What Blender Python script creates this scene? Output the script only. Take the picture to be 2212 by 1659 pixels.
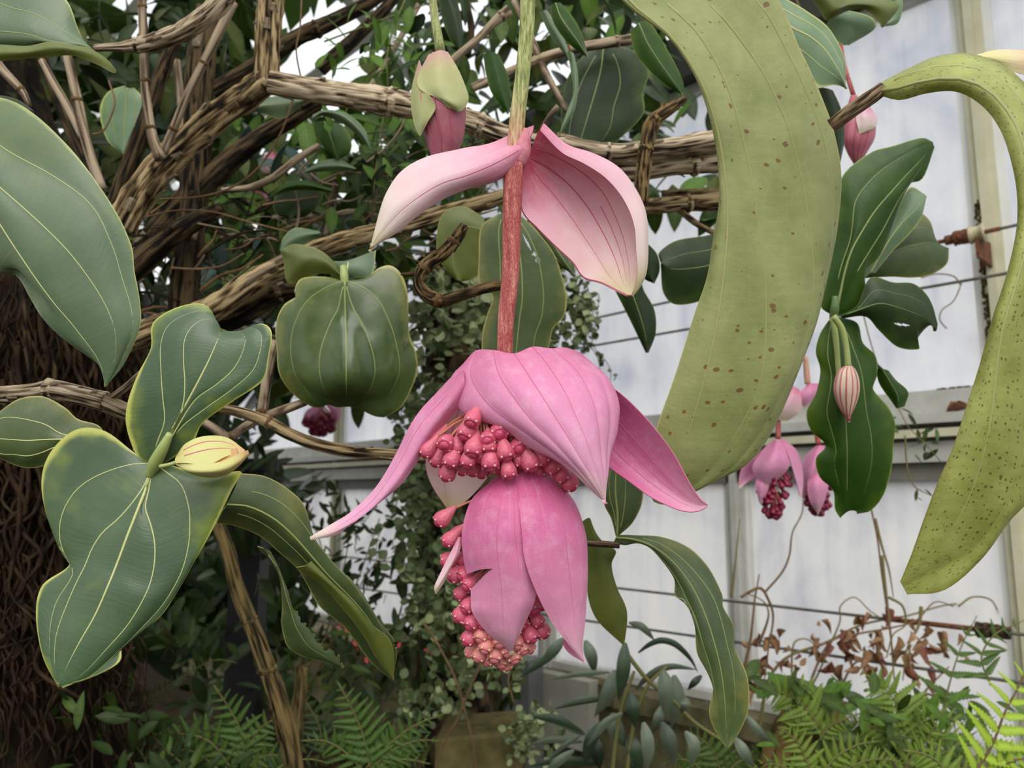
import bpy, math, random
import numpy as np
from mathutils import Vector, Matrix, noise, Quaternion

# ------------------------------------------------------------------ camera, world, sun, exposure
for o in list(bpy.data.objects):
    bpy.data.objects.remove(o)
SC = bpy.context.scene
COL = SC.collection
F = 1661.0
CAM = Vector((0, 0, 0.85))
PITCH = math.radians(8.4)
FW = Vector((0, math.cos(PITCH), math.sin(PITCH)))
UP = Vector((0, -math.sin(PITCH), math.cos(PITCH)))
RT = Vector((1, 0, 0))
cd = bpy.data.cameras.new('camera')
cam = bpy.data.objects.new('camera', cd)
COL.objects.link(cam)
cam.location = CAM
cam.rotation_euler = (math.pi / 2 + PITCH, 0, 0)
cd.sensor_width = 36.0
cd.lens = F / 2212 * 36.0
cd.clip_start = 0.01
cd.clip_end = 100
cd.dof.use_dof = True
cd.dof.focus_distance = 0.50
cd.dof.aperture_fstop = 11.0
SC.camera = cam

world = bpy.data.worlds.new('overcast_sky')
SC.world = world
world.use_nodes = True
wn_ = world.node_tree
wn_.nodes.clear()
w_out = wn_.nodes.new('ShaderNodeOutputWorld')
w_bg = wn_.nodes.new('ShaderNodeBackground')
w_tc = wn_.nodes.new('ShaderNodeTexCoord')
w_sep = wn_.nodes.new('ShaderNodeSeparateXYZ')
w_ramp = wn_.nodes.new('ShaderNodeValToRGB')
wn_.links.new(w_tc.outputs['Generated'], w_sep.inputs[0])
w_map = wn_.nodes.new('ShaderNodeMapRange')
w_map.inputs[1].default_value = -1
w_map.inputs[2].default_value = 1
wn_.links.new(w_sep.outputs['Z'], w_map.inputs[0])
wn_.links.new(w_map.outputs[0], w_ramp.inputs[0])
els = w_ramp.color_ramp.elements
els[0].position = 0.0
els[0].color = (0.16, 0.17, 0.15, 1)
els[1].position = 1.0
els[1].color = (1.0, 1.0, 1.0, 1)
e = els.new(0.48); e.color = (0.30, 0.30, 0.27, 1)
e = els.new(0.52); e.color = (0.74, 0.745, 0.75, 1)
wn_.links.new(w_ramp.outputs[0], w_bg.inputs[0])
w_bg.inputs[1].default_value = 1.75
wn_.links.new(w_bg.outputs[0], w_out.inputs[0])

sun_d = bpy.data.lights.new('sun', 'SUN')
sun = bpy.data.objects.new('sun', sun_d)
COL.objects.link(sun)
sun_d.energy = 1.5
sun_d.angle = math.radians(40)
sun_d.color = (1.0, 0.97, 0.92)
sun.rotation_euler = (math.radians(48), math.radians(10), math.radians(-8))

vs = SC.view_settings
vs.view_transform = 'Standard'
vs.look = 'None'
vs.exposure = 0.0
vs.gamma = 1.0
vs.use_curve_mapping = False

# ------------------------------------------------------------------ helpers
R = random.Random(7)

def lin(c):
    c = c / 255.0
    return c / 12.92 if c <= 0.04045 else ((c + 0.055) / 1.055) ** 2.4

def S(r, g, b):
    return (lin(r), lin(g), lin(b), 1.0)

def P(x, y, d):
    x, y, d = float(x), float(y), float(d)
    return CAM + (FW + RT * ((x - 1106.0) / F) + UP * ((829.5 - y) / F)) * d

def pts3(lst, D):
    """photo outline points (x, y[, depth offset in photo pixels]) placed at distance D (number or list)"""
    out = []
    n = len(lst)
    for i, q in enumerate(lst):
        if isinstance(D, (list, tuple)):
            t = i / max(1, n - 1) * (len(D) - 1)
            k = min(int(t), len(D) - 2)
            d = D[k] + (D[k + 1] - D[k]) * (t - k)
        else:
            d = D
        dz = q[2] if len(q) > 2 else 0
        out.append(P(q[0], q[1], d + dz * d / F))
    return out

def hermite(P_, T, ts):
    """cubic interpolation of array P_ (n,...) at knots T for samples ts"""
    n = len(T)
    M = np.zeros_like(P_)
    for i in range(n):
        a, b = max(0, i - 1), min(n - 1, i + 1)
        M[i] = (P_[b] - P_[a]) / max(1e-9, T[b] - T[a])
    out = []
    k = 0
    for t in ts:
        while k < n - 2 and t > T[k + 1]:
            k += 1
        h = max(1e-9, T[k + 1] - T[k])
        s = (t - T[k]) / h
        s2, s3 = s * s, s * s * s
        out.append((2*s3 - 3*s2 + 1) * P_[k] + (s3 - 2*s2 + s) * h * M[k]
                   + (-2*s3 + 3*s2) * P_[k + 1] + (s3 - s2) * h * M[k + 1])
    return np.array(out)

def knots(A):
    """A (n,K,3) -> mean chord knots"""
    d = np.sqrt(((A[1:] - A[:-1]) ** 2).sum(-1)).mean(1)
    T = np.concatenate([[0], np.cumsum(np.maximum(d, 1e-6))])
    return T / T[-1]

def resample(pts, n):
    A = np.array([tuple(p) for p in pts])[:, None, :]
    T = knots(A)
    return hermite(A, T, np.linspace(0, 1, n))[:, 0, :]

ORG = {}

def thing(name, label, cat, loc, group=None, kind=None):
    o = bpy.data.objects.new(name, None)
    o.empty_display_size = 0.02
    COL.objects.link(o)
    o.location = loc
    ORG[o] = Vector(loc)
    tag(o, label, cat, group, kind)
    return o

def tag(o, label=None, cat=None, group=None, kind=None):
    if label: o['label'] = label
    if cat: o['category'] = cat
    if group: o['group'] = group
    if kind: o['kind'] = kind
    return o

def mk(name, V, Fc, mats, parent=None, uv=None, mi=None, smooth=True):
    V = np.asarray(V, dtype=float)
    if parent is not None:
        org = ORG[parent]
    else:
        org = Vector(V.mean(0)); org.z = V[:, 2].min()
    me = bpy.data.meshes.new(name)
    me.from_pydata((V - np.array(org)).tolist(), [], Fc)
    if not isinstance(mats, (list, tuple)): mats = [mats]
    for m in mats: me.materials.append(m)
    if mi is not None: me.polygons.foreach_set('material_index', mi)
    if smooth: me.polygons.foreach_set('use_smooth', [True] * len(me.polygons))
    if uv is not None:
        lay = me.uv_layers.new(name='uv')
        li = np.zeros(len(me.loops), dtype=np.int32)
        me.loops.foreach_get('vertex_index', li)
        lay.data.foreach_set('uv', np.asarray(uv, dtype=np.float32)[li].ravel())
    me.update()
    o = bpy.data.objects.new(name, me)
    COL.objects.link(o)
    if parent is not None:
        o.parent = parent
    else:
        o.location = org
    ORG[o] = Vector(org)
    return o

def put(name, me, parent, loc, rot, sc):
    """a copy that shares mesh data; loc in world coordinates, rot a 3x3 matrix"""
    o = bpy.data.objects.new(name, me)
    COL.objects.link(o)
    o.parent = parent
    o.matrix_local = Matrix.LocRotScale(Vector(loc) - ORG[parent], rot.to_quaternion(), Vector((sc, sc, sc)) if not isinstance(sc, (tuple, Vector)) else Vector(sc))
    return o

def frame_of(y, z):
    """3x3 matrix with +Y along y and +Z near z"""
    y = Vector(y).normalized()
    z = Vector(z)
    x = y.cross(z)
    if x.length < 1e-6: x = y.cross(Vector((0.3, 0.2, 1)))
    x.normalize()
    z = x.cross(y)
    return Matrix((x, y, z)).transposed()

HEIGHT = []

def tube_geo(pts, radii, sides=8, n=None, bark=0.0, freq=6.0, seed=0.0, square=0.0, nodes=None):
    HEIGHT.clear()
    if bark >= 0.12 and n is None and sides >= 14: sides = int(sides * 1.5)
    pts = [Vector(p) for p in pts]
    if n is None:
        L = sum((a - b).length for a, b in zip(pts, pts[1:]))
        n = max(6, min(260, int(L / (0.0035 if bark >= 0.12 else 0.006))))
    A = resample(pts, n)
    rr = np.interp(np.linspace(0, 1, n), np.linspace(0, 1, len(radii)), radii)
    V, uv, Fc = [], [], []
    up = None
    s = 0.0
    for i in range(n):
        p = Vector(A[i])
        t = Vector(A[min(n - 1, i + 1)] - A[max(0, i - 1)]).normalized()
        if up is None:
            up = t.orthogonal().normalized()
        up = (up - t * up.dot(t)).normalized()
        side = t.cross(up)
        if i: s += (Vector(A[i]) - Vector(A[i - 1])).length
        nod = 1.0
        if nodes:
            for q in nodes:
                nod += 0.28 * math.exp(-((s / q[0] - q[1]) * 3.0) ** 2) if False else 0.30 * math.exp(-((i / (n - 1) - q) * n * 0.006 / 0.006 / 1.3) ** 2)
        for j in range(sides):
            a = 2 * math.pi * j / sides
            r = float(rr[i]) * nod
            if bark:
                c, d = math.cos(a), math.sin(a)
                w = noise.noise(Vector((c * 1.3 + seed, d * 1.3, s * freq * 0.9))) * 0.8
                f1 = noise.noise(Vector((c * 2.6 + seed + w, d * 2.6 + w, s * freq * 0.30)))
                f2 = noise.noise(Vector((c * 6.5 + seed + w * 2, d * 6.5 + 9, s * freq * 0.55)))
                f3 = noise.noise(Vector((c * 9.0 + seed, d * 9.0 + 4, s * freq * 2.2)))
                h = min(1.0, 3.2 * abs(f1)) * 0.6 + min(1.0, 3.0 * abs(f2)) * 0.35 + f3 * 0.45
                HEIGHT.append(max(0.001, h))
                r *= 1 + bark * 1.25 * (h - 0.5)
            if square:
                r *= 1 + square * math.cos(4 * a)
            V.append(p + (up * math.cos(a) + side * math.sin(a)) * r)
            uv.append((j / sides, s))
    for i in range(n - 1):
        for j in range(sides):
            k = (j + 1) % sides
            Fc.append((i * sides + j, (i + 1) * sides + j, (i + 1) * sides + k, i * sides + k))
    for e, i in ((0, 0), (1, n - 1)):
        b = i * sides
        V.append(Vector(A[i])); uv.append((0.5, 0 if e == 0 else s))
        if bark: HEIGHT.append(0.5)
        c = len(V) - 1
        for j in range(sides):
            k = (j + 1) % sides
            Fc.append((c, b + j, b + k) if e == 0 else (c, b + k, b + j))
    # orientation: make normals point outward
    Fc = [tuple(reversed(f)) for f in Fc]
    return V, Fc, uv

def flip_check(V, Fc):
    return Fc

def tube(name, pts, radii, mat, parent=None, **k):
    V, Fc, uv = tube_geo(pts, radii, **k)
    hh = list(HEIGHT)
    o = mk(name, [tuple(v) for v in V], Fc, mat, parent, uv)
    if len(hh) == len(V):
        at = o.data.attributes.new('crack', 'FLOAT', 'POINT')
        at.data.foreach_set('value', hh)
    return o

class Bag:
    def __init__(s): s.V, s.F, s.U = [], [], []
    def add(s, V, Fc, uv=None):
        b = len(s.V)
        s.V += [tuple(v) for v in V]
        s.F += [tuple(i + b for i in f) for f in Fc]
        s.U += list(uv) if uv is not None else [(0.5, 0.5)] * len(V)
    def tube(s, pts, radii, **k): s.add(*tube_geo(pts, radii, **k))
    def box(s, c0, ax, ay, az):
        c0, ax, ay, az = map(Vector, (c0, ax, ay, az))
        v = [c0 + ax * i + ay * j + az * k for k in (0, 1) for j in (0, 1) for i in (0, 1)]
        f = [(0, 2, 3, 1), (4, 5, 7, 6), (0, 1, 5, 4), (2, 6, 7, 3), (0, 4, 6, 2), (1, 3, 7, 5)]
        s.add(v, f, [(0, 0), (1, 0), (0, 1), (1, 1)] * 2)
    def build(s, name, mat, parent=None, smooth=True):
        return mk(name, s.V, s.F, mat, parent, s.U, smooth=smooth)

def loft_grid(curves, D, nu, nv, u=None):
    """smooth surface through longitudinal curves -> (nv, nu, 3)"""
    cs = []
    Ds = D if isinstance(D, dict) else None
    for i, c in enumerate(curves):
        cs.append(np.array([tuple(p) for p in pts3(c, D)]))
    if len({len(c) for c in cs}) > 1:
        m = max(len(c) for c in cs) + 2
        cs = [resample(c, m) for c in cs]
    A = np.stack(cs, 1)                       # (N,K,3)
    T = knots(A)
    B = hermite(A, T, np.linspace(0, 1, nv))  # (nv,K,3)
    K = B.shape[1]
    Tu = np.linspace(-1, 1, K) if u is None else np.array(u, float)
    G = hermite(B.transpose(1, 0, 2), Tu, np.linspace(-1, 1, nu))   # (nu,nv,3)
    return G.transpose(1, 0, 2), Tu

def grid_normals(G):
    dv = np.gradient(G, axis=0)
    du = np.gradient(G, axis=1)
    N = np.cross(du, dv)
    L = np.linalg.norm(N, axis=-1, keepdims=True)
    return N / np.maximum(L, 1e-12)

def sheet_geo(G, N, th, cuts=None):
    nv, nu = G.shape[:2]
    top = G.reshape(-1, 3)
    bot = (G - N * th).reshape(-1, 3)
    U, Vv = np.meshgrid(np.linspace(0, 1, nu), np.linspace(0, 1, nv))
    uv = np.stack([U.ravel(), Vv.ravel()], 1)
    n = nv * nu
    F1, F2, mi = [], [], []
    keep = set()
    for i in range(nv - 1):
        for j in range(nu - 1):
            if cuts and cuts(j / (nu - 1) * 2 - 1, i / (nv - 1)): continue
            keep.add((i, j))
            a = i * nu + j
            F1.append((a, a + 1, a + nu + 1, a + nu))
            F2.append((n + a, n + a + nu, n + a + nu + 1, n + a + 1))
    V = [*map(tuple, top), *map(tuple, bot)]
    uvs = [*map(tuple, uv), *map(tuple, uv)]
    F3 = []
    def rim(a, b):
        k = len(V)
        V.extend([V[a], V[b], V[n + b], V[n + a]])
        uvs.extend([uvs[a], uvs[b], uvs[b], uvs[a]])
        F3.append((k, k + 3, k + 2, k + 1))
    for (i, j) in keep:
        a = i * nu + j
        if (i - 1, j) not in keep: rim(a, a + 1)
        if (i, j + 1) not in keep: rim(a + 1, a + nu + 1)
        if (i + 1, j) not in keep: rim(a + nu + 1, a + nu)
        if (i, j - 1) not in keep: rim(a + nu, a)
    mi = [0] * len(F1) + [1] * len(F2) + [2] * len(F3)
    return V, F1 + F2 + F3, uvs, mi

def leaf(name, curves, D, mats, parent, th=0.0006, nu=None, nv=44, u=None, quilt=0.0, wav=0.0, wfreq=30.0,
         veins=(), vmat=None, vr=0.0007, face='up', vname='vein', cuts=None, seed=0, vtaper=0.25, vlift=0.0):
    """a blade with real thickness through traced curves, its ribs as child tubes.
    veins: list of (u, v0, v1, scale) or curve indices"""
    K = len(curves)
    nu = nu or max(13, 6 * (K - 1) + 1)
    G, Tu = loft_grid(curves, D, nu, nv, u)
    N = grid_normals(G)
    view = np.array(CAM) - G
    if ((N * view).sum(-1) > 0).mean() < 0.5:
        G = G[:, ::-1]
        N = grid_normals(G)
        Tu = -Tu[::-1]
        flipped = True
    else:
        flipped = False
    us = np.linspace(-1, 1, nu)
    if quilt or wav:
        disp = np.zeros(G.shape[:2])
        for i in range(nv):
            for j in range(nu):
                d = 0.0
                if quilt:
                    k = min(K - 2, max(0, int(np.searchsorted(Tu, us[j]) - 1)))
                    fr = (us[j] - Tu[k]) / (Tu[k + 1] - Tu[k])
                    d += quilt * (abs(math.sin(math.pi * fr)) ** 0.8) * math.sin(math.pi * min(1, max(0, i / (nv - 1)))) ** 0.7
                if wav:
                    p = Vector(G[i, j]) * wfreq
                    d += wav * noise.noise(p + Vector((seed, 0, 0)))
                disp[i, j] = d
        G = G + N * disp[..., None]
        N = grid_normals(G)
    if face == 'up':
        mm = [mats[0], mats[1], mats[2]]
    else:
        mm = [mats[1], mats[0], mats[2]]
    V, Fc, uvs, mi = sheet_geo(G, N, th, (lambda a, b: cuts(-a, b)) if (cuts and flipped) else cuts)
    ob = mk(name, V, Fc, mm, parent, uvs, mi)
    Ti = np.linspace(0, 1, nv)
    for w in veins:
        if isinstance(w, (int, float)): w = (float(curves_u(w, K, u)), 0.0, 1.0, 1.0)
        uu, v0, v1, sc = w
        if flipped: uu = -uu
        m = 34
        pts = []
        for q in range(m):
            v = v0 + (v1 - v0) * q / (m - 1)
            # ribs leave the midrib gradually
            ue = uu
            x = (ue + 1) / 2 * (nu - 1); y = v * (nv - 1)
            i0 = min(nv - 2, int(y)); j0 = min(nu - 2, int(x))
            a, b = y - i0, x - j0
            g = (G[i0, j0] * (1 - a) * (1 - b) + G[i0 + 1, j0] * a * (1 - b) + G[i0, j0 + 1] * (1 - a) * b + G[i0 + 1, j0 + 1] * a * b)
            nn = N[i0, j0]
            pts.append(Vector(g + nn * (vr * sc * (vlift - 0.25))))
        rad = [vr * sc, vr * sc * 0.85, vr * sc * 0.6, vr * sc * vtaper]
        tube(vname, pts, rad, vmat, ob, sides=5, n=m)
    return ob

def curves_u(i, K, u):
    return (np.linspace(-1, 1, K) if u is None else np.array(u))[int(i)]
# ------------------------------------------------------------------ materials (all procedural)
class NT:
    def __init__(s, name):
        s.m = bpy.data.materials.new(name)
        s.m.use_nodes = True
        s.t = s.m.node_tree
        s.t.nodes.clear()
        s.out = s.n('OutputMaterial')
    def n(s, kind, **k):
        x = s.t.nodes.new('ShaderNode' + kind)
        for a, b in k.items():
            setattr(x, a, b)
        return x
    def l(s, a, b): s.t.links.new(a, b)
    def val(s, x, v):
        if hasattr(v, 'is_output'): s.l(v, x)
        else: x.default_value = v
    def math(s, op, a, b=0.0, c=0.0, clamp=False):
        x = s.n('Math', operation=op, use_clamp=clamp)
        s.val(x.inputs[0], a); s.val(x.inputs[1], b); s.val(x.inputs[2], c)
        return x.outputs[0]
    def mix(s, f, a, b):
        x = s.n('Mix', data_type='RGBA')
        s.val(x.inputs[0], f); s.val(x.inputs[6], a); s.val(x.inputs[7], b)
        return x.outputs[2]
    def ramp(s, f, stops, interp='LINEAR'):
        x = s.n('ValToRGB')
        x.color_ramp.interpolation = interp
        el = x.color_ramp.elements
        el[0].position, el[0].color = stops[0][0], stops[0][1]
        el[1].position, el[1].color = stops[-1][0], stops[-1][1]
        for p, c in stops[1:-1]:
            e = el.new(p); e.color = c
        s.val(x.inputs[0], f)
        return x.outputs[0]
    def smooth(s, x, a, b):
        m = s.n('MapRange', interpolation_type='SMOOTHSTEP')
        s.val(m.inputs[0], x); m.inputs[1].default_value = a; m.inputs[2].default_value = b
        return m.outputs[0]
    def noise(s, vec, scale, detail=3, rough=0.5, dist=0.0):
        x = s.n('TexNoise')
        x.inputs['Scale'].default_value = scale
        x.inputs['Detail'].default_value = detail
        x.inputs['Roughness'].default_value = rough
        x.inputs['Distortion'].default_value = dist
        if vec is not None: s.l(vec, x.inputs['Vector'])
        return x.outputs['Fac']
    def coords(s):
        tc = s.n('TexCoord')
        uvn = s.n('UVMap')
        sep = s.n('SeparateXYZ')
        s.l(tc.outputs['UV'], sep.inputs[0])
        return tc.outputs['Object'], tc.outputs['UV'], sep.outputs[0], sep.outputs[1]
    def scaled(s, vec, sc):
        m = s.n('Mapping')
        m.inputs['Scale'].default_value = sc
        s.l(vec, m.inputs['Vector'])
        return m.outputs[0]
    def finish(s, col, rough=0.5, trans=0.0, tcol=None, bump=None, bstr=0.2, bdist=0.001, spec=0.5, metal=0.0, sheen=0.0):
        p = s.n('BsdfPrincipled')
        s.val(p.inputs['Base Color'], col)
        s.val(p.inputs['Roughness'], rough)
        p.inputs['Metallic'].default_value = metal
        p.inputs['Specular IOR Level'].default_value = spec
        if sheen: p.inputs['Sheen Weight'].default_value = sheen
        if bump is not None:
            b = s.n('Bump')
            b.inputs['Strength'].default_value = bstr
            b.inputs['Distance'].default_value = bdist
            s.l(bump, b.inputs['Height'])
            s.l(b.outputs[0], p.inputs['Normal'])
        sh = p.outputs[0]
        if trans:
            t = s.n('BsdfTranslucent')
            s.val(t.inputs[0], tcol if tcol is not None else col)
            mx = s.n('MixShader')
            mx.inputs[0].default_value = trans
            s.l(sh, mx.inputs[1]); s.l(t.outputs[0], mx.inputs[2])
            sh = mx.outputs[0]
        s.l(sh, s.out.inputs[0])
        return s.m

def leaf_mat(name, c1, c2, edge=None, rough=0.38, trans=0.12, tcol=None, sc=22, edge_w=0.04, patch=None, patch_amt=0.0,
             spots=None, spot_dens=0.3, spot_scale=(18, 60), uvvein=None, spec=0.5, fine=0.25):
    t = NT(name)
    ob, uv, u, v = t.coords()
    f = t.noise(ob, sc, 4, 0.6)
    col = t.ramp(f, [(0.32, c1), (0.68, c2)])
    d = t.math('MULTIPLY', t.math('ABSOLUTE', t.math('SUBTRACT', u, 0.5)), 2.0)
    if patch is not None:
        g = t.noise(ob, sc * 1.3, 3, 0.6)
        pf = t.math('MULTIPLY', t.smooth(t.math('ADD', g, t.math('MULTIPLY', t.math('POWER', d, 3.0), 0.28)), 0.58, 0.85), patch_amt)
        col = t.mix(pf, col, patch)
    if uvvein is not None:
        vv = t.math('SUBTRACT', 1.0, t.smooth(d, 0.012, 0.045))
        w2 = t.math('SUBTRACT', 1.0, t.smooth(t.math('ABSOLUTE', t.math('SUBTRACT', d, t.math('MULTIPLY', t.math('POWER', t.math('SINE', t.math('MULTIPLY', v, 3.1416)), 0.6), 0.46))), 0.008, 0.03))
        vv = t.math('MAXIMUM', vv, t.math('MULTIPLY', w2, 0.7))
        col = t.mix(t.math('MULTIPLY', vv, 0.75), col, uvvein)
    if spots is not None:
        vo = t.n('TexVoronoi', voronoi_dimensions='2D')
        vo.inputs['Scale'].default_value = 1.0
        uvs = t.scaled(uv, (spot_scale[0], spot_scale[1], 1))
        t.l(uvs, vo.inputs['Vector'])
        sepc = t.n('SeparateColor')
        t.l(vo.outputs['Color'], sepc.inputs[0])
        size = t.math('MULTIPLY', t.smooth(sepc.outputs[0], 1 - spot_dens, 1.15), 0.36)
        wob = t.math('ADD', vo.outputs['Distance'], t.math('MULTIPLY', t.math('SUBTRACT', t.noise(uvs, 5, 2), 0.5), 0.22))
        sf = t.math('MULTIPLY', t.math('LESS_THAN', wob, size), t.math('GREATER_THAN', size, 0.02))
        ve = t.n('TexVoronoi', voronoi_dimensions='2D', feature='DISTANCE_TO_EDGE')
        ve.inputs['Scale'].default_value = 1.0
        t.l(t.scaled(uv, (spot_scale[0] * 1.3, spot_scale[1] * 0.8, 1)), ve.inputs['Vector'])
        ret = t.math('MULTIPLY', t.math('SUBTRACT', 1.0, t.smooth(ve.outputs['Distance'], 0.0, 0.07)), t.math('MULTIPLY', t.smooth(t.noise(ob, 60, 2), 0.45, 0.7), 0.35))
        if spot_scale[0] > 10: col = t.mix(t.math('MULTIPLY', ret, 0.7), col, S(190, 190, 140))
        col = t.mix(t.math('MULTIPLY', sf, 0.8), col, spots)
    if edge is not None:
        ef = t.smooth(t.math('ADD', d, t.math('MULTIPLY', t.math('SUBTRACT', t.noise(ob, 90, 2), 0.5), 0.05)), 1 - edge_w * 2.2, 1 - edge_w * 0.3)
        col = t.mix(ef, col, edge)
    h = t.math('ADD', t.noise(t.scaled(uv, (5, 70, 1)), 1.0, 3), t.math('MULTIPLY', t.noise(ob, 400, 2), 0.5))
    rg = t.math('ADD', t.math('MULTIPLY', t.math('SUBTRACT', t.noise(ob, 60, 2), 0.5), 0.25), rough)
    return t.finish(col, rg, trans, tcol, h, fine, 0.0006, spec)

def plain(name, c, rough=0.5, trans=0.0, spec=0.5, var=None, sc=40, metal=0.0, bstr=0.2):
    t = NT(name)
    ob, uv, u, v = t.coords()
    f = t.noise(ob, sc, 4, 0.6)
    col = t.ramp(f, [(0.3, c), (0.7, var or c)])
    return t.finish(col, rough, trans, None, f, bstr, 0.001, spec, metal)

def petal_mat(name, base, mid, tip, tip2=None, rough=0.42, trans=0.22, dots=0.5):
    t = NT(name)
    ob, uv, u, v = t.coords()
    n1 = t.math('MULTIPLY', t.math('SUBTRACT', t.noise(ob, 35, 3), 0.5), 0.35)
    col = t.ramp(t.math('ADD', v, n1), [(0.02, base), (0.3, mid), (0.78, tip), (1.0, tip2 or tip)])
    # long soft streaks that follow the veins
    st = t.noise(t.scaled(uv, (26, 1.2, 1)), 1.0, 2)
    col = t.mix(t.math('MULTIPLY', t.smooth(st, 0.5, 0.75), 0.30), col, tip)
    # sparkle of the petal skin cells, painted as near-white flecks in the colour
    cell = t.noise(ob, 1500, 1)
    big = t.noise(ob, 2200, 2, 0.7)
    soft = t.noise(ob, 120, 4, 0.65)
    col = t.mix(t.math('MULTIPLY', t.smooth(soft, 0.45, 0.75), 0.22 * dots * 2), col, (0.92, 0.66, 0.80, 1))
    col = t.mix(t.math('MULTIPLY', t.smooth(big, 0.60, 0.72), 0.40 * dots * 2), col, (0.97, 0.86, 0.93, 1))
    h = t.math('ADD', t.math('MULTIPLY', cell, 0.6), t.math('MULTIPLY', t.noise(t.scaled(uv, (18, 3, 1)), 1.0, 2), 1.2))
    return t.finish(col, rough, trans, None, h, 0.35, 0.0006, 0.45)

def bark_mat(name, dark, mid, light, su=5.0, sv=30.0, lich=None, bstr=0.9):
    t = NT(name)
    ob, uv, u, v = t.coords()
    # wrap-free coordinates around the stem
    co = t.n('CombineXYZ')
    ang = t.math('MULTIPLY', u, 6.28318)
    t.l(t.math('MULTIPLY', t.math('COSINE', ang), su * 0.5), co.inputs[0])
    t.l(t.math('MULTIPLY', t.math('SINE', ang), su * 0.5), co.inputs[1])
    t.l(t.math('MULTIPLY', v, sv), co.inputs[2])
    f = t.noise(co.outputs[0], 1.0, 6, 0.65, 0.4)
    co2 = t.n('CombineXYZ')
    t.l(t.math('MULTIPLY', t.math('COSINE', ang), su * 1.6), co2.inputs[0])
    t.l(t.math('MULTIPLY', t.math('SINE', ang), su * 1.6), co2.inputs[1])
    t.l(t.math('MULTIPLY', v, sv * 0.5), co2.inputs[2])
    g = t.noise(co2.outputs[0], 1.0, 3, 0.6)
    fg = t.math('ADD', t.math('MULTIPLY', f, 0.55), t.math('MULTIPLY', g, 0.45))
    at = t.n('Attribute', attribute_name='crack')
    hh = t.math('ADD', at.outputs['Fac'], t.math('MULTIPLY', t.math('LESS_THAN', at.outputs['Fac'], 0.0001), 0.55))
    fh = t.math('ADD', t.math('MULTIPLY', t.math('SUBTRACT', fg, 0.5), 1.0), t.math('MULTIPLY', t.math('SUBTRACT', hh, 0.55), 0.36))
    fh = t.math('ADD', fh, 0.47)
    col = t.ramp(fh, [(0.34, dark), (0.44, mid), (0.58, light)])
    if lich is not None:
        col = t.mix(t.math('MULTIPLY', t.smooth(t.noise(ob, 45, 3), 0.56, 0.68), 0.6), col, lich)
    return t.finish(col, 0.85, 0, None, fg, bstr, 0.004, 0.2)

M = {}
RIM = plain('leaf_rim_yellow', S(206, 202, 130), 0.45, 0.2)
M['rim'] = RIM
M['up_blue'] = leaf_mat('leaf_upper_bluegreen', S(84, 106, 76), S(102, 122, 90), S(168, 178, 110), 0.36, 0.10, S(110, 150, 50), 16, 0.022, S(128, 146, 76), 0.3)
M['up_deep'] = leaf_mat('leaf_upper_deepgreen', S(58, 82, 54), S(80, 102, 68), S(186, 188, 96), 0.32, 0.10, S(110, 150, 50), 18, 0.028, S(150, 165, 52), 0.55)
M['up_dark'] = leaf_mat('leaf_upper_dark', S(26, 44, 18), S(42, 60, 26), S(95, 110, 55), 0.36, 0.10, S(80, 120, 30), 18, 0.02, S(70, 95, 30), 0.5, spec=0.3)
M['up_grass'] = leaf_mat('leaf_upper_grass', S(34, 64, 12), S(56, 88, 22), S(130, 155, 75), 0.36, 0.16, S(90, 150, 10), 18, 0.014, S(104, 124, 30), 0.35, spec=0.3)
M['up_dull'] = leaf_mat('leaf_upper_dull', S(64, 82, 46), S(86, 102, 58), S(172, 166, 96), 0.36, 0.12, S(110, 140, 50), 22, 0.022, S(128, 128, 66), 0.6, spots=S(96, 74, 40), spot_dens=0.06, spot_scale=(7, 16))
M['up_gloss'] = leaf_mat('leaf_upper_glossy', S(58, 78, 40), S(82, 100, 54), S(172, 166, 96), 0.22, 0.10, S(110, 140, 50), 22, 0.016, S(124, 126, 60), 0.6, fine=0.12)
M['up_mint'] = leaf_mat('leaf_upper_mint', S(108, 138, 100), S(138, 162, 126), S(208, 212, 134), 0.36, 0.2, S(130, 170, 90), 20, 0.04, S(116, 148, 70), 0.6)
M['under'] = leaf_mat('leaf_underside_olive', S(134, 143, 82), S(164, 170, 110), S(180, 176, 112), 0.48, 0.15, S(120, 150, 40), 26, 0.012, None, 0, spots=S(116, 66, 34), spot_dens=0.30, spot_scale=(17, 62), fine=0.5)
M['under2'] = leaf_mat('leaf_underside_speckled', S(144, 150, 70), S(182, 188, 104), S(140, 124, 60), 0.45, 0.25, S(150, 175, 50), 30, 0.014, S(122, 124, 40), 0.6, spots=S(84, 84, 38), spot_dens=0.55, spot_scale=(24, 130), fine=0.5)
M['under_sm'] = leaf_mat('leaf_underside_plain', S(84, 96, 38), S(112, 120, 52), S(150, 150, 80), 0.45, 0.2, S(120, 150, 30), 26, 0.02)
M['vein_pale'] = plain('vein_pale', S(200, 204, 136), 0.45, 0.1)
M['vein_soft'] = plain('vein_soft', S(150, 162, 96), 0.45, 0.1)
M['vein_dark'] = plain('vein_darkgreen', S(96, 122, 70), 0.45, 0.1)
M['vein_olive'] = plain('vein_olive', S(166, 166, 106), 0.5, 0.1)
M['petiole'] = plain('petiole', S(170, 180, 110), 0.5, 0.05, 0.5, S(150, 165, 95))
M['hood'] = petal_mat('bract_pink', S(214, 120, 160), S(228, 142, 184), S(236, 172, 206), S(240, 222, 205))
M['lower'] = petal_mat('bract_rose', S(206, 84, 138), S(220, 116, 166), S(232, 156, 190), S(234, 180, 200))
M['pale'] = petal_mat('bract_pale', S(222, 130, 160), S(230, 176, 194), S(238, 222, 214), S(214, 206, 150))
M['inner'] = petal_mat('bract_inner', S(208, 84, 116), S(228, 168, 184), S(232, 200, 196), S(206, 198, 146))
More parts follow.
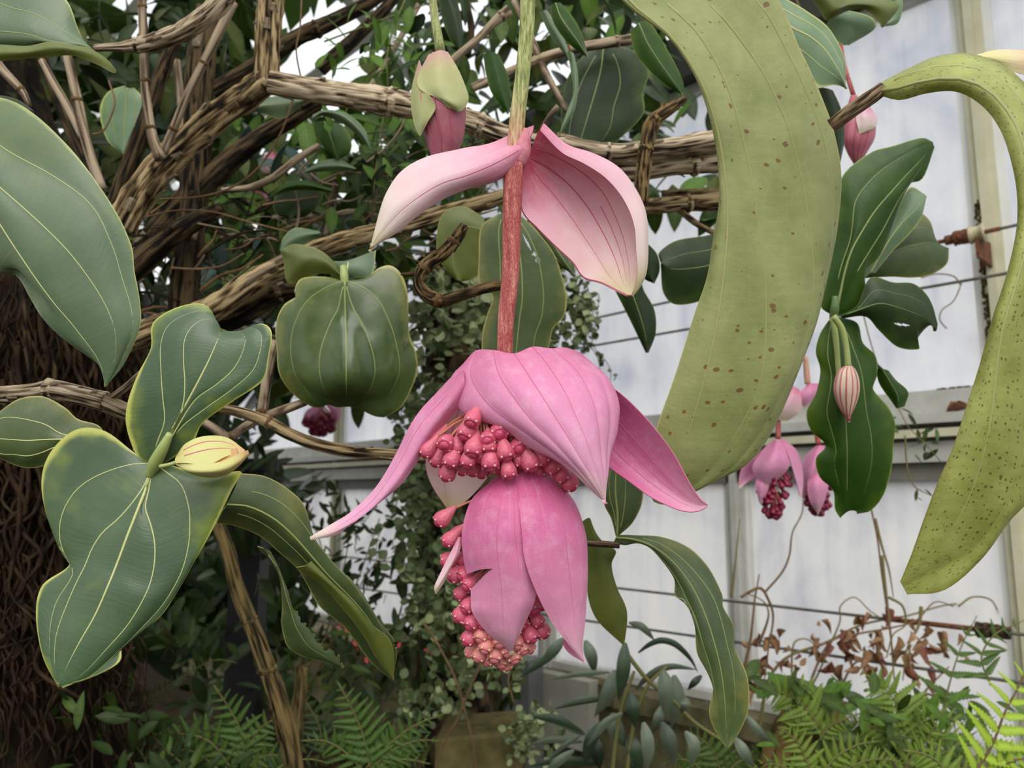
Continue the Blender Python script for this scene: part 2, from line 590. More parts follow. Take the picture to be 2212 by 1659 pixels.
M['prim'] = plain('bract_edge', S(214, 120, 150), 0.45, 0.2)
M['pvein'] = plain('bract_vein', S(204, 104, 140), 0.5, 0.1)
M['pveind'] = plain('bract_vein_dark', S(196, 92, 116), 0.5, 0.1)
M['stalk_red'] = None
# ------------------------------------------------------------------ the greenhouse: ground, glazed wall, eave, roof
WC = 2.5
WD = Vector((-1, 1, 0)).normalized()      # along the wall, away from the camera
WN = Vector((-1, -1, 0)).normalized()     # into the room
WB = Vector((WC / 2, WC / 2, 0))

def WP(s, z, off=0.0):
    return WB + WD * s + WN * off + Vector((0, 0, z))

def wall_px(x, y, off=0.0):
    r = (FW + RT * ((x - 1106.0) / F) + UP * ((829.5 - y) / F))
    p0 = WB + WN * off
    t = (p0 - CAM).dot(WN) / r.dot(WN)
    p = CAM + r * t
    return (p - p0).dot(WD), p.z

def wbox(b, s0, s1, z0, z1, o0, o1):
    b.box(WP(s0, z0, o0), WD * (s1 - s0), WN * (o1 - o0), Vector((0, 0, z1 - z0)))

def pane_mat(name, c1, c2, c3):
    t = NT(name)
    ob, uv, u, v = t.coords()
    n1 = t.noise(ob, 3.0, 5, 0.6, 0.6)
    n2 = t.noise(t.scaled(ob, (30, 30, 3)), 1.0, 4, 0.6)
    f = t.math('ADD', t.math('MULTIPLY', n1, 0.7), t.math('MULTIPLY', n2, 0.3))
    col = t.ramp(f, [(0.36, c1), (0.5, c2), (0.66, c3)])  # blotches: outside reflections on the dirty glass, painted into the pane colour
    tr = t.n('BsdfTranslucent'); t.l(col, tr.inputs[0])
    p = t.n('BsdfPrincipled')
    t.l(col, p.inputs['Base Color']); p.inputs['Roughness'].default_value = 0.25
    mx = t.n('MixShader'); mx.inputs[0].default_value = 0.86
    t.l(p.outputs[0], mx.inputs[1]); t.l(tr.outputs[0], mx.inputs[2])
    t.l(mx.outputs[0], t.out.inputs[0])
    return t.m

PANE = pane_mat('frosted_glass', S(222, 225, 234), S(243, 244, 247), S(255, 255, 254))
PANE_Y = pane_mat('frosted_glass_lower', S(222, 220, 226), S(242, 242, 242), S(255, 254, 248))
tg = NT('roof_glass')
gt = tg.n('BsdfTransparent'); gt.inputs[0].default_value = (0.93, 0.95, 0.96, 1)
gg = tg.n('BsdfGlossy'); gg.inputs['Roughness'].default_value = 0.05
gm = tg.n('MixShader'); gm.inputs[0].default_value = 0.05
tg.l(gt.outputs[0], gm.inputs[1]); tg.l(gg.outputs[0], gm.inputs[2]); tg.l(gm.outputs[0], tg.out.inputs[0])
ROOFG = tg.m
CREAM = plain('cream_painted_frame', S(206, 202, 176), 0.55, 0, 0.4, S(188, 184, 152), 18)
GREYF = plain('grey_painted_frame', S(168, 168, 158), 0.55, 0, 0.4, S(196, 196, 190), 14)
GREYD = plain('frame_shadow_grey', S(96, 96, 88), 0.6, 0, 0.4, S(120, 120, 110), 14)  # grey darkened to carry the shadow below the rail
MOSSY = plain('mossy_stone', S(62, 60, 38), 0.9, 0, 0.2, S(120, 112, 82), 14, 0, 0.7)
MOSSG = plain('mossy_board', S(66, 66, 34), 0.9, 0, 0.2, S(118, 106, 68), 22, 0, 0.7)
SOIL = plain('dark_soil', S(30, 24, 16), 0.95, 0, 0.1, S(62, 50, 34), 25, 0, 0.9)
LICHEN = plain('lichen_crust', S(96, 84, 52), 0.95, 0, 0.1, S(60, 52, 34), 120, 0, 0.9)
WHITEB = plain('white_roof_bar', S(228, 228, 224), 0.5, 0, 0.4, S(214, 214, 208), 12)
DARKB = plain('dark_eave_beam', S(40, 42, 36), 0.7, 0, 0.3, S(62, 62, 54), 12)

# ground: uneven soil bed
N_ = 70
gv, gf, gu = [], [], []
for i in range(N_):
    for j in range(N_):
        x = -4.2 + 8.4 * i / (N_ - 1); y = -1.5 + 8.5 * j / (N_ - 1)
        z = -0.04 + 0.07 * noise.noise(Vector((x * 1.7, y * 1.7, 0))) + 0.03 * noise.noise(Vector((x * 6, y * 6, 3)))
        gv.append((x, y, z)); gu.append((x, y))
for i in range(N_ - 1):
    for j in range(N_ - 1):
        a = i * N_ + j
        gf.append((a, a + N_, a + N_ + 1, a + 1))
fl = mk('floor', gv, gf, SOIL, None, gu)
tag(fl, 'dark uneven soil of the planting bed', 'ground', None, 'structure')

Z_BASE = 0.35
Z_T0, Z_T1 = 0.895, 1.0735      # transom
Z_EAVE = 1.99
S_R, S_L = -2.2, 5.6
# low stone kerb wall under the glass
b = Bag()
wbox(b, S_R, S_L, -0.15, Z_BASE - 0.05, -0.12, 0.03)
kerb = b.build('wall_back', MOSSY, None, False)
tag(kerb, 'low mossy stone kerb under the greenhouse glass', 'wall', None, 'structure')
# capping stones along the kerb, one by one
s = -0.9
k = 0
while s < 2.2:
    w = 0.30 + 0.06 * R.random()
    b = Bag()
    z = Z_BASE - 0.05
    wbox(b, s, s + w - 0.008, z, z + 0.045 + 0.006 * R.random(), -0.10, 0.06 + 0.012 * R.random())
    b.build('coping_stone', MOSSY, kerb, False)
    s += w

mull = [wall_px(2118, 300)[0], wall_px(1592, 1150)[0], wall_px(1178, 1480)[0], wall_px(730, 920)[0], wall_px(430, 900)[0]]
edges = [S_R] + mull + [S_L]
zt = Z_T0
for i in range(len(edges) - 1):
    a, c = edges[i] + 0.022, edges[i + 1] - 0.022
    w = thing('window_%d' % (i + 1), 'frosted greenhouse window bay %s' % ['beyond the right edge of the picture', 'behind the speckled curling leaf and the rusty wires', 'behind the big olive leaf and the pink flower', 'behind the button vine column', 'glimpsed behind the left shoot', 'far off behind the branches'][i], 'window', WP((a + c) / 2, Z_BASE), None, 'structure')
    b = Bag(); wbox(b, a, c, Z_BASE + 0.02, Z_T0 - 0.01, -0.03, -0.024); b.build('pane', PANE_Y, w, False)
    b = Bag(); wbox(b, a, c, Z_T1 + 0.0, Z_EAVE - 0.02, -0.03, -0.024); b.build('pane', PANE, w, False)
    b = Bag()
    for (z0, z1) in ((Z_BASE, Z_BASE + 0.02), (Z_EAVE - 0.03, Z_EAVE)):
        wbox(b, a, c, z0, z1, -0.03, 0.0)
    b.build('frame', GREYF, w, False)
    # thin glazing bead beside the post
    b = Bag()
    for (z0, z1) in ((Z_BASE + 0.02, Z_T0 - 0.01), (Z_T1, Z_EAVE - 0.03)):
        wbox(b, c - 0.016, c, z0, z1, -0.024, -0.008)
        wbox(b, a, a + 0.016, z0, z1, -0.024, -0.008)
    b.build('glazing_bead', WHITEB, w, False)
lab = ['cream vertical post at the right with a mossy lower half', 'grey vertical post below the transom behind dried vine', 'grey post behind the lowest bud cluster', 'cream post behind the small dark pink flower', 'post far off behind the branches']
for i, sm in enumerate(mull):
    b = Bag()
    wbox(b, sm - 0.022, sm + 0.022, Z_BASE, Z_EAVE, -0.035, 0.004)
    wbox(b, sm - 0.008, sm + 0.008, Z_BASE, Z_EAVE, 0.004, 0.016)
    o = b.build('trim_%d' % (i + 1), [CREAM, GREYF, GREYF, CREAM, CREAM][i], None, False)
    tag(o, lab[i], 'post', None, 'structure')
    if i == 0:
        # crust of lichen on the shaded flank
        b = Bag()
        for q in range(700):
            z = 0.98 + 0.48 * R.random() ** 1.2
            ss = sm + R.uniform(0.004, 0.021)
            r = R.uniform(0.0008, 0.0026)
            wbox(b, ss - r, ss + r, z - r, z + r * 1.6, 0.003, 0.0065)
        c = b.build('lichen', LICHEN, o, False)
        c['kind'] = 'stuff'
# transom: stepped horizontal rail
b = Bag()
wbox(b, S_R, S_L, Z_T1 - 0.052, Z_T1, -0.05, 0.012)
wbox(b, S_R, S_L, Z_T1 - 0.072, Z_T1 - 0.052, -0.03, 0.05)
tr = b.build('trim_6', GREYF, None, False)
tag(tr, 'stepped grey window rail running behind the leaves', 'window rail', None, 'structure')
b = Bag(); wbox(b, S_R, S_L, Z_T1 - 0.100, Z_T1 - 0.083, -0.03, 0.045); b.build('moulding', CREAM, tr, False)
b = Bag(); wbox(b, S_R, S_L, Z_T0 + 0.028, Z_T1 - 0.108, -0.03, 0.022); b.build('board', GREYF, tr, False)
b = Bag(); wbox(b, S_R, S_L, Z_T0 - 0.01, Z_T1 - 0.052, -0.045, 0.004); b.build('painted_shadow_strip', GREYD, tr, False)  # dark strip stands in for the shadow between and under the mouldings
b = Bag()
for q in range(500):
    ss = R.uniform(-1.0, 0.5); r = R.uniform(0.0015, 0.004)
    wbox(b, ss - r, ss + r, Z_T1 - 0.001, Z_T1 + r * 0.8, 0.0, 0.012)
c = b.build('moss', LICHEN, tr, False); c['kind'] = 'stuff'
# eave
b = Bag()
wbox(b, S_R, S_L, Z_EAVE, Z_EAVE + 0.13, -0.06, 0.05)
o = b.build('trim_7', DARKB, None, False)
tag(o, 'dark eave beam above the glass wall', 'beam', None, 'structure')
# roof: glass on white bars that climb inward
pitch = math.radians(32)
RV = (WN * math.cos(pitch) + Vector((0, 0, math.sin(pitch)))).normalized()
RN = WD.cross(RV).normalized()
roof = thing('ceiling', 'sloping glass roof on white bars', 'roof', WP(1.5, Z_EAVE + 0.13), None, 'structure')
s = -1.0
RL = 1.55
while s < S_L:
    b = Bag(); b.box(WP(s - 0.02, Z_EAVE + 0.13, 0.0), WD * 0.04, RV * RL, RN * 0.05); b.build('rafter', WHITEB, roof, False)
    b = Bag(); b.box(WP(s + 0.02, Z_EAVE + 0.14, 0.0), WD * 0.56, RV * RL, RN * 0.004); b.build('pane', ROOFG, roof, False)
    s += 0.6
for q in (0.5, 1.05):
    b = Bag(); b.box(WP(-1.0, Z_EAVE + 0.10, 0.0) + RV * q, WD * (S_L + 1.0), RV * 0.035, RN * 0.03); b.build('purlin', WHITEB, roof, False)
# ------------------------------------------------------------------ the pink hanging flower
def stalk_mat(name, c1, c2, c3, c4, streak):
    t = NT(name)
    ob, uv, u, v = t.coords()
    f = t.noise(t.scaled(uv, (1, 1, 1)), 1.0, 2)
    st = t.noise(t.scaled(ob, (1700, 1700, 420)), 1.0, 3, 0.6)
    ln = t.noise(t.scaled(ob, (420, 420, 6)), 1.0, 2)
    col = t.ramp(t.math('ADD', t.math('MULTIPLY', st, 0.55), t.math('MULTIPLY', ln, 0.45)), [(0.38, c1), (0.48, c2), (0.56, c3), (0.66, c4)])
    return t.finish(col, 0.55, 0.03, None, st, 0.4, 0.0008, 0.35)
ST_RED = stalk_mat('flower_stalk_red', S(140, 54, 58), S(172, 84, 82), S(190, 110, 100), S(216, 168, 146), 0.5)
ST_GRN = stalk_mat('flower_stalk_green', S(112, 118, 60), S(150, 158, 96), S(178, 182, 124), S(200, 200, 150), 0.5)
ST_PNK = stalk_mat('flower_stalk_pink', S(186, 110, 110), S(206, 150, 130), S(206, 176, 136), S(214, 200, 160), 0.5)
DF = 0.50
flo = thing('pendant_flower', 'large pink hanging flower with drooping bracts and bud clusters in the centre', 'flower', P(1100, 1440, DF))
tg2 = NT('flower_stalk_green_to_pink')
ob_, uv_, u_, v_ = tg2.coords()
st_ = tg2.noise(tg2.scaled(ob_, (1100, 1100, 160)), 1.0, 3, 0.6)
ln_ = tg2.noise(tg2.scaled(ob_, (520, 520, 5)), 1.0, 2)
f_ = tg2.math('ADD', tg2.math('MULTIPLY', st_, 0.35), tg2.math('MULTIPLY', ln_, 0.65))
cg_ = tg2.ramp(f_, [(0.36, S(104, 110, 54)), (0.48, S(146, 154, 90)), (0.56, S(174, 178, 116)), (0.66, S(204, 204, 150))])
cp_ = tg2.ramp(f_, [(0.36, S(176, 92, 92)), (0.5, S(204, 146, 126)), (0.66, S(214, 196, 150))])
mixf_ = tg2.smooth(tg2.math('ADD', v_, tg2.math('MULTIPLY', tg2.math('SUBTRACT', ln_, 0.5), 0.06)), 0.157, 0.200)
ST_UP = tg2.finish(tg2.mix(mixf_, cg_, cp_), 0.55, 0.03, None, st_, 0.4, 0.0008, 0.35)
tube('stalk', pts3([(1146, -330), (1141, -60), (1138, 60), (1128, 170), (1119, 245), (1114, 300), (1110, 350)], DF), [0.0054, 0.0054, 0.0054, 0.0053, 0.0051, 0.0054, 0.0060], ST_UP, flo, sides=24, square=0.09, n=50)['label'] = 'ribbed upper stalk, green turning pink'
tube('stalk', pts3([(1110, 345), (1106, 460), (1102, 600), (1093, 690), (1090, 800), (1088, 900), (1088, 1060), (1086, 1200), (1085, 1400)], DF), [0.0067, 0.0066, 0.0060, 0.0055, 0.0054, 0.005, 0.0045, 0.003, 0.002], ST_RED, flo, sides=24, square=0.08, n=60)['label'] = 'reddish brown speckled lower stalk'
NODEP = plain('flower_joint', S(206, 110, 128), 0.5, 0.1, 0.4, S(222, 150, 160), 200)
tube('joint', pts3([(1127, 280), (1128, 305), (1124, 330), (1114, 352)], DF), [0.0040, 0.0058, 0.0068, 0.0064], NODEP, flo, sides=18, n=14)
PM_H = (M['hood'], M['lower'], M['prim'])
PM_L = (M['lower'], M['pale'], M['prim'])
PM_P = (M['pale'], M['pale'], M['prim'])
PM_I = (M['inner'], M['pale'], M['prim'])

# upper left bract
leaf('bract', [
    [(1152, 268, 30), (1105, 287, 25), (1050, 312, 12), (1000, 323, 0), (930, 337, -15), (868, 372, -30), (835, 415, -40), (815, 470, -45), (800, 525, -45), (797, 540, -45)],
    [(1147, 285, 0), (1100, 312, -15), (1050, 336, -25), (1000, 352, -38), (938, 368, -52), (878, 405, -62), (842, 445, -64), (818, 490, -58), (801, 530, -50), (797, 541, -45)],
    [(1138, 312, -20), (1095, 340, -32), (1050, 362, -42), (1005, 380, -52), (950, 398, -66), (895, 432, -72), (855, 466, -70), (824, 502, -62), (802, 533, -50), (798, 542, -45)],
    [(1126, 346, -12), (1088, 374, -18), (1050, 390, -22), (1006, 402, -30), (962, 420, -44), (915, 452, -54), (872, 484, -58), (838, 512, -56), (808, 534, -50), (798, 543, -45)],
    [(1120, 352, 10), (1085, 378, 12), (1048, 394, 8), (1006, 408, 0), (968, 424, -14), (926, 450, -26), (890, 478, -34), (858, 502, -40), (815, 530, -48), (799, 543, -45)],
], DF, PM_P, flo, th=0.0012, nv=50, nu=30, quilt=0.0006, wav=0.0018, wfreq=35, veins=[(0.0, 0.05, 0.97, 0.9)], vmat=M['pvein'], vr=0.0005)['label'] = 'pale upper bract curling to the left'
# upper right bract (inner face towards the camera, rolled right edge)
leaf('bract', [
    [(1132, 350, 4), (1128, 400, 8), (1130, 455, 10), (1162, 492, 8), (1202, 532, 4), (1238, 566, 0), (1262, 598, -6), (1300, 609, -12), (1335, 626, -20), (1354, 636, -24)],
    [(1136, 346, 22), (1160, 386, 40), (1190, 424, 46), (1222, 466, 46), (1252, 508, 40), (1280, 548, 30), (1302, 584, 16), (1322, 606, 0), (1342, 626, -14), (1358, 637, -22)],
    [(1142, 338, 30), (1186, 364, 58), (1230, 400, 66), (1264, 440, 66), (1292, 484, 58), (1316, 530, 44), (1332, 568, 26), (1342, 600, 6), (1352, 624, -12), (1360, 637, -22)],
    [(1150, 318, 24), (1204, 340, 44), (1256, 372, 54), (1298, 412, 54), (1326, 462, 46), (1346, 514, 34), (1356, 560, 18), (1360, 596, 0), (1362, 622, -14), (1362, 637, -22)],
    [(1162, 285, 8), (1214, 318, 14), (1275, 341, 18), (1326, 370, 18), (1362, 416, 14), (1384, 470, 6), (1390, 540, -4), (1386, 590, -12), (1374, 620, -18), (1364, 637, -22)],
    [(1172, 270, -8), (1222, 316, -8), (1278, 340, -10), (1330, 371, -14), (1366, 415, -20), (1390, 470, -28), (1392, 545, -32), (1389, 592, -28), (1376, 621, -24), (1364, 638, -22)],
    [(1166, 284, -14), (1212, 330, -18), (1262, 356, -24), (1310, 388, -30), (1346, 432, -36), (1368, 484, -42), (1374, 545, -42), (1376, 590, -36), (1370, 620, -28), (1363, 638, -23)],
], DF, PM_I, flo, th=0.0012, nv=50, nu=42, quilt=-0.0010, wav=0.0006, wfreq=40,
    veins=[(-0.62, 0.03, 0.95, 0.8), (-0.33, 0.02, 0.97, 1.1), (0.0, 0.02, 0.96, 0.8), (-0.15, 0.45, 0.93, 0.6)], vmat=M['pveind'], vr=0.0006)['label'] = 'pale upper bract arching to the right, inner face shown'

# back bract under the hood
leaf('bract', [
    [(985, 800, 60), (955, 880, 80), (925, 960, 90), (921, 1010, 92), (934, 1050, 88), (966, 1098, 80)],
    [(1030, 800, 90), (1010, 880, 120), (990, 960, 128), (975, 1020, 124), (974, 1060, 110), (972, 1100, 84)],
    [(1090, 800, 90), (1090, 880, 120), (1085, 960, 128), (1060, 1020, 118), (1020, 1070, 100), (980, 1102, 84)],
], DF, (M['pale'], M['lower'], M['prim']), flo, nv=26, veins=[(-0.3, 0.1, 0.95, 1)], vmat=M['pvein'], vr=0.0005)
# left long bract
leaf('bract', [
    [(1000, 792, 10), (958, 834, 10), (915, 876, 4), (884, 920, -4), (858, 972, -12), (832, 1020, -22), (800, 1066, -30), (756, 1106, -40), (706, 1138, -46), (669, 1160, -50)],
    [(1002, 806, -30), (968, 850, -34), (926, 894, -36), (894, 940, -40), (868, 988, -44), (840, 1034, -48), (806, 1080, -52), (760, 1118, -54), (712, 1146, -54), (669, 1162, -50)],
    [(1004, 830, -40), (978, 866, -46), (940, 912, -48), (908, 960, -50), (880, 1006, -54), (850, 1046, -58), (814, 1088, -58), (768, 1126, -58), (716, 1152, -56), (670, 1165, -50)],
    [(1004, 858, -20), (986, 884, -22), (950, 926, -22), (922, 966, -26), (896, 1006, -34), (866, 1046, -44), (826, 1080, -48), (780, 1116, -52), (728, 1154, -52), (671, 1167, -50)],
], DF, PM_H, flo, nv=46, nu=24, wav=0.0010, wfreq=45, veins=[(-0.33, 0.1, 0.97, 0.8)], vmat=M['pvein'], vr=0.0005)['label'] = 'long narrow bract pointing down to the left'
# right bract seen on its inner side
leaf('bract', [
    [(1306, 826, 30), (1342, 852, 24), (1384, 892, 16), (1424, 938, 8), (1458, 986, 2), (1486, 1038, -4), (1512, 1078, -8), (1529, 1091, -10)],
    [(1306, 870, 60), (1336, 912, 62), (1376, 956, 56), (1414, 1000, 46), (1450, 1040, 32), (1482, 1070, 16), (1510, 1088, 0), (1528, 1092, -9)],
    [(1300, 930, 70), (1324, 968, 74), (1362, 1006, 66), (1402, 1040, 54), (1440, 1066, 38), (1474, 1086, 20), (1506, 1096, 2), (1527, 1093, -9)],
    [(1296, 990, 50), (1320, 1012, 46), (1360, 1040, 38), (1404, 1072, 28), (1444, 1092, 14), (1478, 1104, 4), (1508, 1104, -4), (1528, 1094, -10)],
], DF, (M['lower'], M['hood'], M['prim']), flo, nv=40, nu=24, quilt=-0.0008, veins=[(-0.33, 0.1, 0.96, 0.8), (0.33, 0.1, 0.93, 0.7), (0.0, 0.05, 0.95, 0.7)], vmat=M['pvein'], vr=0.0005)['label'] = 'rose bract pointing down to the right'
# the hood: broad front bract
leaf('bract', [
    [(1004, 782, 24), (974, 820, 4), (980, 868, -22), (1022, 904, -46), (1084, 925, -70), (1142, 966, -88), (1202, 997, -100), (1262, 1044, -106), (1302, 1084, -104)],
    [(1028, 757, 0), (1018, 812, -40), (1046, 862, -76), (1090, 902, -100), (1142, 938, -116), (1192, 976, -122), (1236, 1012, -120), (1276, 1052, -112), (1303, 1085, -104)],
    [(1066, 757, -34), (1078, 808, -78), (1110, 858, -108), (1148, 906, -126), (1190, 948, -134), (1228, 988, -134), (1260, 1024, -126), (1288, 1060, -114), (1304, 1086, -104)],
    [(1110, 764, -40), (1140, 808, -86), (1172, 858, -116), (1204, 908, -132), (1232, 952, -136), (1256, 994, -134), (1278, 1030, -126), (1296, 1064, -114), (1305, 1087, -104)],
    [(1150, 749, -30), (1196, 806, -78), (1226, 858, -106), (1248, 908, -120), (1266, 954, -124), (1280, 996, -122), (1292, 1034, -116), (1301, 1068, -110), (1306, 1087, -104)],
    [(1192, 752, -6), (1250, 806, -54), (1278, 862, -84), (1290, 914, -98), (1296, 960, -104), (1300, 1002, -108), (1304, 1040, -108), (1306, 1070, -106), (1308, 1088, -104)],
    [(1226, 750, 24), (1290, 806, -18), (1314, 862, -48), (1318, 914, -66), (1314, 962, -78), (1311, 1006, -88), (1308, 1042, -96), (1308, 1072, -102), (1309, 1088, -104)],
    [(1258, 764, 60), (1316, 818, 20), (1338, 876, -10), (1334, 926, -32), (1322, 972, -54), (1314, 1014, -72), (1309, 1048, -88), (1309, 1074, -98), (1310, 1089, -104)],
], DF, PM_H, flo, th=0.0014, nv=60, nu=57, quilt=0.0011, wav=0.0008, wfreq=55,
    veins=[1, 2, 3, 4, 5], vmat=M['pvein'], vr=0.00055)['label'] = 'broad glossy pink hood bract'

# second whorl: torn front bract and right bract
def tear(u, v):
    w = 0.05 * (1 - (u + 1) / 0.85)
    return u < -0.15 and abs(v - (0.555 - 0.055 * (u + 1))) < w
leaf('bract', [
    [(1060, 1040, -10), (1018, 1080, -44), (999, 1140, -60), (1000, 1200, -66), (1008, 1240, -66), (1016, 1268, -70), (1018, 1296, -74), (1022, 1324, -78), (1056, 1372, -78), (1104, 1411, -70)],
    [(1072, 1034, -30), (1044, 1080, -74), (1032, 1140, -92), (1034, 1192, -96), (1040, 1230, -96), (1046, 1262, -98), (1048, 1292, -98), (1052, 1328, -98), (1074, 1374, -90), (1104, 1412, -70)],
    [(1090, 1028, -40), (1080, 1080, -92), (1074, 1140, -112), (1074, 1190, -116), (1078, 1228, -116), (1082, 1262, -116), (1084, 1296, -114), (1086, 1338, -108), (1092, 1380, -94), (1105, 1412, -70)],
    [(1110, 1026, -42), (1110, 1080, -96), (1112, 1140, -118), (1116, 1190, -122), (1120, 1226, -124), (1124, 1262, -122), (1124, 1300, -118), (1116, 1344, -106), (1110, 1384, -92), (1106, 1412, -70)],
    [(1132, 1024, -36), (1136, 1080, -88), (1142, 1140, -108), (1146, 1190, -112), (1151, 1228, -110), (1158, 1270, -100), (1152, 1308, -96), (1130, 1356, -86), (1112, 1392, -80), (1106, 1413, -70)],
], DF, PM_L, flo, th=0.0013, nv=130, nu=60, wav=0.0012, wfreq=50, veins=[(0.5, 0.02, 0.6, 0.8), (0.0, 0.02, 0.97, 0.6)], vmat=M['pvein'], vr=0.0005, cuts=tear)['label'] = 'torn front bract of the lower cluster'
leaf('bract', [
    [(1112, 1026, -46), (1122, 1100, -104), (1128, 1160, -122), (1134, 1212, -126), (1158, 1278, -118), (1188, 1338, -100), (1216, 1376, -88), (1240, 1406, -78), (1258, 1427, -70)],
    [(1140, 1018, -40), (1164, 1094, -96), (1176, 1156, -114), (1184, 1214, -118), (1198, 1280, -110), (1214, 1338, -96), (1230, 1380, -86), (1246, 1408, -78), (1259, 1427, -70)],
    [(1168, 1018, -22), (1204, 1090, -72), (1220, 1152, -90), (1228, 1214, -94), (1234, 1280, -90), (1240, 1338, -84), (1246, 1380, -80), (1252, 1408, -76), (1260, 1428, -70)],
    [(1192, 1024, 6), (1234, 1084, -34), (1254, 1150, -52), (1261, 1214, -60), (1260, 1280, -62), (1255, 1338, -66), (1254, 1380, -70), (1256, 1408, -70), (1261, 1428, -69)],
    [(1206, 1036, 40), (1248, 1096, 6), (1266, 1160, -14), (1270, 1220, -26), (1268, 1284, -36), (1264, 1340, -48), (1260, 1380, -58), (1258, 1410, -64), (1262, 1428, -68)],
], DF, PM_L, flo, th=0.0013, nv=54, nu=34, wav=0.0010, wfreq=45, veins=[(0.0, 0.05, 0.95, 0.6), (0.5, 0.2, 0.9, 0.6)], vmat=M['pvein'], vr=0.0005)['label'] = 'smooth right bract of the lower cluster'
leaf('bract', [
    [(1222, 1376, -30), (1216, 1390, -36), (1228, 1410, -44), (1262, 1432, -60)],
    [(1240, 1370, -40), (1236, 1392, -48), (1244, 1412, -52), (1263, 1432, -60)],
    [(1258, 1366, -44), (1258, 1392, -50), (1259, 1412, -54), (1264, 1432, -60)]], DF, PM_L, flo, nv=16)
leaf('bract', [
    [(990, 1160, -50), (970, 1200, -60), (950, 1240, -66), (938, 1268, -66), (940, 1282, -64)],
    [(994, 1160, -56), (980, 1206, -70), (960, 1244, -74), (946, 1268, -72), (941, 1283, -64)],
    [(1000, 1160, -50), (992, 1194, -60), (974, 1228, -64), (956, 1264, -64), (942, 1284, -64)]], DF, (M['pale'], M['lower'], M['prim']), flo, nv=22)['label'] = 'thin pale bract on the left'

# buds: pear-shaped body, ring of pale calyx dots, pedicel
def lathe(profile, seg=12):
    V, Fc, uv = [], [], []
    for i, (r, y) in enumerate(profile):
        for j in range(seg):
            a = 2 * math.pi * j / seg
            V.append((r * math.cos(a), y, r * math.sin(a))); uv.append((j / seg, i / (len(profile) - 1)))
    for i in range(len(profile) - 1):
        for j in range(seg):
            k = (j + 1) % seg
            Fc.append((i * seg + j, (i + 1) * seg + j, (i + 1) * seg + k, i * seg + k))
    Fc.append(tuple(range(seg)))
    Fc.append(tuple(reversed(range((len(profile) - 1) * seg, len(profile) * seg))))
    return V, [tuple(reversed(f)) for f in Fc] if False else Fc, uv

def bud_mat(name, a, b_, c):
    t = NT(name)
    ob, uv, u, v = t.coords()
    col = t.ramp(t.math('ADD', v, t.math('MULTIPLY', t.math('SUBTRACT', t.noise(ob, 1.5, 2), 0.5), 0.3)), [(0.0, a), (0.45, b_), (1.0, c)])
    return t.finish(col, 0.36, 0.08, None, t.noise(ob, 9, 2), 0.15, 0.05, 0.5)
BUD = bud_mat('bud_rose', S(224, 128, 140), S(206, 84, 116), S(198, 66, 104))
BUD2 = bud_mat('bud_peach', S(226, 160, 140), S(220, 130, 130), S(214, 120, 126))
BUD3 = bud_mat('bud_wine', S(160, 50, 80), S(140, 34, 66), S(120, 26, 56))
DOT = plain('calyx_dot', S(238, 178, 172), 0.45, 0.1)
DOTP = plain('calyx_dot_cream', S(232, 206, 158), 0.45, 0.1)
PED = plain('pedicel', S(196, 112, 92), 0.5, 0.05, 0.5, S(206, 136, 100))

def mesh_of(name, V, Fc, uv, mats):
    me = bpy.data.meshes.new(name)
    me.from_pydata([tuple(v) for v in V], [], Fc)
    for m in (mats if isinstance(mats, (list, tuple)) else [mats]): me.materials.append(m)
    me.polygons.foreach_set('use_smooth', [True] * len(me.polygons))
    lay = me.uv_layers.new(name='uv')
    li = np.zeros(len(me.loops), dtype=np.int32)
    me.loops.foreach_get('vertex_index', li)
    lay.data.foreach_set('uv', np.asarray(uv, dtype=np.float32)[li].ravel())
    me.update()
    return me

prof = [(0.02, 0.0), (0.07, 0.03), (0.12, 0.16), (0.19, 0.34), (0.265, 0.52), (0.30, 0.66), (0.295, 0.78), (0.25, 0.87), (0.225, 0.895), (0.20, 0.90), (0.165, 0.885), (0.15, 0.92), (0.11, 0.965), (0.05, 0.985), (0.01, 0.99)]
bV, bF, bU = lathe(prof, 14)
BUDM = {k: mesh_of('bud', bV, bF, bU, m) for k, m in (('rose', BUD), ('peach', BUD2), ('wine', BUD3))}
db = Bag()
for q in range(5):
    a = 2 * math.pi * q / 5 + 0.3
    c = Vector((0.245 * math.cos(a), 0.845, 0.245 * math.sin(a)))
    sV, sF, sU = lathe([(0.005, -0.048), (0.033, -0.034), (0.048, 0.0), (0.033, 0.034), (0.005, 0.048)], 7)
    db.add([Vector(v) + c for v in sV], sF)
DOTM = {'rose': mesh_of('calyx_tips', db.V, db.F, db.U, DOT), 'peach': mesh_of('calyx_tips', db.V, db.F, db.U, DOTP), 'wine': mesh_of('calyx_tips', db.V, db.F, db.U, BUD)}

def bud(parent, tip, base, D, kind='rose', ln=None, dots=True):
    """tip/base: (x, y, dz) at distance D"""
    a = pts3([base, tip], D)
    v = a[1] - a[0]
    L = ln or v.length
    o = put('bud', BUDM[kind], parent, a[1] - v.normalized() * L * 0.97, frame_of(v, FW), L)
    ORG[o] = Vector((0, 0, 0))
    if dots:
        d = bpy.data.objects.new('calyx_tips', DOTM[kind]); COL.objects.link(d); d.parent = o
    return a[1] - v.normalized() * L * 0.95

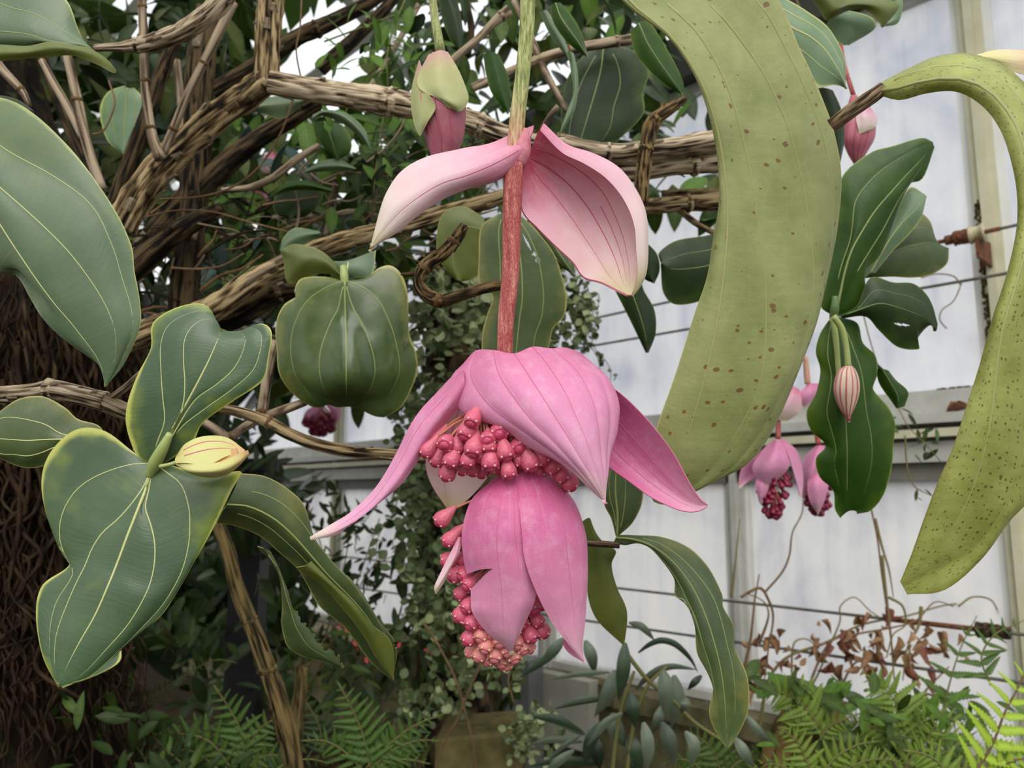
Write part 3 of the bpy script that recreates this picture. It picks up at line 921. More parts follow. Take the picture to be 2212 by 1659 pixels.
rb = random.Random(3)
def cluster(parent, D, axis, tips, ln=58, seed=1, kind='rose', fill=0, rad=100):
    pd = Bag()
    for tpt in tips:
        x, y, dz, bx, by, bz = tpt[:6]
        kd = tpt[6] if len(tpt) > 6 else kind
        t3 = Vector(P(x, y, D + dz * D / F)); b3 = Vector(P(bx, by, D + bz * D / F))
        v = (t3 - b3)
        L = ln * D / F * rb.uniform(0.9, 1.08)
        root = bud(parent, (x, y, dz), (bx, by, bz), D, kd, L)
        ax = Vector(P(*axis(by), D))
        mid = (root + ax) * 0.5 + Vector((0, 0, 0.004))
        pd.tube([ax, mid, root + v.normalized() * 0.002], [0.0011, 0.0009, 0.0009], sides=6, n=8)
    pd.build('pedicels', PED, parent)

ax1 = lambda y: (1040, 905)
up = []
for (x, y, dz) in [(913, 988, -40), (936, 1008, -30), (958, 965, -85), (968, 1012, -70), (960, 1040, -36), (996, 1028, -30), (1007, 1012, -80), (1019, 988, -92), (979, 982, -60),
                   (1053, 956, -95), (1080, 942, -88), (1056, 982, -84), (1060, 1018, -88), (1034, 1000, -70), (1097, 996, -90), (1103, 1036, -84), (1124, 974, -84), (1154, 1018, -78), (1130, 1010, -60),
                   (1181, 1006, -60), (1202, 1024, -44), (1212, 1004, -40), (1240, 1060, -20), (1222, 1042, -30), (1020, 1030, -24), (1078, 1026, -40), (1040, 1034, -10), (930, 965, -20), (1110, 940, -70), (1000, 950, -80), (1170, 1034, -20), (1140, 1040, -10), (1015, 920, -95)]:
    d = Vector((x - 1050, (y - 900) * 0.9, dz + 20))
    d.normalize()
    d = (d + Vector((0, 0.75, 0))).normalized()
    if (x, y) in ((958, 965), (1053, 956), (1080, 942), (1124, 974)):
        d = (d + Vector((0, -0.1, -1.2))).normalized()
    up.append((x, y, dz, x - d.x * 50, y - d.y * 50, dz - d.z * 50))
cluster(flo, DF, ax1, up, 63)
lo = []
ax2 = lambda y: (1085, min(1390, max(1090, y - 25)))
low = [(941, 1134, -30), (958, 1178, -40), (952, 1218, -20), (968, 1252, -30), (990, 1250, -50), (1002, 1272, -60), (983, 1292, -20), (983, 1343, -40), (1000, 1323, -56), (1010, 1360, -60), (1040, 1360, -66),
       (1003, 1394, -46), (1034, 1388, -64), (1045, 1412, -66), (1028, 1430, -40), (1047, 1438, -30), (1067, 1432, -56), (1083, 1444, -34), (1114, 1434, -46), (1118, 1404, -60), (1131, 1360, -60), (1155, 1388, -50),
       (1171, 1353, -40), (1158, 1326, -60), (1178, 1316, -40), (1182, 1377, -20), (1134, 1414, -44), (1098, 1420, -60), (1060, 1380, -66), (1080, 1400, -70), (1020, 1330, -20), (1150, 1410, -10), (1010, 1420, -10), (1065, 1405, -40), (1030, 1300, -20), (1145, 1350, -20), (1100, 1446, -10), (975, 1165, -5), (985, 1215, -10), (1000, 1190, -30)]
for (x, y, dz) in low:
    d = Vector((x - 1085, 0, dz * 1.6 + 20))
    if d.length > 1: d.normalize()
    dn = 0.35 + 1.2 * max(0, (y - 1200) / 240.0)
    if y < 1200: dn = 0.9
    d = (d + Vector((0, dn, 0))).normalized()
    kd = 'rose'
    if y > 1400 or (y > 1378 and abs(x - 1065) < 45): kd = 'peach'
    if (x, y) in ((983, 1343), (1155, 1388), (1003, 1394)): kd = 'rose'
    lo.append((x, y, dz, x - d.x * 48, y - d.y * 48, dz - d.z * 48, kd))
cluster(flo, DF, ax2, lo, 58)

# smaller pink flowers further back by the glass
def small_flower(label, D, x0, y0, y1, bracts, nb, rx, bc, bot, stem_top, group=None, kind='wine', seed=1):
    f = thing('pendant_flower', label, 'flower', P(bc[0], bot, D), group)
    px = D / F
    tube('stalk', pts3(stem_top + [(x0, y0)], D), [4.5 * px, 5.5 * px, 6 * px], ST_RED, f, sides=8, n=12)
    for cs in bracts:
        leaf('bract', cs, D, PM_H, f, th=0.0012, nv=20, nu=13, wav=0.001)
    q = random.Random(seed)
    ped = Bag()
    for i in range(nb):
        th = q.uniform(-math.pi, math.pi); zz = q.random()
        yy = y0 + (bot - y0) * (0.45 + 0.55 * zz)
        rr = rx * math.sqrt(max(0.05, 1 - max(0, (zz - 0.35) / 0.65) ** 2)) * q.uniform(0.75, 1.0)
        x = bc[0] + rr * math.cos(th); dz = rr * math.sin(th)
        tip = (x, yy, dz); bs = (x - (x - bc[0]) * 0.35, yy - 17, dz * 0.65)
        r = bud(f, tip, bs, D, kind, 21 * px, dots=False)
        ped.tube([P(bc[0], yy - 40, D), r], [0.0012, 0.0009], sides=4, n=3)
    ped.build('pedicels', PED, f)
    return f
small_flower('small pink flower with dark wine buds hanging left of its twin', 1.15, 1681, 948, 0, [
    [[(1668, 952, 10), (1645, 975, 0), (1626, 1005, -10), (1630, 1030, -14), (1647, 1060, -14)], [(1678, 950, -14), (1672, 980, -40), (1662, 1010, -48), (1655, 1035, -36), (1648, 1061, -14)], [(1688, 950, -6), (1700, 980, -30), (1704, 1010, -30), (1680, 1036, -22), (1650, 1061, -14)]],
    [[(1684, 950, -10), (1700, 975, -22), (1712, 1010, -24), (1722, 1045, -18), (1729, 1076, -10)], [(1690, 948, 0), (1712, 972, -6), (1726, 1010, -8), (1730, 1045, -8), (1730, 1077, -10)], [(1694, 948, 20), (1722, 975, 20), (1734, 1015, 10), (1735, 1050, 0), (1731, 1077, -10)]],
    [[(1660, 960, 20), (1630, 990, 20), (1604, 1010, 10), (1594, 1054, 0)], [(1664, 975, 30), (1636, 1010, 30), (1612, 1030, 20), (1595, 1056, 0)], [(1668, 995, 30), (1640, 1025, 30), (1618, 1040, 18), (1596, 1056, 0)]],
    [[(1640, 1020, -8), (1632, 1045, -20), (1636, 1070, -22), (1642, 1090, -20)], [(1652, 1024, -20), (1646, 1050, -30), (1644, 1072, -28), (1643, 1091, -20)], [(1664, 1030, -20), (1660, 1055, -26), (1652, 1075, -24), (1645, 1091, -20)]],
], 70, 38, (1672, 1040), 1125, [(1680, 880), (1681, 915)], 'pair of flowers by the glass', seed=4)
small_flower('small pink flower with dark wine buds half hidden by a hanging leaf', 1.2, 1768, 960, 0, [
    [[(1762, 962, 10), (1740, 985, 0), (1728, 1015, -10), (1728, 1045, -14), (1734, 1076, -14)], [(1770, 962, -14), (1760, 990, -40), (1752, 1020, -44), (1744, 1050, -30), (1735, 1077, -14)], [(1782, 962, -6), (1784, 990, -30), (1774, 1020, -30), (1758, 1048, -22), (1737, 1077, -14)]],
    [[(1756, 1010, -14), (1744, 1045, -40), (1748, 1080, -44), (1765, 1110, -30)], [(1770, 1010, -24), (1766, 1045, -54), (1766, 1080, -50), (1766, 1112, -30)], [(1790, 1010, -14), (1790, 1045, -40), (1782, 1080, -40), (1768, 1112, -30)]],
], 60, 38, (1768, 1045), 1116, [(1755, 880), (1762, 920)], 'pair of flowers by the glass', seed=5)
# loose pale bracts above that pair
f = thing('medinilla_bract_pair', 'pale pink upper bracts above the pair of small flowers', 'bracts', P(1720, 905, 1.15))
leaf('bract', [[(1712, 832, 0), (1690, 850, -4), (1676, 880, -6), (1678, 906, -6)], [(1718, 836, -16), (1708, 860, -26), (1698, 885, -24), (1690, 909, -10)], [(1728, 842, -6), (1732, 865, -16), (1728, 890, -14), (1704, 908, -8)]], 1.15, PM_P, f, nv=20, nu=13)
leaf('bract', [[(1746, 828, 0), (1730, 845, -10), (1726, 862, -10), (1736, 880, -6)], [(1752, 828, -10), (1748, 846, -20), (1744, 862, -18), (1738, 881, -6)], [(1770, 828, 0), (1768, 846, -10), (1756, 864, -10), (1740, 882, -6)]], 1.15, PM_H, f, nv=20, nu=13)
tube('stalk', pts3([(1740, 770), (1742, 800), (1745, 830)], 1.15), [0.004, 0.0045, 0.005], ST_PNK, f, sides=8, n=10)
small_flower('dark magenta flower far behind the round glossy leaf', 2.0, 697, 872, 0, [
    [[(690, 872, 0), (665, 884, -10), (655, 900, -10), (658, 915, -8)], [(695, 874, -10), (680, 892, -20), (668, 908, -16), (659, 917, -8)], [(700, 876, -6), (694, 898, -14), (680, 912, -12), (661, 918, -8)]],
    [[(700, 872, 0), (712, 886, -10), (718, 902, -10), (722, 918, -8)], [(706, 872, -6), (722, 884, -14), (728, 900, -12), (724, 918, -8)], [(712, 872, 6), (734, 880, 0), (736, 900, -4), (726, 918, -8)]],
], 60, 40, (692, 900), 945, [(700, 820), (698, 850)], None, seed=6)
f = thing('pendant_flower', 'faded pink flower glimpsed between the upper left branches', 'flower', P(580, 380, 1.6))
leaf('bract', [[(585, 325, 0), (566, 340, -6), (562, 362, -8), (576, 385, -6)], [(592, 330, -10), (584, 348, -20), (580, 366, -18), (580, 386, -6)], [(600, 335, 0), (602, 350, -10), (600, 368, -10), (584, 386, -6)]], 1.6, PM_I, f, nv=16)
f2 = thing('pendant_flower', 'rose bract cup hanging low between the upper left branches', 'flower', P(555, 452, 1.6))
leaf('bract', [[(540, 412, 0), (528, 425, -6), (528, 440, -8), (545, 450, -6)], [(555, 412, -14), (552, 428, -26), (552, 442, -22), (556, 453, -8)], [(575, 420, 0), (580, 432, -10), (578, 444, -10), (562, 453, -6)]], 1.6, (M['lower'], M['lower'], M['prim']), f2, nv=16)

# closed buds
def closed_bud(label, D, stem, shells, mats, group=None):
    f = thing('flower_bud', label, 'flower bud', P(shells[0][1][-1][0], shells[0][1][-1][1], D), group)
    tube('stalk', pts3(stem[0], D), [r * D / F for r in stem[1]], stem[2], f, sides=10, n=18)
    for c, mt, lb in shells:
        pass
    return f
BUDG = petal_mat('bud_sepal', S(196, 150, 140), S(172, 172, 112), S(186, 190, 132), S(188, 196, 130), 0.5, 0.1, 0.2)
BUDR = petal_mat('bud_petal', S(176, 104, 112), S(188, 112, 124), S(180, 98, 116), S(170, 130, 110), 0.45, 0.1, 0.2)
def shell_bud(label, D, cx, rows, sep=(), stem=None, mat=BUDR, smat=BUDG, striped=None, cat='flower bud'):
    """rows: (y, xl, xr) silhouette from top to bottom; sep: overlapping sepals as curve sets"""
    f = thing('flower_bud', label, cat, P(cx, rows[-1][0], D))
    px = D / F
    if stem: tube('stalk', pts3(stem[0], D), [r * px for r in stem[1]], stem[2], f, sides=10, n=18)
    seg = 28
    A = np.array([[(y, xl, xr)] for y, xl, xr in rows], float)
    T = np.linspace(0, 1, len(rows))
    B = hermite(A, T, np.linspace(0, 1, 30))[:, 0]
    V, Fc, uv = [], [], []
    for i, (y, xl, xr) in enumerate(B):
        c, r = (xl + xr) / 2, max(0.3, (xr - xl) / 2)
        for j in range(seg):
            a = 2 * math.pi * j / seg
            w = 1 + 0.05 * abs(math.cos(3 * a + i * 0.05))
            V.append(P(c + r * w * math.cos(a), y, D + r * w * math.sin(a) * px)); uv.append((j / seg, i / 29))
    for i in range(29):
        for j in range(seg):
            k = (j + 1) % seg
            Fc.append((i * seg + j, (i + 1) * seg + j, (i + 1) * seg + k, i * seg + k))
    mk('petals', [tuple(v) for v in V], Fc, mat, f, uv)
    if striped:
        for a in striped:
            pts = []
            for i in range(1, 29):
                y, xl, xr = B[i]
                c, r = (xl + xr) / 2, (xr - xl) / 2
                pts.append(P(c + r * 1.05 * math.cos(a), y, D + r * 1.05 * math.sin(a) * px))
            tube('rib', pts, [1.0 * px, 1.6 * px, 1.0 * px], M['pveind'], f, sides=5, n=28)
    for cs in sep:
        leaf('sepal', cs, D, (smat, smat, smat), f, th=0.0008, nv=24, nu=17, wav=0.0008)
    return f
shell_bud('closed pink and green bud hanging beside the top of the main flower', 0.62, 955,
          [(112, 935, 962), (140, 915, 980), (180, 898, 998), (220, 893, 1004), (260, 905, 1004), (300, 920, 1000), (340, 932, 985), (368, 944, 975)],
          [[[(925, 118, -14), (905, 160, -20), (902, 182, -34), (912, 196, -48), (940, 210, -60), (970, 232, -58)], [(950, 108, -24), (945, 150, -54), (950, 185, -66), (962, 206, -68), (976, 224, -66), (988, 240, -50)], [(968, 112, -10), (990, 150, -30), (1004, 182, -36), (1012, 208, -36), (1008, 226, -38), (996, 240, -46)]],
           [[(905, 130, 0), (890, 190, 0), (888, 230, -4), (895, 270, -14), (906, 292, -24)], [(912, 150, -20), (905, 195, -36), (906, 232, -44), (908, 265, -42), (908, 293, -28)], [(915, 165, -34), (926, 205, -58), (940, 232, -62), (924, 262, -52), (910, 292, -30)]]],
          ([(920, -260), (932, -30), (938, 30), (946, 80), (952, 116)], [9, 9, 9, 9, 11], ST_GRN), striped=[-1.2, -1.75, -2.3])
shell_bud('pink striped bud with a cream scale behind the forked twig', 0.95, 1856,
          [(205, 1838, 1850), (235, 1830, 1878), (270, 1824, 1890), (300, 1821, 1888), (330, 1830, 1872), (356, 1845, 1858)],
          [[[(1850, 225, -10), (1848, 250, -30), (1852, 270, -38), (1856, 290, -36)], [(1866, 226, -30), (1872, 250, -44), (1874, 268, -44), (1870, 284, -40)], [(1880, 230, -6), (1894, 252, -14), (1895, 268, -18), (1886, 278, -26)]]],
          ([(1800, -60), (1812, 60), (1824, 140), (1845, 210)], [4, 4, 4, 5], ST_RED), striped=[-1.0, -1.4, -1.8, -2.3], smat=M['pale'])
CREAMB = petal_mat('bud_cream', S(214, 190, 160), S(224, 196, 176), S(220, 206, 164), S(190, 190, 130), 0.5, 0.1, 0.2)
shell_bud('small cream bud striped with pink hanging on the dark leaf', 0.72, 1830,
          [(790, 1826, 1840), (800, 1812, 1848), (820, 1804, 1855), (845, 1802, 1856), (870, 1808, 1850), (890, 1818, 1842), (900, 1826, 1838), (912, 1831, 1836)],
          (), ([(1800, 683), (1818, 710), (1828, 750), (1832, 792)], [7, 7, 6, 7], M['petiole']), CREAMB, striped=[-0.6, -1.1, -1.6, -2.1, -2.6])
o = thing('flower_stalk', 'pale twin stalk hanging beside the small cream bud', 'flower stalk', P(1815, 820, 0.735))
tube('stalk', pts3([(1797, 685), (1803, 715), (1808, 760), (1812, 815)], 0.735), [0.003, 0.003, 0.0026, 0.0026], M['petiole'], o, sides=8, n=16)
# folded young bud on the left shoot
BY = petal_mat('young_bud', S(196, 188, 110), S(206, 204, 136), S(200, 196, 120), S(206, 160, 116), 0.5, 0.15, 0.1)
BYI = petal_mat('young_bud_inside', S(176, 104, 60), S(190, 130, 80), S(206, 160, 110), S(206, 160, 116), 0.5, 0.15, 0.1)
o = thing('flower_bud', 'folded yellow green bud with a brown mouth at the leaf joint', 'flower bud', P(455, 1032, 0.45))
leaf('sepal', [[(380, 985, 0), (400, 958, 10), (440, 942, 16), (490, 945, 16), (530, 972, 10)], [(378, 992, -26), (405, 980, -24), (445, 968, -6), (488, 966, 4), (528, 974, 4)], [(380, 1000, -34), (408, 1000, -44), (445, 1006, -34), (490, 985, -8), (526, 978, 0)]], 0.45, (BY, BYI, BY), o, th=0.001, nv=26, nu=19, wav=0.0008, veins=[(-0.5, 0.15, 0.9, 1), (0.1, 0.15, 0.9, 1)], vmat=M['pveind'], vr=0.0005)
leaf('sepal', [[(378, 998, -20), (400, 1002, -40), (440, 1002, -44), (480, 996, -40), (520, 978, -20), (536, 972, -6)], [(382, 1006, -26), (404, 1018, -46), (445, 1020, -54), (486, 1014, -46), (520, 996, -26), (538, 978, -6)], [(388, 1008, -10), (410, 1024, -20), (450, 1032, -24), (490, 1026, -20), (520, 1004, -12), (539, 982, -6)]], 0.45, (BY, BYI, BY), o, th=0.001, nv=26, nu=15, wav=0.0008)
leaf('sepal', [[(440, 992, -10), (452, 984, 0), (470, 976, 6), (490, 972, 6), (510, 968, 0)], [(446, 1000, -20), (458, 996, -14), (474, 990, -6), (492, 986, -4), (512, 978, -8)], [(448, 1006, -26), (462, 1006, -28), (478, 1004, -26), (496, 996, -22), (514, 984, -14)]], 0.45, (BYI, BYI, BY), o, th=0.001, nv=20, nu=11)
tube('stalk', pts3([(345, 1008), (365, 1004), (385, 998)], 0.452), [0.0012, 0.0012, 0.0014], M['petiole'], o, sides=7, n=8)
# pink and cream bract tip at the right edge
o = thing('medinilla_bract', 'cream bract with a pink tip behind the arching leaf at the right edge', 'bract', P(2212, 170, 0.60))
leaf('bract', [[(2110, 118, 4), (2150, 108, 0), (2200, 108, -2), (2260, 118, 0), (2310, 150, 6)], [(2112, 122, -10), (2155, 124, -20), (2205, 128, -22), (2262, 136, -18), (2312, 156, 0)], [(2120, 128, -4), (2160, 145, -16), (2210, 160, -20), (2262, 166, -16), (2312, 164, 0)]], 0.60, (petal_mat('bract_cream', S(220, 214, 140), S(226, 216, 160), S(224, 160, 150), S(216, 120, 140)),) * 3, o, nv=20)
# ------------------------------------------------------------------ the large leaves
LB = (M['up_blue'], M['under_sm'], RIM)
LD = (M['up_deep'], M['under_sm'], RIM)
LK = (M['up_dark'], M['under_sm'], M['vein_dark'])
LG = (M['up_grass'], M['under_sm'], M['vein_soft'])
LU = (M['up_dull'], M['under_sm'], M['vein_olive'])
LM = (M['up_mint'], M['under_sm'], RIM)
UN = (M['up_dull'], M['under'], M['vein_olive'])
UN2 = (M['up_dull'], M['under2'], M['vein_olive'])

# big hanging leaf, underside to the camera
t = thing('large_leaf', 'huge olive leaf underside with rust spots curving down right of the flower', 'leaf', P(1420, 1090, 0.53))
leaf('blade', [
    [(1300, -70, -10), (1345, 2, -20), (1440, 66, -26), (1500, 150, -20), (1532, 232, -10), (1548, 320, 0), (1553, 430, 4), (1542, 510, 4), (1528, 594, 0), (1502, 672, -4), (1474, 762, -6), (1446, 845, -6), (1420, 918, -4), (1402, 990, 0), (1396, 1048, 4), (1412, 1084, 6)],
    [(1308, -76, -14), (1360, 4, -28), (1450, 80, -36), (1508, 166, -34), (1540, 248, -28), (1560, 335, -22), (1572, 440, -20), (1570, 520, -22), (1562, 606, -26), (1550, 692, -30), (1532, 780, -32), (1510, 862, -28), (1486, 940, -20), (1460, 1006, -10), (1440, 1056, 0), (1422, 1088, 6)],
    [(1330, -90, 0), (1420, -10, 0), (1506, 70, 0), (1560, 162, 2), (1594, 260, 4), (1616, 350, 4), (1634, 450, 4), (1644, 530, 2), (1654, 615, 0), (1656, 700, -4), (1650, 780, -10), (1632, 858, -12), (1590, 938, -10), (1540, 1010, -4), (1490, 1056, 2), (1430, 1090, 6)],
    [(1380, -120, 20), (1490, -30, 30), (1580, 60, 36), (1650, 160, 42), (1694, 256, 48), (1724, 350, 50), (1744, 450, 50), (1754, 532, 46), (1758, 610, 42), (1750, 690, 36), (1726, 772, 28), (1690, 850, 20), (1640, 936, 12), (1580, 1010, 6), (1510, 1058, 6), (1438, 1090, 6)],
    [(1480, -160, 50), (1590, -80, 66), (1676, -6, 78), (1730, 110, 90), (1776, 210, 98), (1804, 290, 104), (1818, 385, 106), (1811, 480, 102), (1796, 565, 96), (1776, 648, 84), (1746, 746, 70), (1706, 850, 54), (1664, 940, 38), (1606, 1008, 24), (1530, 1046, 14), (1446, 1091, 8)],
], [0.50, 0.52, 0.53, 0.54], UN, t, th=0.0009, nv=90, nu=49, quilt=0.0012, wav=0.0008, wfreq=30, face='under', veins=[(-0.5, 0, 0.99, 1.5), (0.0, 0.1, 0.97, 1.0), (0.5, 0.12, 0.93, 0.8), (0.84, 0.15, 0.9, 0.55)], vmat=M['vein_olive'], vr=0.0010, u=[-1, -0.5, 0, 0.5, 1])

tube('petiole', pts3([(1220, -330, -30), (1270, -180, -20), (1306, -84, -8), (1345, -20, -8)], 0.51), [0.005, 0.005, 0.0045, 0.003], M['petiole'], t, sides=9, n=20)
# arching leaf at the right edge, underside to the camera
t = thing('large_leaf', 'speckled yellow green leaf arching from the twig and hanging at the right edge', 'leaf', P(1945, 1285, 0.46))
leaf('blade', [
    [(1900, 206, 0), (1945, 216, -8), (2000, 202, -14), (2064, 198, -20), (2118, 226, -26), (2158, 276, -30), (2182, 340, -30), (2197, 420, -26), (2192, 520, -20), (2168, 615, -14), (2140, 700, -10), (2112, 800, -8), (2086, 883, -8), (2056, 972, -8), (2028, 1036, -8), (1996, 1122, -6), (1970, 1196, -4), (1945, 1258, 0)],
    [(1902, 196, -10), (1950, 188, -22), (2005, 172, -30), (2074, 170, -36), (2136, 196, -42), (2186, 254, -46), (2214, 330, -48), (2226, 420, -48), (2218, 520, -48), (2196, 612, -46), (2168, 702, -44), (2153, 800, -40), (2144, 886, -36), (2126, 972, -32), (2106, 1046, -26), (2070, 1122, -18), (2026, 1192, -10), (1948, 1262, 0)],
    [(1904, 186, -4), (1956, 164, -10), (2014, 144, -14), (2084, 142, -16), (2152, 166, -18), (2210, 224, -18), (2246, 310, -16), (2264, 410, -14), (2264, 520, -14), (2252, 620, -14), (2234, 720, -14), (2222, 820, -12), (2216, 916, -10), (2208, 1006, -8), (2186, 1070, -6), (2146, 1136, -4), (2084, 1200, 0), (1952, 1268, 2)],
    [(1906, 176, 10), (1962, 148, 16), (2020, 122, 20), (2090, 116, 26), (2162, 140, 30), (2230, 196, 36), (2280, 290, 40), (2308, 400, 44), (2322, 520, 46), (2326, 640, 46), (2318, 760, 44), (2300, 870, 40), (2272, 980, 34), (2234, 1066, 26), (2186, 1122, 20), (2120, 1208, 12), (2040, 1274, 6), (1960, 1284, 4)],
], [0.50, 0.47, 0.45, 0.45, 0.46], UN2, t, th=0.0009, nv=90, nu=37, quilt=0.0010, wav=0.0008, wfreq=35, face='under', veins=[(-0.333, 0, 0.99, 1.3), (0.333, 0.02, 0.97, 0.9)], vmat=M['vein_olive'], vr=0.0011)
BK_TW = bark_mat('twig_bark', S(46, 36, 26), S(104, 84, 60), S(160, 138, 108), 4, 60)
tube('twig', pts3([(1796, 272, 40), (1830, 246, 20), (1870, 218, 6), (1908, 190, -2)], 0.5), [0.0045, 0.0048, 0.0046, 0.0042], BK_TW, t, sides=14, bark=0.16, freq=40)['label'] = 'peeling brown twig'

# left leaf A
t = thing('large_leaf', 'blue green leaf with pale parallel veins entering from the left edge', 'leaf', P(229, 835, 0.50))
leaf('blade', [
    [(-190, 215, 0), (-70, 206, 6), (40, 224, 10), (150, 318, 12), (240, 440, 14), (284, 530, 14), (290, 582, 10), (302, 650, 8), (302, 708, 4), (268, 786, 0), (229, 834, -6)],
    [(-190, 222, -4), (-76, 262, -4), (20, 328, -4), (118, 382, -2), (200, 446, 0), (246, 540, 2), (262, 596, 2), (282, 660, 0), (286, 716, -2), (258, 786, -4), (229, 834, -6)],
    [(-190, 232, -16), (-80, 332, -20), (0, 405, -24), (80, 476, -24), (150, 546, -24), (202, 616, -22), (226, 656, -20), (246, 704, -18), (251, 748, -14), (244, 794, -10), (228, 835, -6)],
    [(-190, 244, -20), (-96, 400, -24), (-20, 458, -28), (30, 532, -30), (74, 598, -28), (120, 660, -26), (152, 696, -22), (182, 734, -18), (206, 766, -14), (222, 800, -10), (228, 835, -6)],
    [(-190, 262, 4), (-116, 430, 6), (-60, 540, 6), (0, 580, 4), (44, 584, 0), (84, 632, -4), (100, 686, -4), (136, 728, -4), (186, 764, -4), (216, 790, -6), (227, 836, -6)],
    [(-184, 270, 24), (-110, 460, 24), (-50, 560, 24), (10, 586, 22), (40, 600, 20), (66, 644, 16), (94, 690, 10), (140, 732, 6), (188, 768, 2), (216, 793, -3), (227, 836, -6)],
], 0.5, LB, t, th=0.0008, nv=70, nu=48, quilt=0.0006, wav=0.0006, wfreq=25, veins=[(-0.6, 0.05, 0.97, 0.55), (-0.2, 0.05, 0.98, 0.8), (0.2, 0, 0.99, 1.1)], vmat=M['vein_pale'], vr=0.0007)
# top-left leaf with rolled lower edge
t = thing('large_leaf', 'broad grey green leaf with a rolled yellow margin in the top left corner', 'leaf', P(60, 130, 0.52))
leaf('blade', [
    [(-180, -120, 10), (-60, -110, 10), (40, -90, 8), (110, -40, 6), (150, 10, 4), (168, 60, 4), (185, 92, 0), (250, 152, 0)],
    [(-180, -60, -14), (-60, -20, -18), (20, 16, -20), (70, 28, -20), (120, 54, -18), (150, 76, -14), (184, 94, -6), (250, 153, 0)],
    [(-180, 0, -26), (-70, 60, -30), (0, 68, -32), (60, 74, -32), (104, 88, -28), (146, 94, -22), (186, 100, -12), (250, 154, 0)],
    [(-180, 60, -18), (-70, 100, -20), (0, 98, -22), (60, 99, -22), (110, 92, -22), (150, 96, -18), (192, 106, -10), (250, 155, 0)],
    [(-180, 90, 10), (-70, 118, 4), (0, 114, 0), (60, 112, -4), (110, 108, -6), (152, 108, -6), (200, 122, -4), (249, 156, 0)],
    [(-180, 110, 30), (-70, 140, 20), (0, 132, 14), (60, 126, 8), (110, 124, 4), (156, 120, 2), (205, 138, 0), (248, 158, 0)],
], 0.52, (M['up_blue'], M['under_sm'], M['vein_olive']), t, th=0.0009, nv=50, nu=42, quilt=0.0005, veins=[1, 2], vmat=M['vein_soft'], vr=0.0006)
leaf('rolled_margin', [
    [(-180, 60, -40), (-70, 96, -44), (0, 96, -46), (60, 98, -46), (106, 90, -44), (150, 96, -36), (192, 104, -20), (232, 128, -8), (250, 150, 0)],
    [(-180, 84, -52), (-70, 118, -56), (0, 114, -56), (60, 112, -54), (110, 104, -50), (152, 106, -42), (200, 116, -26), (236, 138, -10), (250, 152, 0)],
    [(-180, 110, -46), (-70, 140, -48), (0, 132, -46), (60, 127, -44), (110, 123, -40), (156, 120, -34), (208, 138, -20), (240, 156, -8), (249, 158, 0)],
], 0.52, (M['under_sm'], M['under_sm'], M['vein_olive']), t, nv=40, nu=17, wav=0.0006)['label'] = 'olive underside rolled up along the margin'
# dark leaf peeking behind leaf A
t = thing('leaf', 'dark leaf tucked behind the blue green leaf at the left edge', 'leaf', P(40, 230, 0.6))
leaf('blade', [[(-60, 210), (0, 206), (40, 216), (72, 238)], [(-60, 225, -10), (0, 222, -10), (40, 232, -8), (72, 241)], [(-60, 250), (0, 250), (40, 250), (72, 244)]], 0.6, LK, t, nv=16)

# left shoot: leaves in a cross around one joint
SH = thing('leafy_shoot', 'left shoot of broad veined leaves crossing at one joint', 'leafy shoot', P(330, 1010, 0.47))
leaf('leaf', [
    [(326, 1004, 0), (296, 985, -2), (273, 920, -6), (276, 868, -6), (298, 808, 0), (326, 752, 10), (331, 696, 20), (388, 662, 30), (446, 660, 36), (478, 712, 30)],
    [(330, 1003, -4), (338, 960, -8), (355, 910, -12), (351, 856, -12), (348, 800, -6), (348, 740, 4), (366, 700, 14), (410, 676, 24), (452, 674, 30), (479, 712, 30)],
    [(333, 1002, -8), (358, 950, -14), (392, 884, -16), (399, 830, -16), (396, 776, -10), (398, 736, -2), (412, 708, 8), (438, 690, 18), (466, 692, 26), (480, 713, 30)],
    [(336, 1001, -8), (366, 940, -14), (402, 872, -16), (430, 820, -14), (452, 776, -8), (466, 744, 0), (472, 728, 8), (476, 720, 18), (479, 715, 26), (480, 713, 30)],
    [(340, 1001, -8), (376, 936, -14), (420, 866, -14), (466, 832, -12), (502, 800, -6), (522, 766, 0), (530, 734, 8), (522, 720, 18), (504, 718, 26), (481, 713, 30)],
    [(344, 1002, -4), (386, 930, -10), (436, 888, -10), (500, 842, -10), (546, 800, -4), (562, 756, 4), (564, 722, 14), (544, 708, 22), (512, 716, 28), (481, 714, 30)],
    [(350, 1004, 2), (412, 962, 0), (440, 912, -2), (506, 865, -4), (568, 822, 0), (580, 775, 8), (587, 718, 16), (564, 699, 24), (516, 715, 30), (482, 714, 31)],
], 0.47, LD, SH, th=0.0008, nv=60, nu=49, quilt=0.0005, wav=0.0004, veins=[(-0.667, 0.12, 0.95, 0.75), (-0.333, 0.1, 0.97, 0.95), (0.0, 0, 0.95, 2.2), (0.333, 0.1, 0.97, 0.95), (0.667, 0.12, 0.95, 0.75)], vmat=M['vein_pale'], vr=0.00055)['label'] = 'upright heart-tipped leaf'
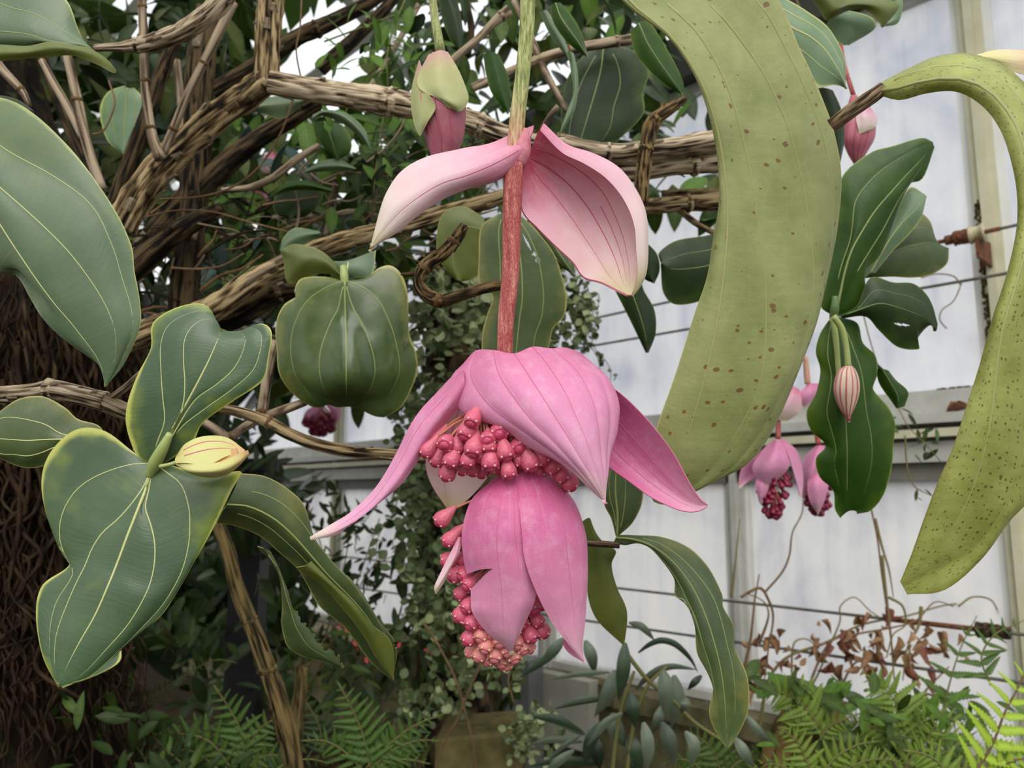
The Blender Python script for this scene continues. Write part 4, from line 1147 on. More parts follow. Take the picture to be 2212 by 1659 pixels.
leaf('leaf', [
    [(324, 1000, 4), (290, 978, 4), (224, 930, 6), (160, 930, 6), (104, 985, 4), (90, 1060, 0), (118, 1164, -4), (151, 1216, 0), (92, 1264, -8), (78, 1330, -14), (92, 1416, -20), (126, 1484, -24)],
    [(326, 1001, -2), (280, 1004, -8), (214, 1026, -14), (166, 1058, -16), (136, 1106, -18), (128, 1160, -18), (142, 1206, -14), (158, 1238, -14), (122, 1300, -18), (108, 1360, -22), (110, 1424, -24), (127, 1480, -24)],
    [(328, 1002, -4), (316, 1040, -14), (290, 1080, -24), (256, 1120, -28), (222, 1150, -30), (198, 1186, -30), (184, 1220, -28), (166, 1256, -26), (142, 1312, -26), (122, 1370, -28), (118, 1428, -26), (127, 1479, -24)],
    [(329, 1003, -4), (318, 1050, -16), (304, 1084, -26), (290, 1120, -32), (276, 1156, -36), (262, 1194, -38), (247, 1232, -38), (232, 1268, -38), (206, 1328, -36), (174, 1384, -34), (146, 1436, -30), (127, 1475, -24)],
    [(330, 1003, -4), (322, 1056, -16), (314, 1096, -26), (326, 1134, -32), (334, 1172, -36), (334, 1214, -38), (326, 1256, -38), (310, 1294, -38), (276, 1350, -36), (232, 1400, -34), (180, 1454, -30), (129, 1478, -24)],
    [(334, 1002, -2), (362, 1022, -6), (392, 1048, -10), (408, 1096, -14), (410, 1140, -16), (406, 1184, -18), (390, 1240, -20), (356, 1300, -20), (310, 1352, -20), (256, 1406, -22), (192, 1462, -26), (132, 1482, -24)],
    [(338, 1000, 6), (380, 1008, 8), (450, 1030, 10), (520, 1018, 14), (500, 1060, 8), (456, 1150, 0), (420, 1214, -4), (380, 1284, -8), (340, 1338, -10), (268, 1392, -14), (250, 1436, -20), (136, 1486, -24)],
], [0.47, 0.46, 0.44], LD, SH, th=0.0008, nv=70, nu=49, quilt=0.0005, wav=0.0005, veins=[(-0.667, 0, 0.95, 0.75), (-0.333, 0.02, 0.97, 0.95), (0.0, 0, 0.97, 1.9), (0.333, 0.02, 0.97, 0.95), (0.667, 0, 0.95, 0.75)], vmat=M['vein_pale'], vr=0.00055)['label'] = 'broad leaf hanging down with yellow margins'
leaf('leaf', [
    [(232, 956, 8), (214, 920, 8), (168, 905, 6), (140, 880, 2), (92, 856, 0), (40, 862, -4), (0, 888, -8), (-60, 930, -10)],
    [(200, 950, 0), (170, 945, -4), (130, 936, -10), (100, 918, -14), (66, 908, -18), (30, 902, -20), (0, 904, -20), (-60, 938, -14)],
    [(200, 952, -6), (160, 950, -10), (124, 949, -16), (90, 950, -20), (60, 952, -24), (30, 950, -26), (0, 948, -26), (-60, 948, -18)],
    [(200, 958, 0), (160, 960, -6), (120, 966, -12), (90, 978, -16), (60, 985, -20), (30, 982, -20), (0, 980, -20), (-60, 958, -14)],
    [(200, 990, 8), (160, 1000, 6), (120, 1000, 2), (80, 1010, 0), (50, 1010, -4), (20, 1000, -6), (0, 990, -8), (-60, 966, -10)],
], 0.5, LG if False else (M['up_dull'], M['under_sm'], RIM), SH, th=0.0008, nv=36, nu=33, veins=[(0.0, 0, 0.95, 1.2), (-0.5, 0.1, 0.95, 0.8), (0.5, 0.1, 0.95, 0.9)], vmat=M['vein_pale'], vr=0.0006)['label'] = 'small leaf cut by the left edge'
tube('petiole', pts3([(322, 1030, 2), (336, 998, -10), (352, 968, -18), (368, 936, -20)], 0.467), [0.0026, 0.0040, 0.0034, 0.0020], M['petiole'], SH, sides=9, n=14)

# drooping torn leaves to the right of that shoot
t = thing('torn_leaf', 'long drooping leaf with a torn edge left of the flower, yellow at its tip', 'leaf', P(855, 1470, 0.56))
leaf('blade', [
    [(468, 1130, 6), (505, 1135, 4), (560, 1158, 2), (600, 1190, 0), (640, 1226, 0), (662, 1262, 2), (690, 1310, 4), (738, 1350, 4), (770, 1390, 2), (800, 1430, 0), (845, 1470, 0)],
    [(480, 1105, -10), (525, 1112, -14), (575, 1136, -16), (620, 1172, -16), (655, 1205, -14), (690, 1250, -12), (724, 1296, -12), (764, 1340, -12), (795, 1384, -10), (820, 1424, -6), (846, 1470, 0)],
    [(490, 1090, -16), (536, 1094, -20), (590, 1120, -22), (632, 1156, -22), (668, 1196, -20), (706, 1240, -16), (742, 1276, -14), (780, 1316, -12), (812, 1364, -10), (834, 1416, -6), (847, 1470, 0)],
    [(505, 1060, -8), (556, 1064, -10), (606, 1086, -10), (648, 1124, -10), (678, 1166, -8), (716, 1212, -6), (758, 1256, -6), (790, 1300, -6), (822, 1350, -4), (844, 1404, -2), (848, 1470, 0)],
    [(520, 1022, 8), (570, 1028, 8), (616, 1052, 8), (656, 1090, 6), (674, 1150, 4), (682, 1206, 2), (720, 1218, 2), (768, 1262, 2), (816, 1336, 2), (856, 1394, 2), (849, 1470, 0)],
], [0.50, 0.53, 0.56], LU, t, th=0.0008, nv=130, nu=61, wav=0.0008, veins=[(0.0, 0, 0.97, 1.2), (-0.5, 0.05, 0.9, 0.6), (0.5, 0.05, 0.9, 0.6)], vmat=M['vein_soft'], vr=0.0007, cuts=lambda u, v: (u > 0.62 and abs(v - 0.47) < 0.022 * (1 + (u - 0.62))) or (u > 0.86 - 0.16 * noise.noise(Vector((v * 60, 1.3, 0))) and 0.52 < v < 0.9 and noise.noise(Vector((v * 34, 0.2, 0))) > 0.05))
leaf('fold', [
    [(640, 1226, -4), (690, 1262, -8), (740, 1316, -12), (782, 1370, -10), (812, 1420, -6), (850, 1468, -2)],
    [(660, 1222, -20), (705, 1258, -24), (752, 1306, -26), (794, 1360, -22), (824, 1414, -14), (850, 1469, -4)],
    [(672, 1212, -16), (722, 1262, -18), (770, 1308, -20), (800, 1346, -18), (846, 1390, -12), (851, 1470, -2)]], [0.518, 0.535], (M['under_sm'], M['under_sm'], M['vein_olive']), t, nv=30, nu=13, wav=0.0006)['label'] = 'folded yellow green half'
t = thing('torn_leaf', 'twisted dark leaf with a ragged right edge hanging under the drooping leaf', 'leaf', P(740, 1442, 0.56))
leaf('blade', [
    [(556, 1180, 0), (590, 1220, 0), (606, 1260, 0), (610, 1310, 0), (608, 1350, 0), (616, 1385, 0), (630, 1404, 0), (660, 1420, 0), (700, 1428, 0), (742, 1441, 0)],
    [(570, 1185, -8), (598, 1228, -12), (614, 1270, -14), (626, 1310, -16), (636, 1345, -18), (650, 1372, -18), (664, 1392, -16), (684, 1408, -12), (712, 1424, -8), (742, 1442, 0)],
    [(584, 1190, 0), (606, 1234, -2), (620, 1276, -4), (630, 1305, -8), (652, 1322, -10), (672, 1352, -10), (690, 1378, -8), (712, 1402, -6), (722, 1388, -2), (743, 1442, 0)],
], 0.56, LU, t, th=0.0007, nv=110, nu=41, wav=0.0012, wfreq=60, cuts=lambda u, v: u > 0.72 + 0.5 * noise.noise(Vector((v * 40, 3.3, 0))) and 0.3 < v < 0.97, veins=[(0.0, 0.05, 0.9, 0.8)], vmat=M['vein_soft'], vr=0.0006)

# centre-left round leaf
t = thing('leafy_shoot', 'shoot with a round glossy leaf facing the camera left of the stalk', 'leafy shoot', P(745, 600, 0.74))
leaf('leaf', [
    [(738, 606, 0), (700, 598, 10), (650, 602, 16), (636, 628, 16), (640, 640, 14), (612, 660, 14), (596, 700, 10), (598, 760, 6), (604, 810, 4), (634, 852, 4), (672, 878, 6), (694, 880, 4), (708, 872, 0)],
    [(742, 607, -8), (716, 616, -6), (680, 636, -4), (656, 660, -6), (642, 686, -8), (632, 714, -10), (628, 744, -12), (630, 780, -14), (640, 814, -16), (660, 840, -14), (680, 862, -10), (700, 870, -6), (716, 876, 0)],
    [(744, 608, -12), (736, 640, -14), (730, 668, -16), (718, 690, -20), (706, 716, -24), (696, 744, -30), (690, 774, -34), (690, 804, -38), (696, 830, -38), (706, 850, -30), (718, 864, -14), (728, 872, -6), (730, 880, 2)],
    [(745, 608, -14), (745, 640, -16), (746, 668, -18), (746, 694, -24), (747, 722, -40), (748, 750, -54), (748, 780, -64), (748, 806, -68), (748, 830, -62), (748, 850, -42), (748, 864, -16), (747, 872, -4), (746, 879, 4)],
    [(746, 608, -12), (754, 640, -14), (764, 668, -16), (778, 692, -20), (790, 716, -24), (800, 744, -30), (808, 774, -34), (810, 804, -38), (804, 830, -36), (794, 850, -28), (784, 866, -12), (778, 874, -4), (768, 880, 4)],
    [(748, 607, -8), (770, 614, -6), (800, 632, -4), (822, 656, -6), (836, 684, -8), (848, 714, -10), (856, 744, -12), (862, 776, -12), (862, 806, -12), (850, 836, -10), (836, 864, -4), (822, 888, 0), (806, 898, 4)],
    [(752, 606, 0), (790, 600, 8), (820, 578, 14), (846, 574, 16), (868, 594, 14), (880, 630, 10), (882, 670, 8), (884, 720, 6), (898, 760, 4), (902, 800, 4), (888, 842, 4), (866, 880, 6), (830, 902, 8)],
], 0.74, (M['up_gloss'], M['under_sm'], RIM), t, th=0.001, nv=56, nu=49, quilt=0.0010, veins=[(-0.667, 0.0, 0.95, 0.8), (-0.333, 0.03, 0.93, 1.0), (0, 0, 0.95, 1.3), (0.333, 0.03, 0.93, 1.0), (0.667, 0.0, 0.9, 0.8)], vmat=M['vein_soft'], vr=0.0009)['label'] = 'round glossy leaf with looping veins'
leaf('leaf', [
    [(740, 600, 0), (700, 590, 4), (664, 600, 6), (622, 610, 8), (612, 560, 8), (605, 544, 6)],
    [(738, 596, -4), (706, 570, -8), (676, 562, -10), (650, 565, -12), (630, 550, -6), (608, 540, 4)],
    [(736, 590, 0), (716, 560, 0), (690, 540, 2), (660, 530, 2), (630, 528, 4), (612, 536, 6)]], 0.76, (M['under_sm'], M['under_sm'], M['vein_soft']), t, nv=26, nu=17)['label'] = 'olive leaf half folded away'
leaf('leaf', [
    [(742, 598, 0), (720, 575, 4), (712, 566, 6), (716, 564, 8)],
    [(748, 596, -6), (750, 580, -8), (752, 568, -4), (752, 562, 6)],
    [(752, 600, 0), (776, 600, 0), (804, 592, 0), (812, 540, 6)]], 0.76, LB, t, nv=20, nu=13, veins=[(0.0, 0, 0.9, 1.2)], vmat=M['vein_pale'], vr=0.0012)
tube('petiole', pts3([(745, 625, -16), (744, 600, -12), (741, 575, -4)], 0.745), [0.003, 0.0042, 0.0032], M['petiole'], t, sides=8, n=10)

# leaves behind the stalk
def simple(label, D, L_, M_, R_, mats=LU, parent=None, name='leaf', nv=30, v=M['vein_soft'], vr=0.0009, quilt=0.0008, arch=-10, face='up', ve=((0.0, 0, 0.96, 1.2), (-0.5, 0.04, 0.93, 0.8), (0.5, 0.04, 0.93, 0.8)), cuts=None, cat='leaf', wav=0.0008, group=None):
    m2 = [(q[0], q[1], (q[2] if len(q) > 2 else 0) + arch) for q in M_]
    n = max(len(L_), len(M_), len(R_))
    if parent is None:
        parent = thing(name, label, cat, P(M_[-1][0], M_[-1][1], D if not isinstance(D, list) else D[-1]), group)
        nm = 'blade'
    else:
        nm = 'leaf'
    return leaf(nm, [L_, m2, R_], D, mats, parent, nv=nv, nu=25 if cuts is None else 81, quilt=0, wav=wav, veins=ve, vmat=v, vr=vr, face=face, cuts=cuts)
simple('grey green leaf with insect holes hanging behind the red stalk', 0.76,
       [(1075, 462), (1040, 490), (1034, 560), (1036, 610), (1064, 640), (1052, 680), (1042, 720), (1045, 790), (1090, 840)],
       [(1100, 462), (1112, 500), (1124, 560), (1128, 610), (1128, 650), (1122, 690), (1118, 730), (1112, 790), (1100, 842)],
       [(1130, 468), (1160, 500), (1195, 545), (1212, 590), (1224, 640), (1220, 680), (1195, 710), (1180, 760), (1110, 842)], LU,
       cuts=lambda u, v: abs(u - 0.34 - (v - 0.16) * 0.8) < 0.045 * (1 - abs(v - 0.165) / 0.06) or abs(u - 0.50) + 3.5 * abs(v - 0.27) < 0.10 or abs(u - 0.45) + 5 * abs(v - 0.235) < 0.08, nv=150)
simple('grey green leaf showing between the stalk and the right bract', 0.80,
       [(1135, 480), (1160, 520), (1190, 560), (1236, 592)], [(1145, 470), (1180, 505), (1210, 550), (1238, 593)], [(1160, 468), (1205, 490), (1238, 540), (1240, 594)], LU)
simple('dark olive leaf behind the dead twig left of the stalk', 0.85,
       [(1045, 470), (1000, 446), (960, 458), (944, 500), (948, 560), (985, 606)], [(1050, 500), (1015, 490), (990, 500), (980, 530), (980, 570), (990, 605)], [(1055, 540), (1050, 560), (1044, 575), (1040, 590), (1020, 604), (1000, 608)], (M['under_sm'], M['under_sm'], M['vein_olive']), ve=((0, 0, .9, .7),))
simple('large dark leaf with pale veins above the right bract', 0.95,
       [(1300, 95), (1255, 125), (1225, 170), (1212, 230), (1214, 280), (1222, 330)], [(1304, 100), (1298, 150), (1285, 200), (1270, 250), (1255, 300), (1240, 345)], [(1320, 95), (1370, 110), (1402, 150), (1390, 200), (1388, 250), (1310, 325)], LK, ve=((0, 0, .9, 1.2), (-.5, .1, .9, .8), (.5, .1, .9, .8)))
simple('thin variegated leaf hanging right of the upper stalk', 0.8,
       [(1225, 110), (1232, 150), (1238, 200), (1225, 240), (1214, 270), (1205, 296)], [(1235, 112), (1241, 150), (1242, 200), (1232, 240), (1218, 270), (1206, 297)], [(1240, 115), (1248, 160), (1247, 210), (1238, 245), (1222, 272), (1207, 298)], (M['up_mint'], M['under_sm'], M['vein_olive']), ve=())
simple('slim glossy leaf slanting beside the upper stalk', 0.7,
       [(1190, 10), (1192, 40), (1208, 70), (1235, 100), (1268, 124)], [(1200, 6), (1210, 34), (1228, 62), (1250, 92), (1270, 124)], [(1210, 6), (1232, 30), (1250, 58), (1262, 90), (1272, 125)], LG, ve=((0, 0, .95, .7),))
simple('slim blue leaf hanging behind the slanting leaf', 0.8,
       [(1165, 25), (1180, 60), (1205, 100), (1225, 125)], [(1175, 22), (1192, 55), (1215, 95), (1230, 130)], [(1182, 22), (1205, 60), (1226, 100), (1234, 134)], LB, ve=())
simple('upright green strap leaf left of the upper stalk', 0.75,
       [(1044, 118), (1050, 160), (1062, 200), (1094, 240)], [(1060, 112), (1072, 155), (1084, 195), (1098, 241)], [(1078, 118), (1096, 160), (1102, 200), (1101, 241)], LG, ve=())
simple('hanging leaf with a pale edge behind the top of the big olive leaf', 0.72,
       [(1362, 70), (1370, 110), (1400, 150), (1440, 185), (1472, 206)], [(1380, 50), (1400, 95), (1430, 140), (1458, 180), (1474, 206)], [(1400, 40), (1432, 90), (1460, 140), (1476, 180), (1477, 206)], LG, ve=((0, 0, .9, .7),))
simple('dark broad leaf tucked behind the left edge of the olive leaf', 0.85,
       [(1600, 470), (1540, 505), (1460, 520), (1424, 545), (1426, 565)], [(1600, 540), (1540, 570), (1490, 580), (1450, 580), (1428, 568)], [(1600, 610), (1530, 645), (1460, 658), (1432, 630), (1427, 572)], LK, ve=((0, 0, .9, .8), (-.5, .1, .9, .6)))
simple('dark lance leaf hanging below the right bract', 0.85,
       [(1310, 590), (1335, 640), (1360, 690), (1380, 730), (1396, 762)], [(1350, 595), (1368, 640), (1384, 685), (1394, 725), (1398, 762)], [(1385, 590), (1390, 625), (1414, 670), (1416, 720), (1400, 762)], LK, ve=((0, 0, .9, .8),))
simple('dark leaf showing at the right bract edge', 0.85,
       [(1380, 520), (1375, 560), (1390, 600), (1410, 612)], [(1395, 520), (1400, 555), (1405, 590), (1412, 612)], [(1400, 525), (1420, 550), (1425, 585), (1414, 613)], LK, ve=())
simple('mint green leaf with a yellow rim behind the olive leaf at the top', 0.70,
       [(1660, -20), (1720, 10), (1745, 25), (1780, 50), (1806, 85), (1826, 130), (1828, 190)], [(1660, 20), (1710, 60), (1750, 80), (1780, 105), (1805, 140), (1820, 165), (1828, 192)], [(1680, 60), (1720, 130), (1750, 170), (1770, 188), (1800, 184), (1815, 186), (1828, 194)], LM, v=M['vein_pale'])
t = thing('leafy_shoot', 'yellow edged leaf curled over at the top right', 'leafy shoot', P(1860, 90, 0.78))
leaf('leaf', [[(1720, -40, 0), (1770, 20, 0), (1786, 44, 0), (1830, 24, -6), (1870, 22, -8), (1900, 50, -4), (1905, 60, 0)], [(1730, -50, -10), (1790, 0, -16), (1810, 16, -18), (1840, 8, -18), (1890, 10, -16), (1920, 26, -10), (1906, 60, 0)], [(1760, -60, 0), (1810, -20, 0), (1840, -10, 4), (1870, -6, 6), (1915, -2, 6), (1944, 14, 4), (1907, 60, 0)]], 0.78, (M['under_sm'], M['up_dull'], M['vein_olive']), t, nv=30, nu=19, wav=0.001)
leaf('leaf', [[(1780, 60, 0), (1800, 84, 0), (1818, 96, 0), (1826, 98, 0)], [(1800, 30, -8), (1836, 58, -10), (1844, 74, -8), (1830, 97, 0)], [(1820, 20, 0), (1880, 36, 0), (1892, 60, 0), (1834, 98, 0)]], 0.8, (M['up_mint'], M['under_sm'], M['vein_soft']), t, nv=20, nu=15)
leaf('leaf', [[(1900, -20, 0), (1925, 0, 0), (1922, 40, 0), (1900, 56, 0)], [(1920, -20, -4), (1938, 4, -6), (1936, 40, -4), (1904, 57, 0)], [(1940, -20, 0), (1950, 5, 0), (1940, 50, 0), (1906, 58, 0)]], 0.8, LM, t, nv=16)

# right shoot
t = thing('leafy_shoot', 'dark green shoot with leaves fanning out against the frosted glass', 'leafy shoot', P(1800, 690, 0.74))
leaf('leaf', [
    [(1798, 682, 0), (1772, 660, 0), (1780, 600, 4), (1795, 530, 6), (1806, 450, 8), (1820, 380, 8), (1880, 330, 6), (1930, 315, 4), (1990, 298, 0), (2014, 306, 0)],
    [(1802, 680, -6), (1804, 640, -10), (1816, 580, -14), (1836, 520, -14), (1842, 480, -14), (1850, 430, -12), (1890, 380, -10), (1930, 350, -8), (1986, 318, -6), (2015, 308, 0)],
    [(1805, 679, -10), (1815, 635, -16), (1824, 590, -20), (1840, 540, -22), (1862, 500, -22), (1890, 456, -20), (1924, 416, -18), (1956, 380, -14), (1994, 340, -8), (2016, 310, 0)],
    [(1808, 679, -6), (1826, 640, -10), (1850, 590, -14), (1880, 540, -14), (1905, 500, -14), (1926, 460, -12), (1946, 424, -12), (1966, 396, -10), (1992, 356, -6), (2016, 312, 0)],
    [(1814, 682, 0), (1852, 672, 0), (1874, 636, 0), (1860, 594, 0), (1896, 560, 2), (1920, 510, 2), (1940, 450, 2), (1960, 400, 2), (1994, 384, 2), (2019, 318, 0)],
], 0.74, (M['up_grass'], M['under_sm'], M['vein_soft']), t, th=0.0009, nv=50, nu=33, quilt=0.0008, veins=[(0, 0, 0.97, 1.4), (-0.5, 0.15, 0.95, 0.7), (0.5, 0.2, 0.95, 0.8)], vmat=M['vein_soft'], vr=0.0009)['label'] = 'tall upright leaf'
leaf('leaf', [[(1860, 600, 20), (1900, 520, 20), (1930, 470, 20), (1965, 405, 20), (1998, 420, 14)], [(1880, 590, 16), (1920, 520, 10), (1950, 480, 8), (1980, 450, 8), (2000, 422, 14)], [(1890, 590, 20), (1930, 540, 18), (1960, 510, 16), (1990, 470, 14), (2002, 424, 14)]], 0.76, (M['up_mint'], M['under_sm'], M['vein_soft']), t, nv=26, nu=17, veins=[(0, 0, .95, .8)], vmat=M['vein_pale'], vr=0.0009)
leaf('leaf', [[(1862, 598, 24), (1910, 530, 22), (1950, 480, 20), (1984, 458, 18), (2010, 480, 16), (2018, 520, 14)], [(1868, 600, 20), (1910, 556, 12), (1950, 536, 8), (1990, 526, 6), (2014, 524, 8), (2036, 530, 12)], [(1870, 600, 22), (1930, 598, 18), (1970, 600, 14), (2010, 594, 12), (2046, 570, 12), (2050, 536, 12)]], 0.78, (M['up_dull'], M['under_sm'], M['vein_olive']), t, nv=34, nu=23, quilt=0.0015, wav=0.001, veins=[(0, 0, .9, .8), (-.5, .1, .9, .7)], vmat=M['vein_soft'], vr=0.0009)['label'] = 'puckered pale leaf with a yellow edge'
leaf('leaf', [[(1810, 682, 6), (1850, 660, 4), (1880, 600, 2), (1930, 610, 0), (1972, 612, 0), (1998, 632, 0), (2014, 660, 0), (2026, 700, 0)], [(1815, 684, 0), (1860, 668, -8), (1900, 656, -14), (1940, 664, -16), (1970, 674, -16), (1996, 684, -12), (2012, 698, -8), (2024, 714, 0)], [(1820, 688, 6), (1870, 684, 4), (1900, 715, 2), (1940, 750, 0), (1985, 754, 0), (1980, 735, 0), (2008, 704, 0), (2018, 716, 0)]], 0.73, LK, t, nv=80, nu=73, wav=0.0012, veins=[(0, 0.05, .85, 1), (-.5, .15, .85, .7)], vmat=M['vein_dark'], vr=0.0009, cuts=lambda u, v: abs(u - 0.42 + (v - 0.55) * 0.5) < 0.022 and 0.49 < v < 0.63)['label'] = 'dark wavy leaf with a slit'
leaf('leaf', [
    [(1796, 684, 4), (1772, 720, 4), (1762, 760, 4), (1772, 800, 2), (1762, 850, 0), (1742, 890, 0), (1752, 930, 0), (1784, 962, 0), (1762, 990, 0), (1770, 1030, 0), (1800, 1060, 0), (1804, 1100, 0), (1816, 1119, 0)],
    [(1798, 684, -4), (1790, 730, -8), (1788, 770, -12), (1796, 810, -14), (1792, 850, -16), (1786, 890, -16), (1796, 930, -16), (1806, 970, -16), (1802, 1000, -14), (1808, 1030, -10), (1818, 1066, -6), (1820, 1096, 0), (1820, 1114, 2)],
    [(1800, 684, -8), (1806, 730, -14), (1812, 770, -20), (1818, 810, -24), (1822, 850, -26), (1826, 890, -26), (1828, 930, -26), (1830, 970, -24), (1830, 1000, -20), (1830, 1030, -14), (1830, 1066, -8), (1832, 1090, -2), (1834, 1104, 2)],
    [(1804, 684, -4), (1830, 720, -8), (1846, 760, -12), (1860, 800, -14), (1866, 840, -16), (1872, 890, -16), (1880, 930, -16), (1884, 970, -16), (1882, 1006, -14), (1874, 1040, -10), (1862, 1076, -4), (1854, 1096, 0), (1848, 1104, 2)],
    [(1810, 684, 4), (1852, 698, 4), (1864, 740, 4), (1892, 770, 2), (1894, 812, 0), (1886, 840, 0), (1920, 880, 0), (1934, 916, 0), (1930, 960, 0), (1926, 1010, 0), (1908, 1070, 0), (1880, 1104, 0), (1852, 1110, 0)],
], 0.745, (M['up_grass'], M['under_sm'], M['vein_soft']), t, th=0.0009, nv=60, nu=33, quilt=0.0008, veins=[(-0.5, 0.03, .9, .8), (0.0, 0, .97, 1), (0.5, 0.03, .9, .8)], vmat=M['vein_soft'], vr=0.0008)['label'] = 'wavy leaf hanging straight down'
tube('petiole', pts3([(1804, 640, -14), (1803, 665, -14), (1800, 690, -6)], 0.74), [0.0028, 0.0045, 0.004], M['vein_dark'], t, sides=8, n=10)
simple('dark leaf edge behind the right side of the olive leaf', 0.85, [(1760, 190), (1775, 230), (1790, 290), (1808, 350)], [(1785, 190), (1800, 230), (1812, 290), (1812, 350)], [(1800, 195), (1818, 240), (1824, 300), (1816, 350)], LK, ve=())
simple('small curled leaf beside the wavy hanging leaf', 0.80, [(1890, 796), (1900, 830), (1925, 866), (1936, 882)], [(1905, 796), (1920, 820), (1940, 856), (1940, 882)], [(1920, 800), (1935, 820), (1962, 848), (1954, 878)], LG, t, ve=((0, 0, .9, .7),))
tube('petiole', pts3([(1802, 690, 4), (1840, 730, 30), (1880, 775, 50), (1905, 798, 60)], 0.75), [0.0022, 0.0018, 0.0016], M['vein_dark'], t, sides=6, n=14)

# lower right
t = thing('leafy_shoot', 'shoot with a long leaf arching down in front of the wires', 'leafy shoot', P(1310, 1180, 0.64))
tube('twig', pts3([(1240, 1172), (1290, 1174), (1338, 1178)], 0.645), [0.0026, 0.0028, 0.0026], BK_TW, t, sides=8, bark=0.08, n=16)
leaf('leaf', [
    [(1325, 1172, 0), (1350, 1178, -4), (1390, 1172, -8), (1430, 1210, -10), (1456, 1250, -10), (1458, 1286, -10), (1480, 1298, -12), (1500, 1350, -14), (1506, 1412, -14), (1540, 1476, -14), (1532, 1542, -12), (1552, 1592, -8), (1568, 1614, -6)],
    [(1328, 1166, -2), (1358, 1170, -10), (1400, 1180, -18), (1442, 1222, -22), (1468, 1262, -24), (1486, 1300, -24), (1504, 1340, -26), (1518, 1390, -28), (1534, 1440, -26), (1546, 1500, -24), (1552, 1548, -18), (1560, 1590, -10), (1570, 1614, -6)],
    [(1330, 1162, -4), (1364, 1164, -14), (1410, 1180, -24), (1456, 1216, -30), (1488, 1256, -32), (1512, 1300, -34), (1530, 1346, -34), (1544, 1392, -34), (1556, 1440, -32), (1564, 1496, -28), (1568, 1548, -20), (1570, 1590, -12), (1571, 1615, -6)],
    [(1332, 1158, -2), (1370, 1160, -10), (1420, 1172, -18), (1470, 1204, -22), (1510, 1246, -24), (1540, 1290, -24), (1558, 1340, -24), (1570, 1390, -24), (1582, 1440, -22), (1588, 1496, -18), (1586, 1550, -14), (1578, 1590, -8), (1572, 1615, -6)],
    [(1334, 1155, 0), (1376, 1156, 0), (1430, 1160, 0), (1490, 1184, 0), (1532, 1228, 0), (1560, 1284, 0), (1562, 1310, 0), (1584, 1350, 0), (1588, 1400, 0), (1614, 1460, 0), (1617, 1530, 0), (1596, 1584, -2), (1574, 1616, -6)],
], [0.65, 0.62, 0.60], LU, t, th=0.0009, nv=64, nu=33, quilt=0.0006, veins=[(0, 0, .97, 1.1), (-0.5, 0.1, .93, .7), (0.5, .1, .93, .8)], vmat=M['vein_soft'], vr=0.0008)['label'] = 'long arching leaf with a pale margin'
leaf('leaf', [[(1252, 1130, 0), (1262, 1180, 0), (1268, 1230, 0), (1270, 1290, 0), (1290, 1340, 0), (1344, 1392, 0)], [(1275, 1120, -8), (1290, 1180, -12), (1302, 1230, -14), (1312, 1290, -14), (1326, 1340, -8), (1346, 1392, 0)], [(1280, 1165, 0), (1330, 1188, 0), (1322, 1220, 0), (1334, 1270, 0), (1354, 1320, 0), (1349, 1393, 0)]], 0.66, (M['under_sm'], M['under_sm'], M['vein_olive']), t, nv=34, nu=19, wav=0.0008)['label'] = 'dark olive leaf hanging down'
leaf('leaf', [[(1330, 1158, 0), (1320, 1120, 4), (1305, 1090, 6), (1300, 1050, 8), (1310, 1000, 10)], [(1333, 1157, -4), (1334, 1110, -8), (1330, 1070, -8), (1330, 1030, -4), (1335, 980, 4)], [(1338, 1156, 0), (1366, 1130, 2), (1386, 1090, 4), (1388, 1050, 6), (1370, 990, 8)]], 0.66, LU, t, nv=28, nu=19, veins=[(0, 0, .95, 1.2), (-.4, .1, .9, .7), (.4, .1, .9, .7)], vmat=M['vein_soft'], vr=0.0008)['label'] = 'upright leaf behind the bract'

# mid-distance leaves among the branches (traced singly)
simple('pale green leaf among the upright stems at the upper left', 1.15, [(270, 185), (232, 200), (216, 240), (230, 300), (262, 332)], [(275, 190), (272, 220), (270, 255), (268, 295), (266, 333)], [(290, 190), (310, 215), (312, 255), (300, 300), (270, 334)], (M['up_mint'], M['under_sm'], M['vein_soft']), vr=0.0012)
simple('slate leaf below the peeling horizontal branch', 1.0, [(535, 232), (570, 212), (620, 205), (660, 212)], [(535, 235), (570, 228), (615, 224), (662, 216)], [(535, 238), (570, 246), (610, 256), (660, 220)], LB, ve=((0, 0, .9, .8),))
simple('arched blue leaf with a dark underside left of the hanging bud', 0.95, [(675, 262), (690, 250), (730, 262), (770, 290), (798, 320)], [(674, 256), (698, 242), (738, 250), (778, 284), (800, 321)], [(676, 248), (704, 238), (748, 246), (786, 278), (802, 322)], LB, ve=())
simple('dark leaf hanging beneath the arched blue leaf', 1.0, [(676, 262), (680, 290), (700, 320), (722, 342)], [(700, 262), (712, 290), (722, 320), (728, 343)], [(740, 270), (758, 300), (756, 330), (734, 344)], LG, ve=((0, 0, .9, .8),))
simple('grey leaf blade lying across the centre left stems', 1.0, [(655, 372), (690, 350), (730, 344), (768, 362)], [(655, 373), (692, 360), (735, 358), (768, 365)], [(656, 374), (700, 371), (740, 370), (768, 368)], LB, ve=())
simple('glossy folded leaf pointing left below the grey blade', 0.98, [(582, 425), (615, 396), (660, 390), (716, 408)], [(582, 426), (620, 404), (664, 400), (716, 412)], [(583, 427), (630, 412), (680, 412), (716, 416)], LG, ve=())
simple('dark broad leaf hanging under the folded leaf', 1.05, [(595, 420), (590, 445), (600, 465), (620, 470)], [(630, 412), (640, 435), (640, 455), (630, 471)], [(700, 410), (690, 440), (670, 462), (640, 472)], LK, ve=())
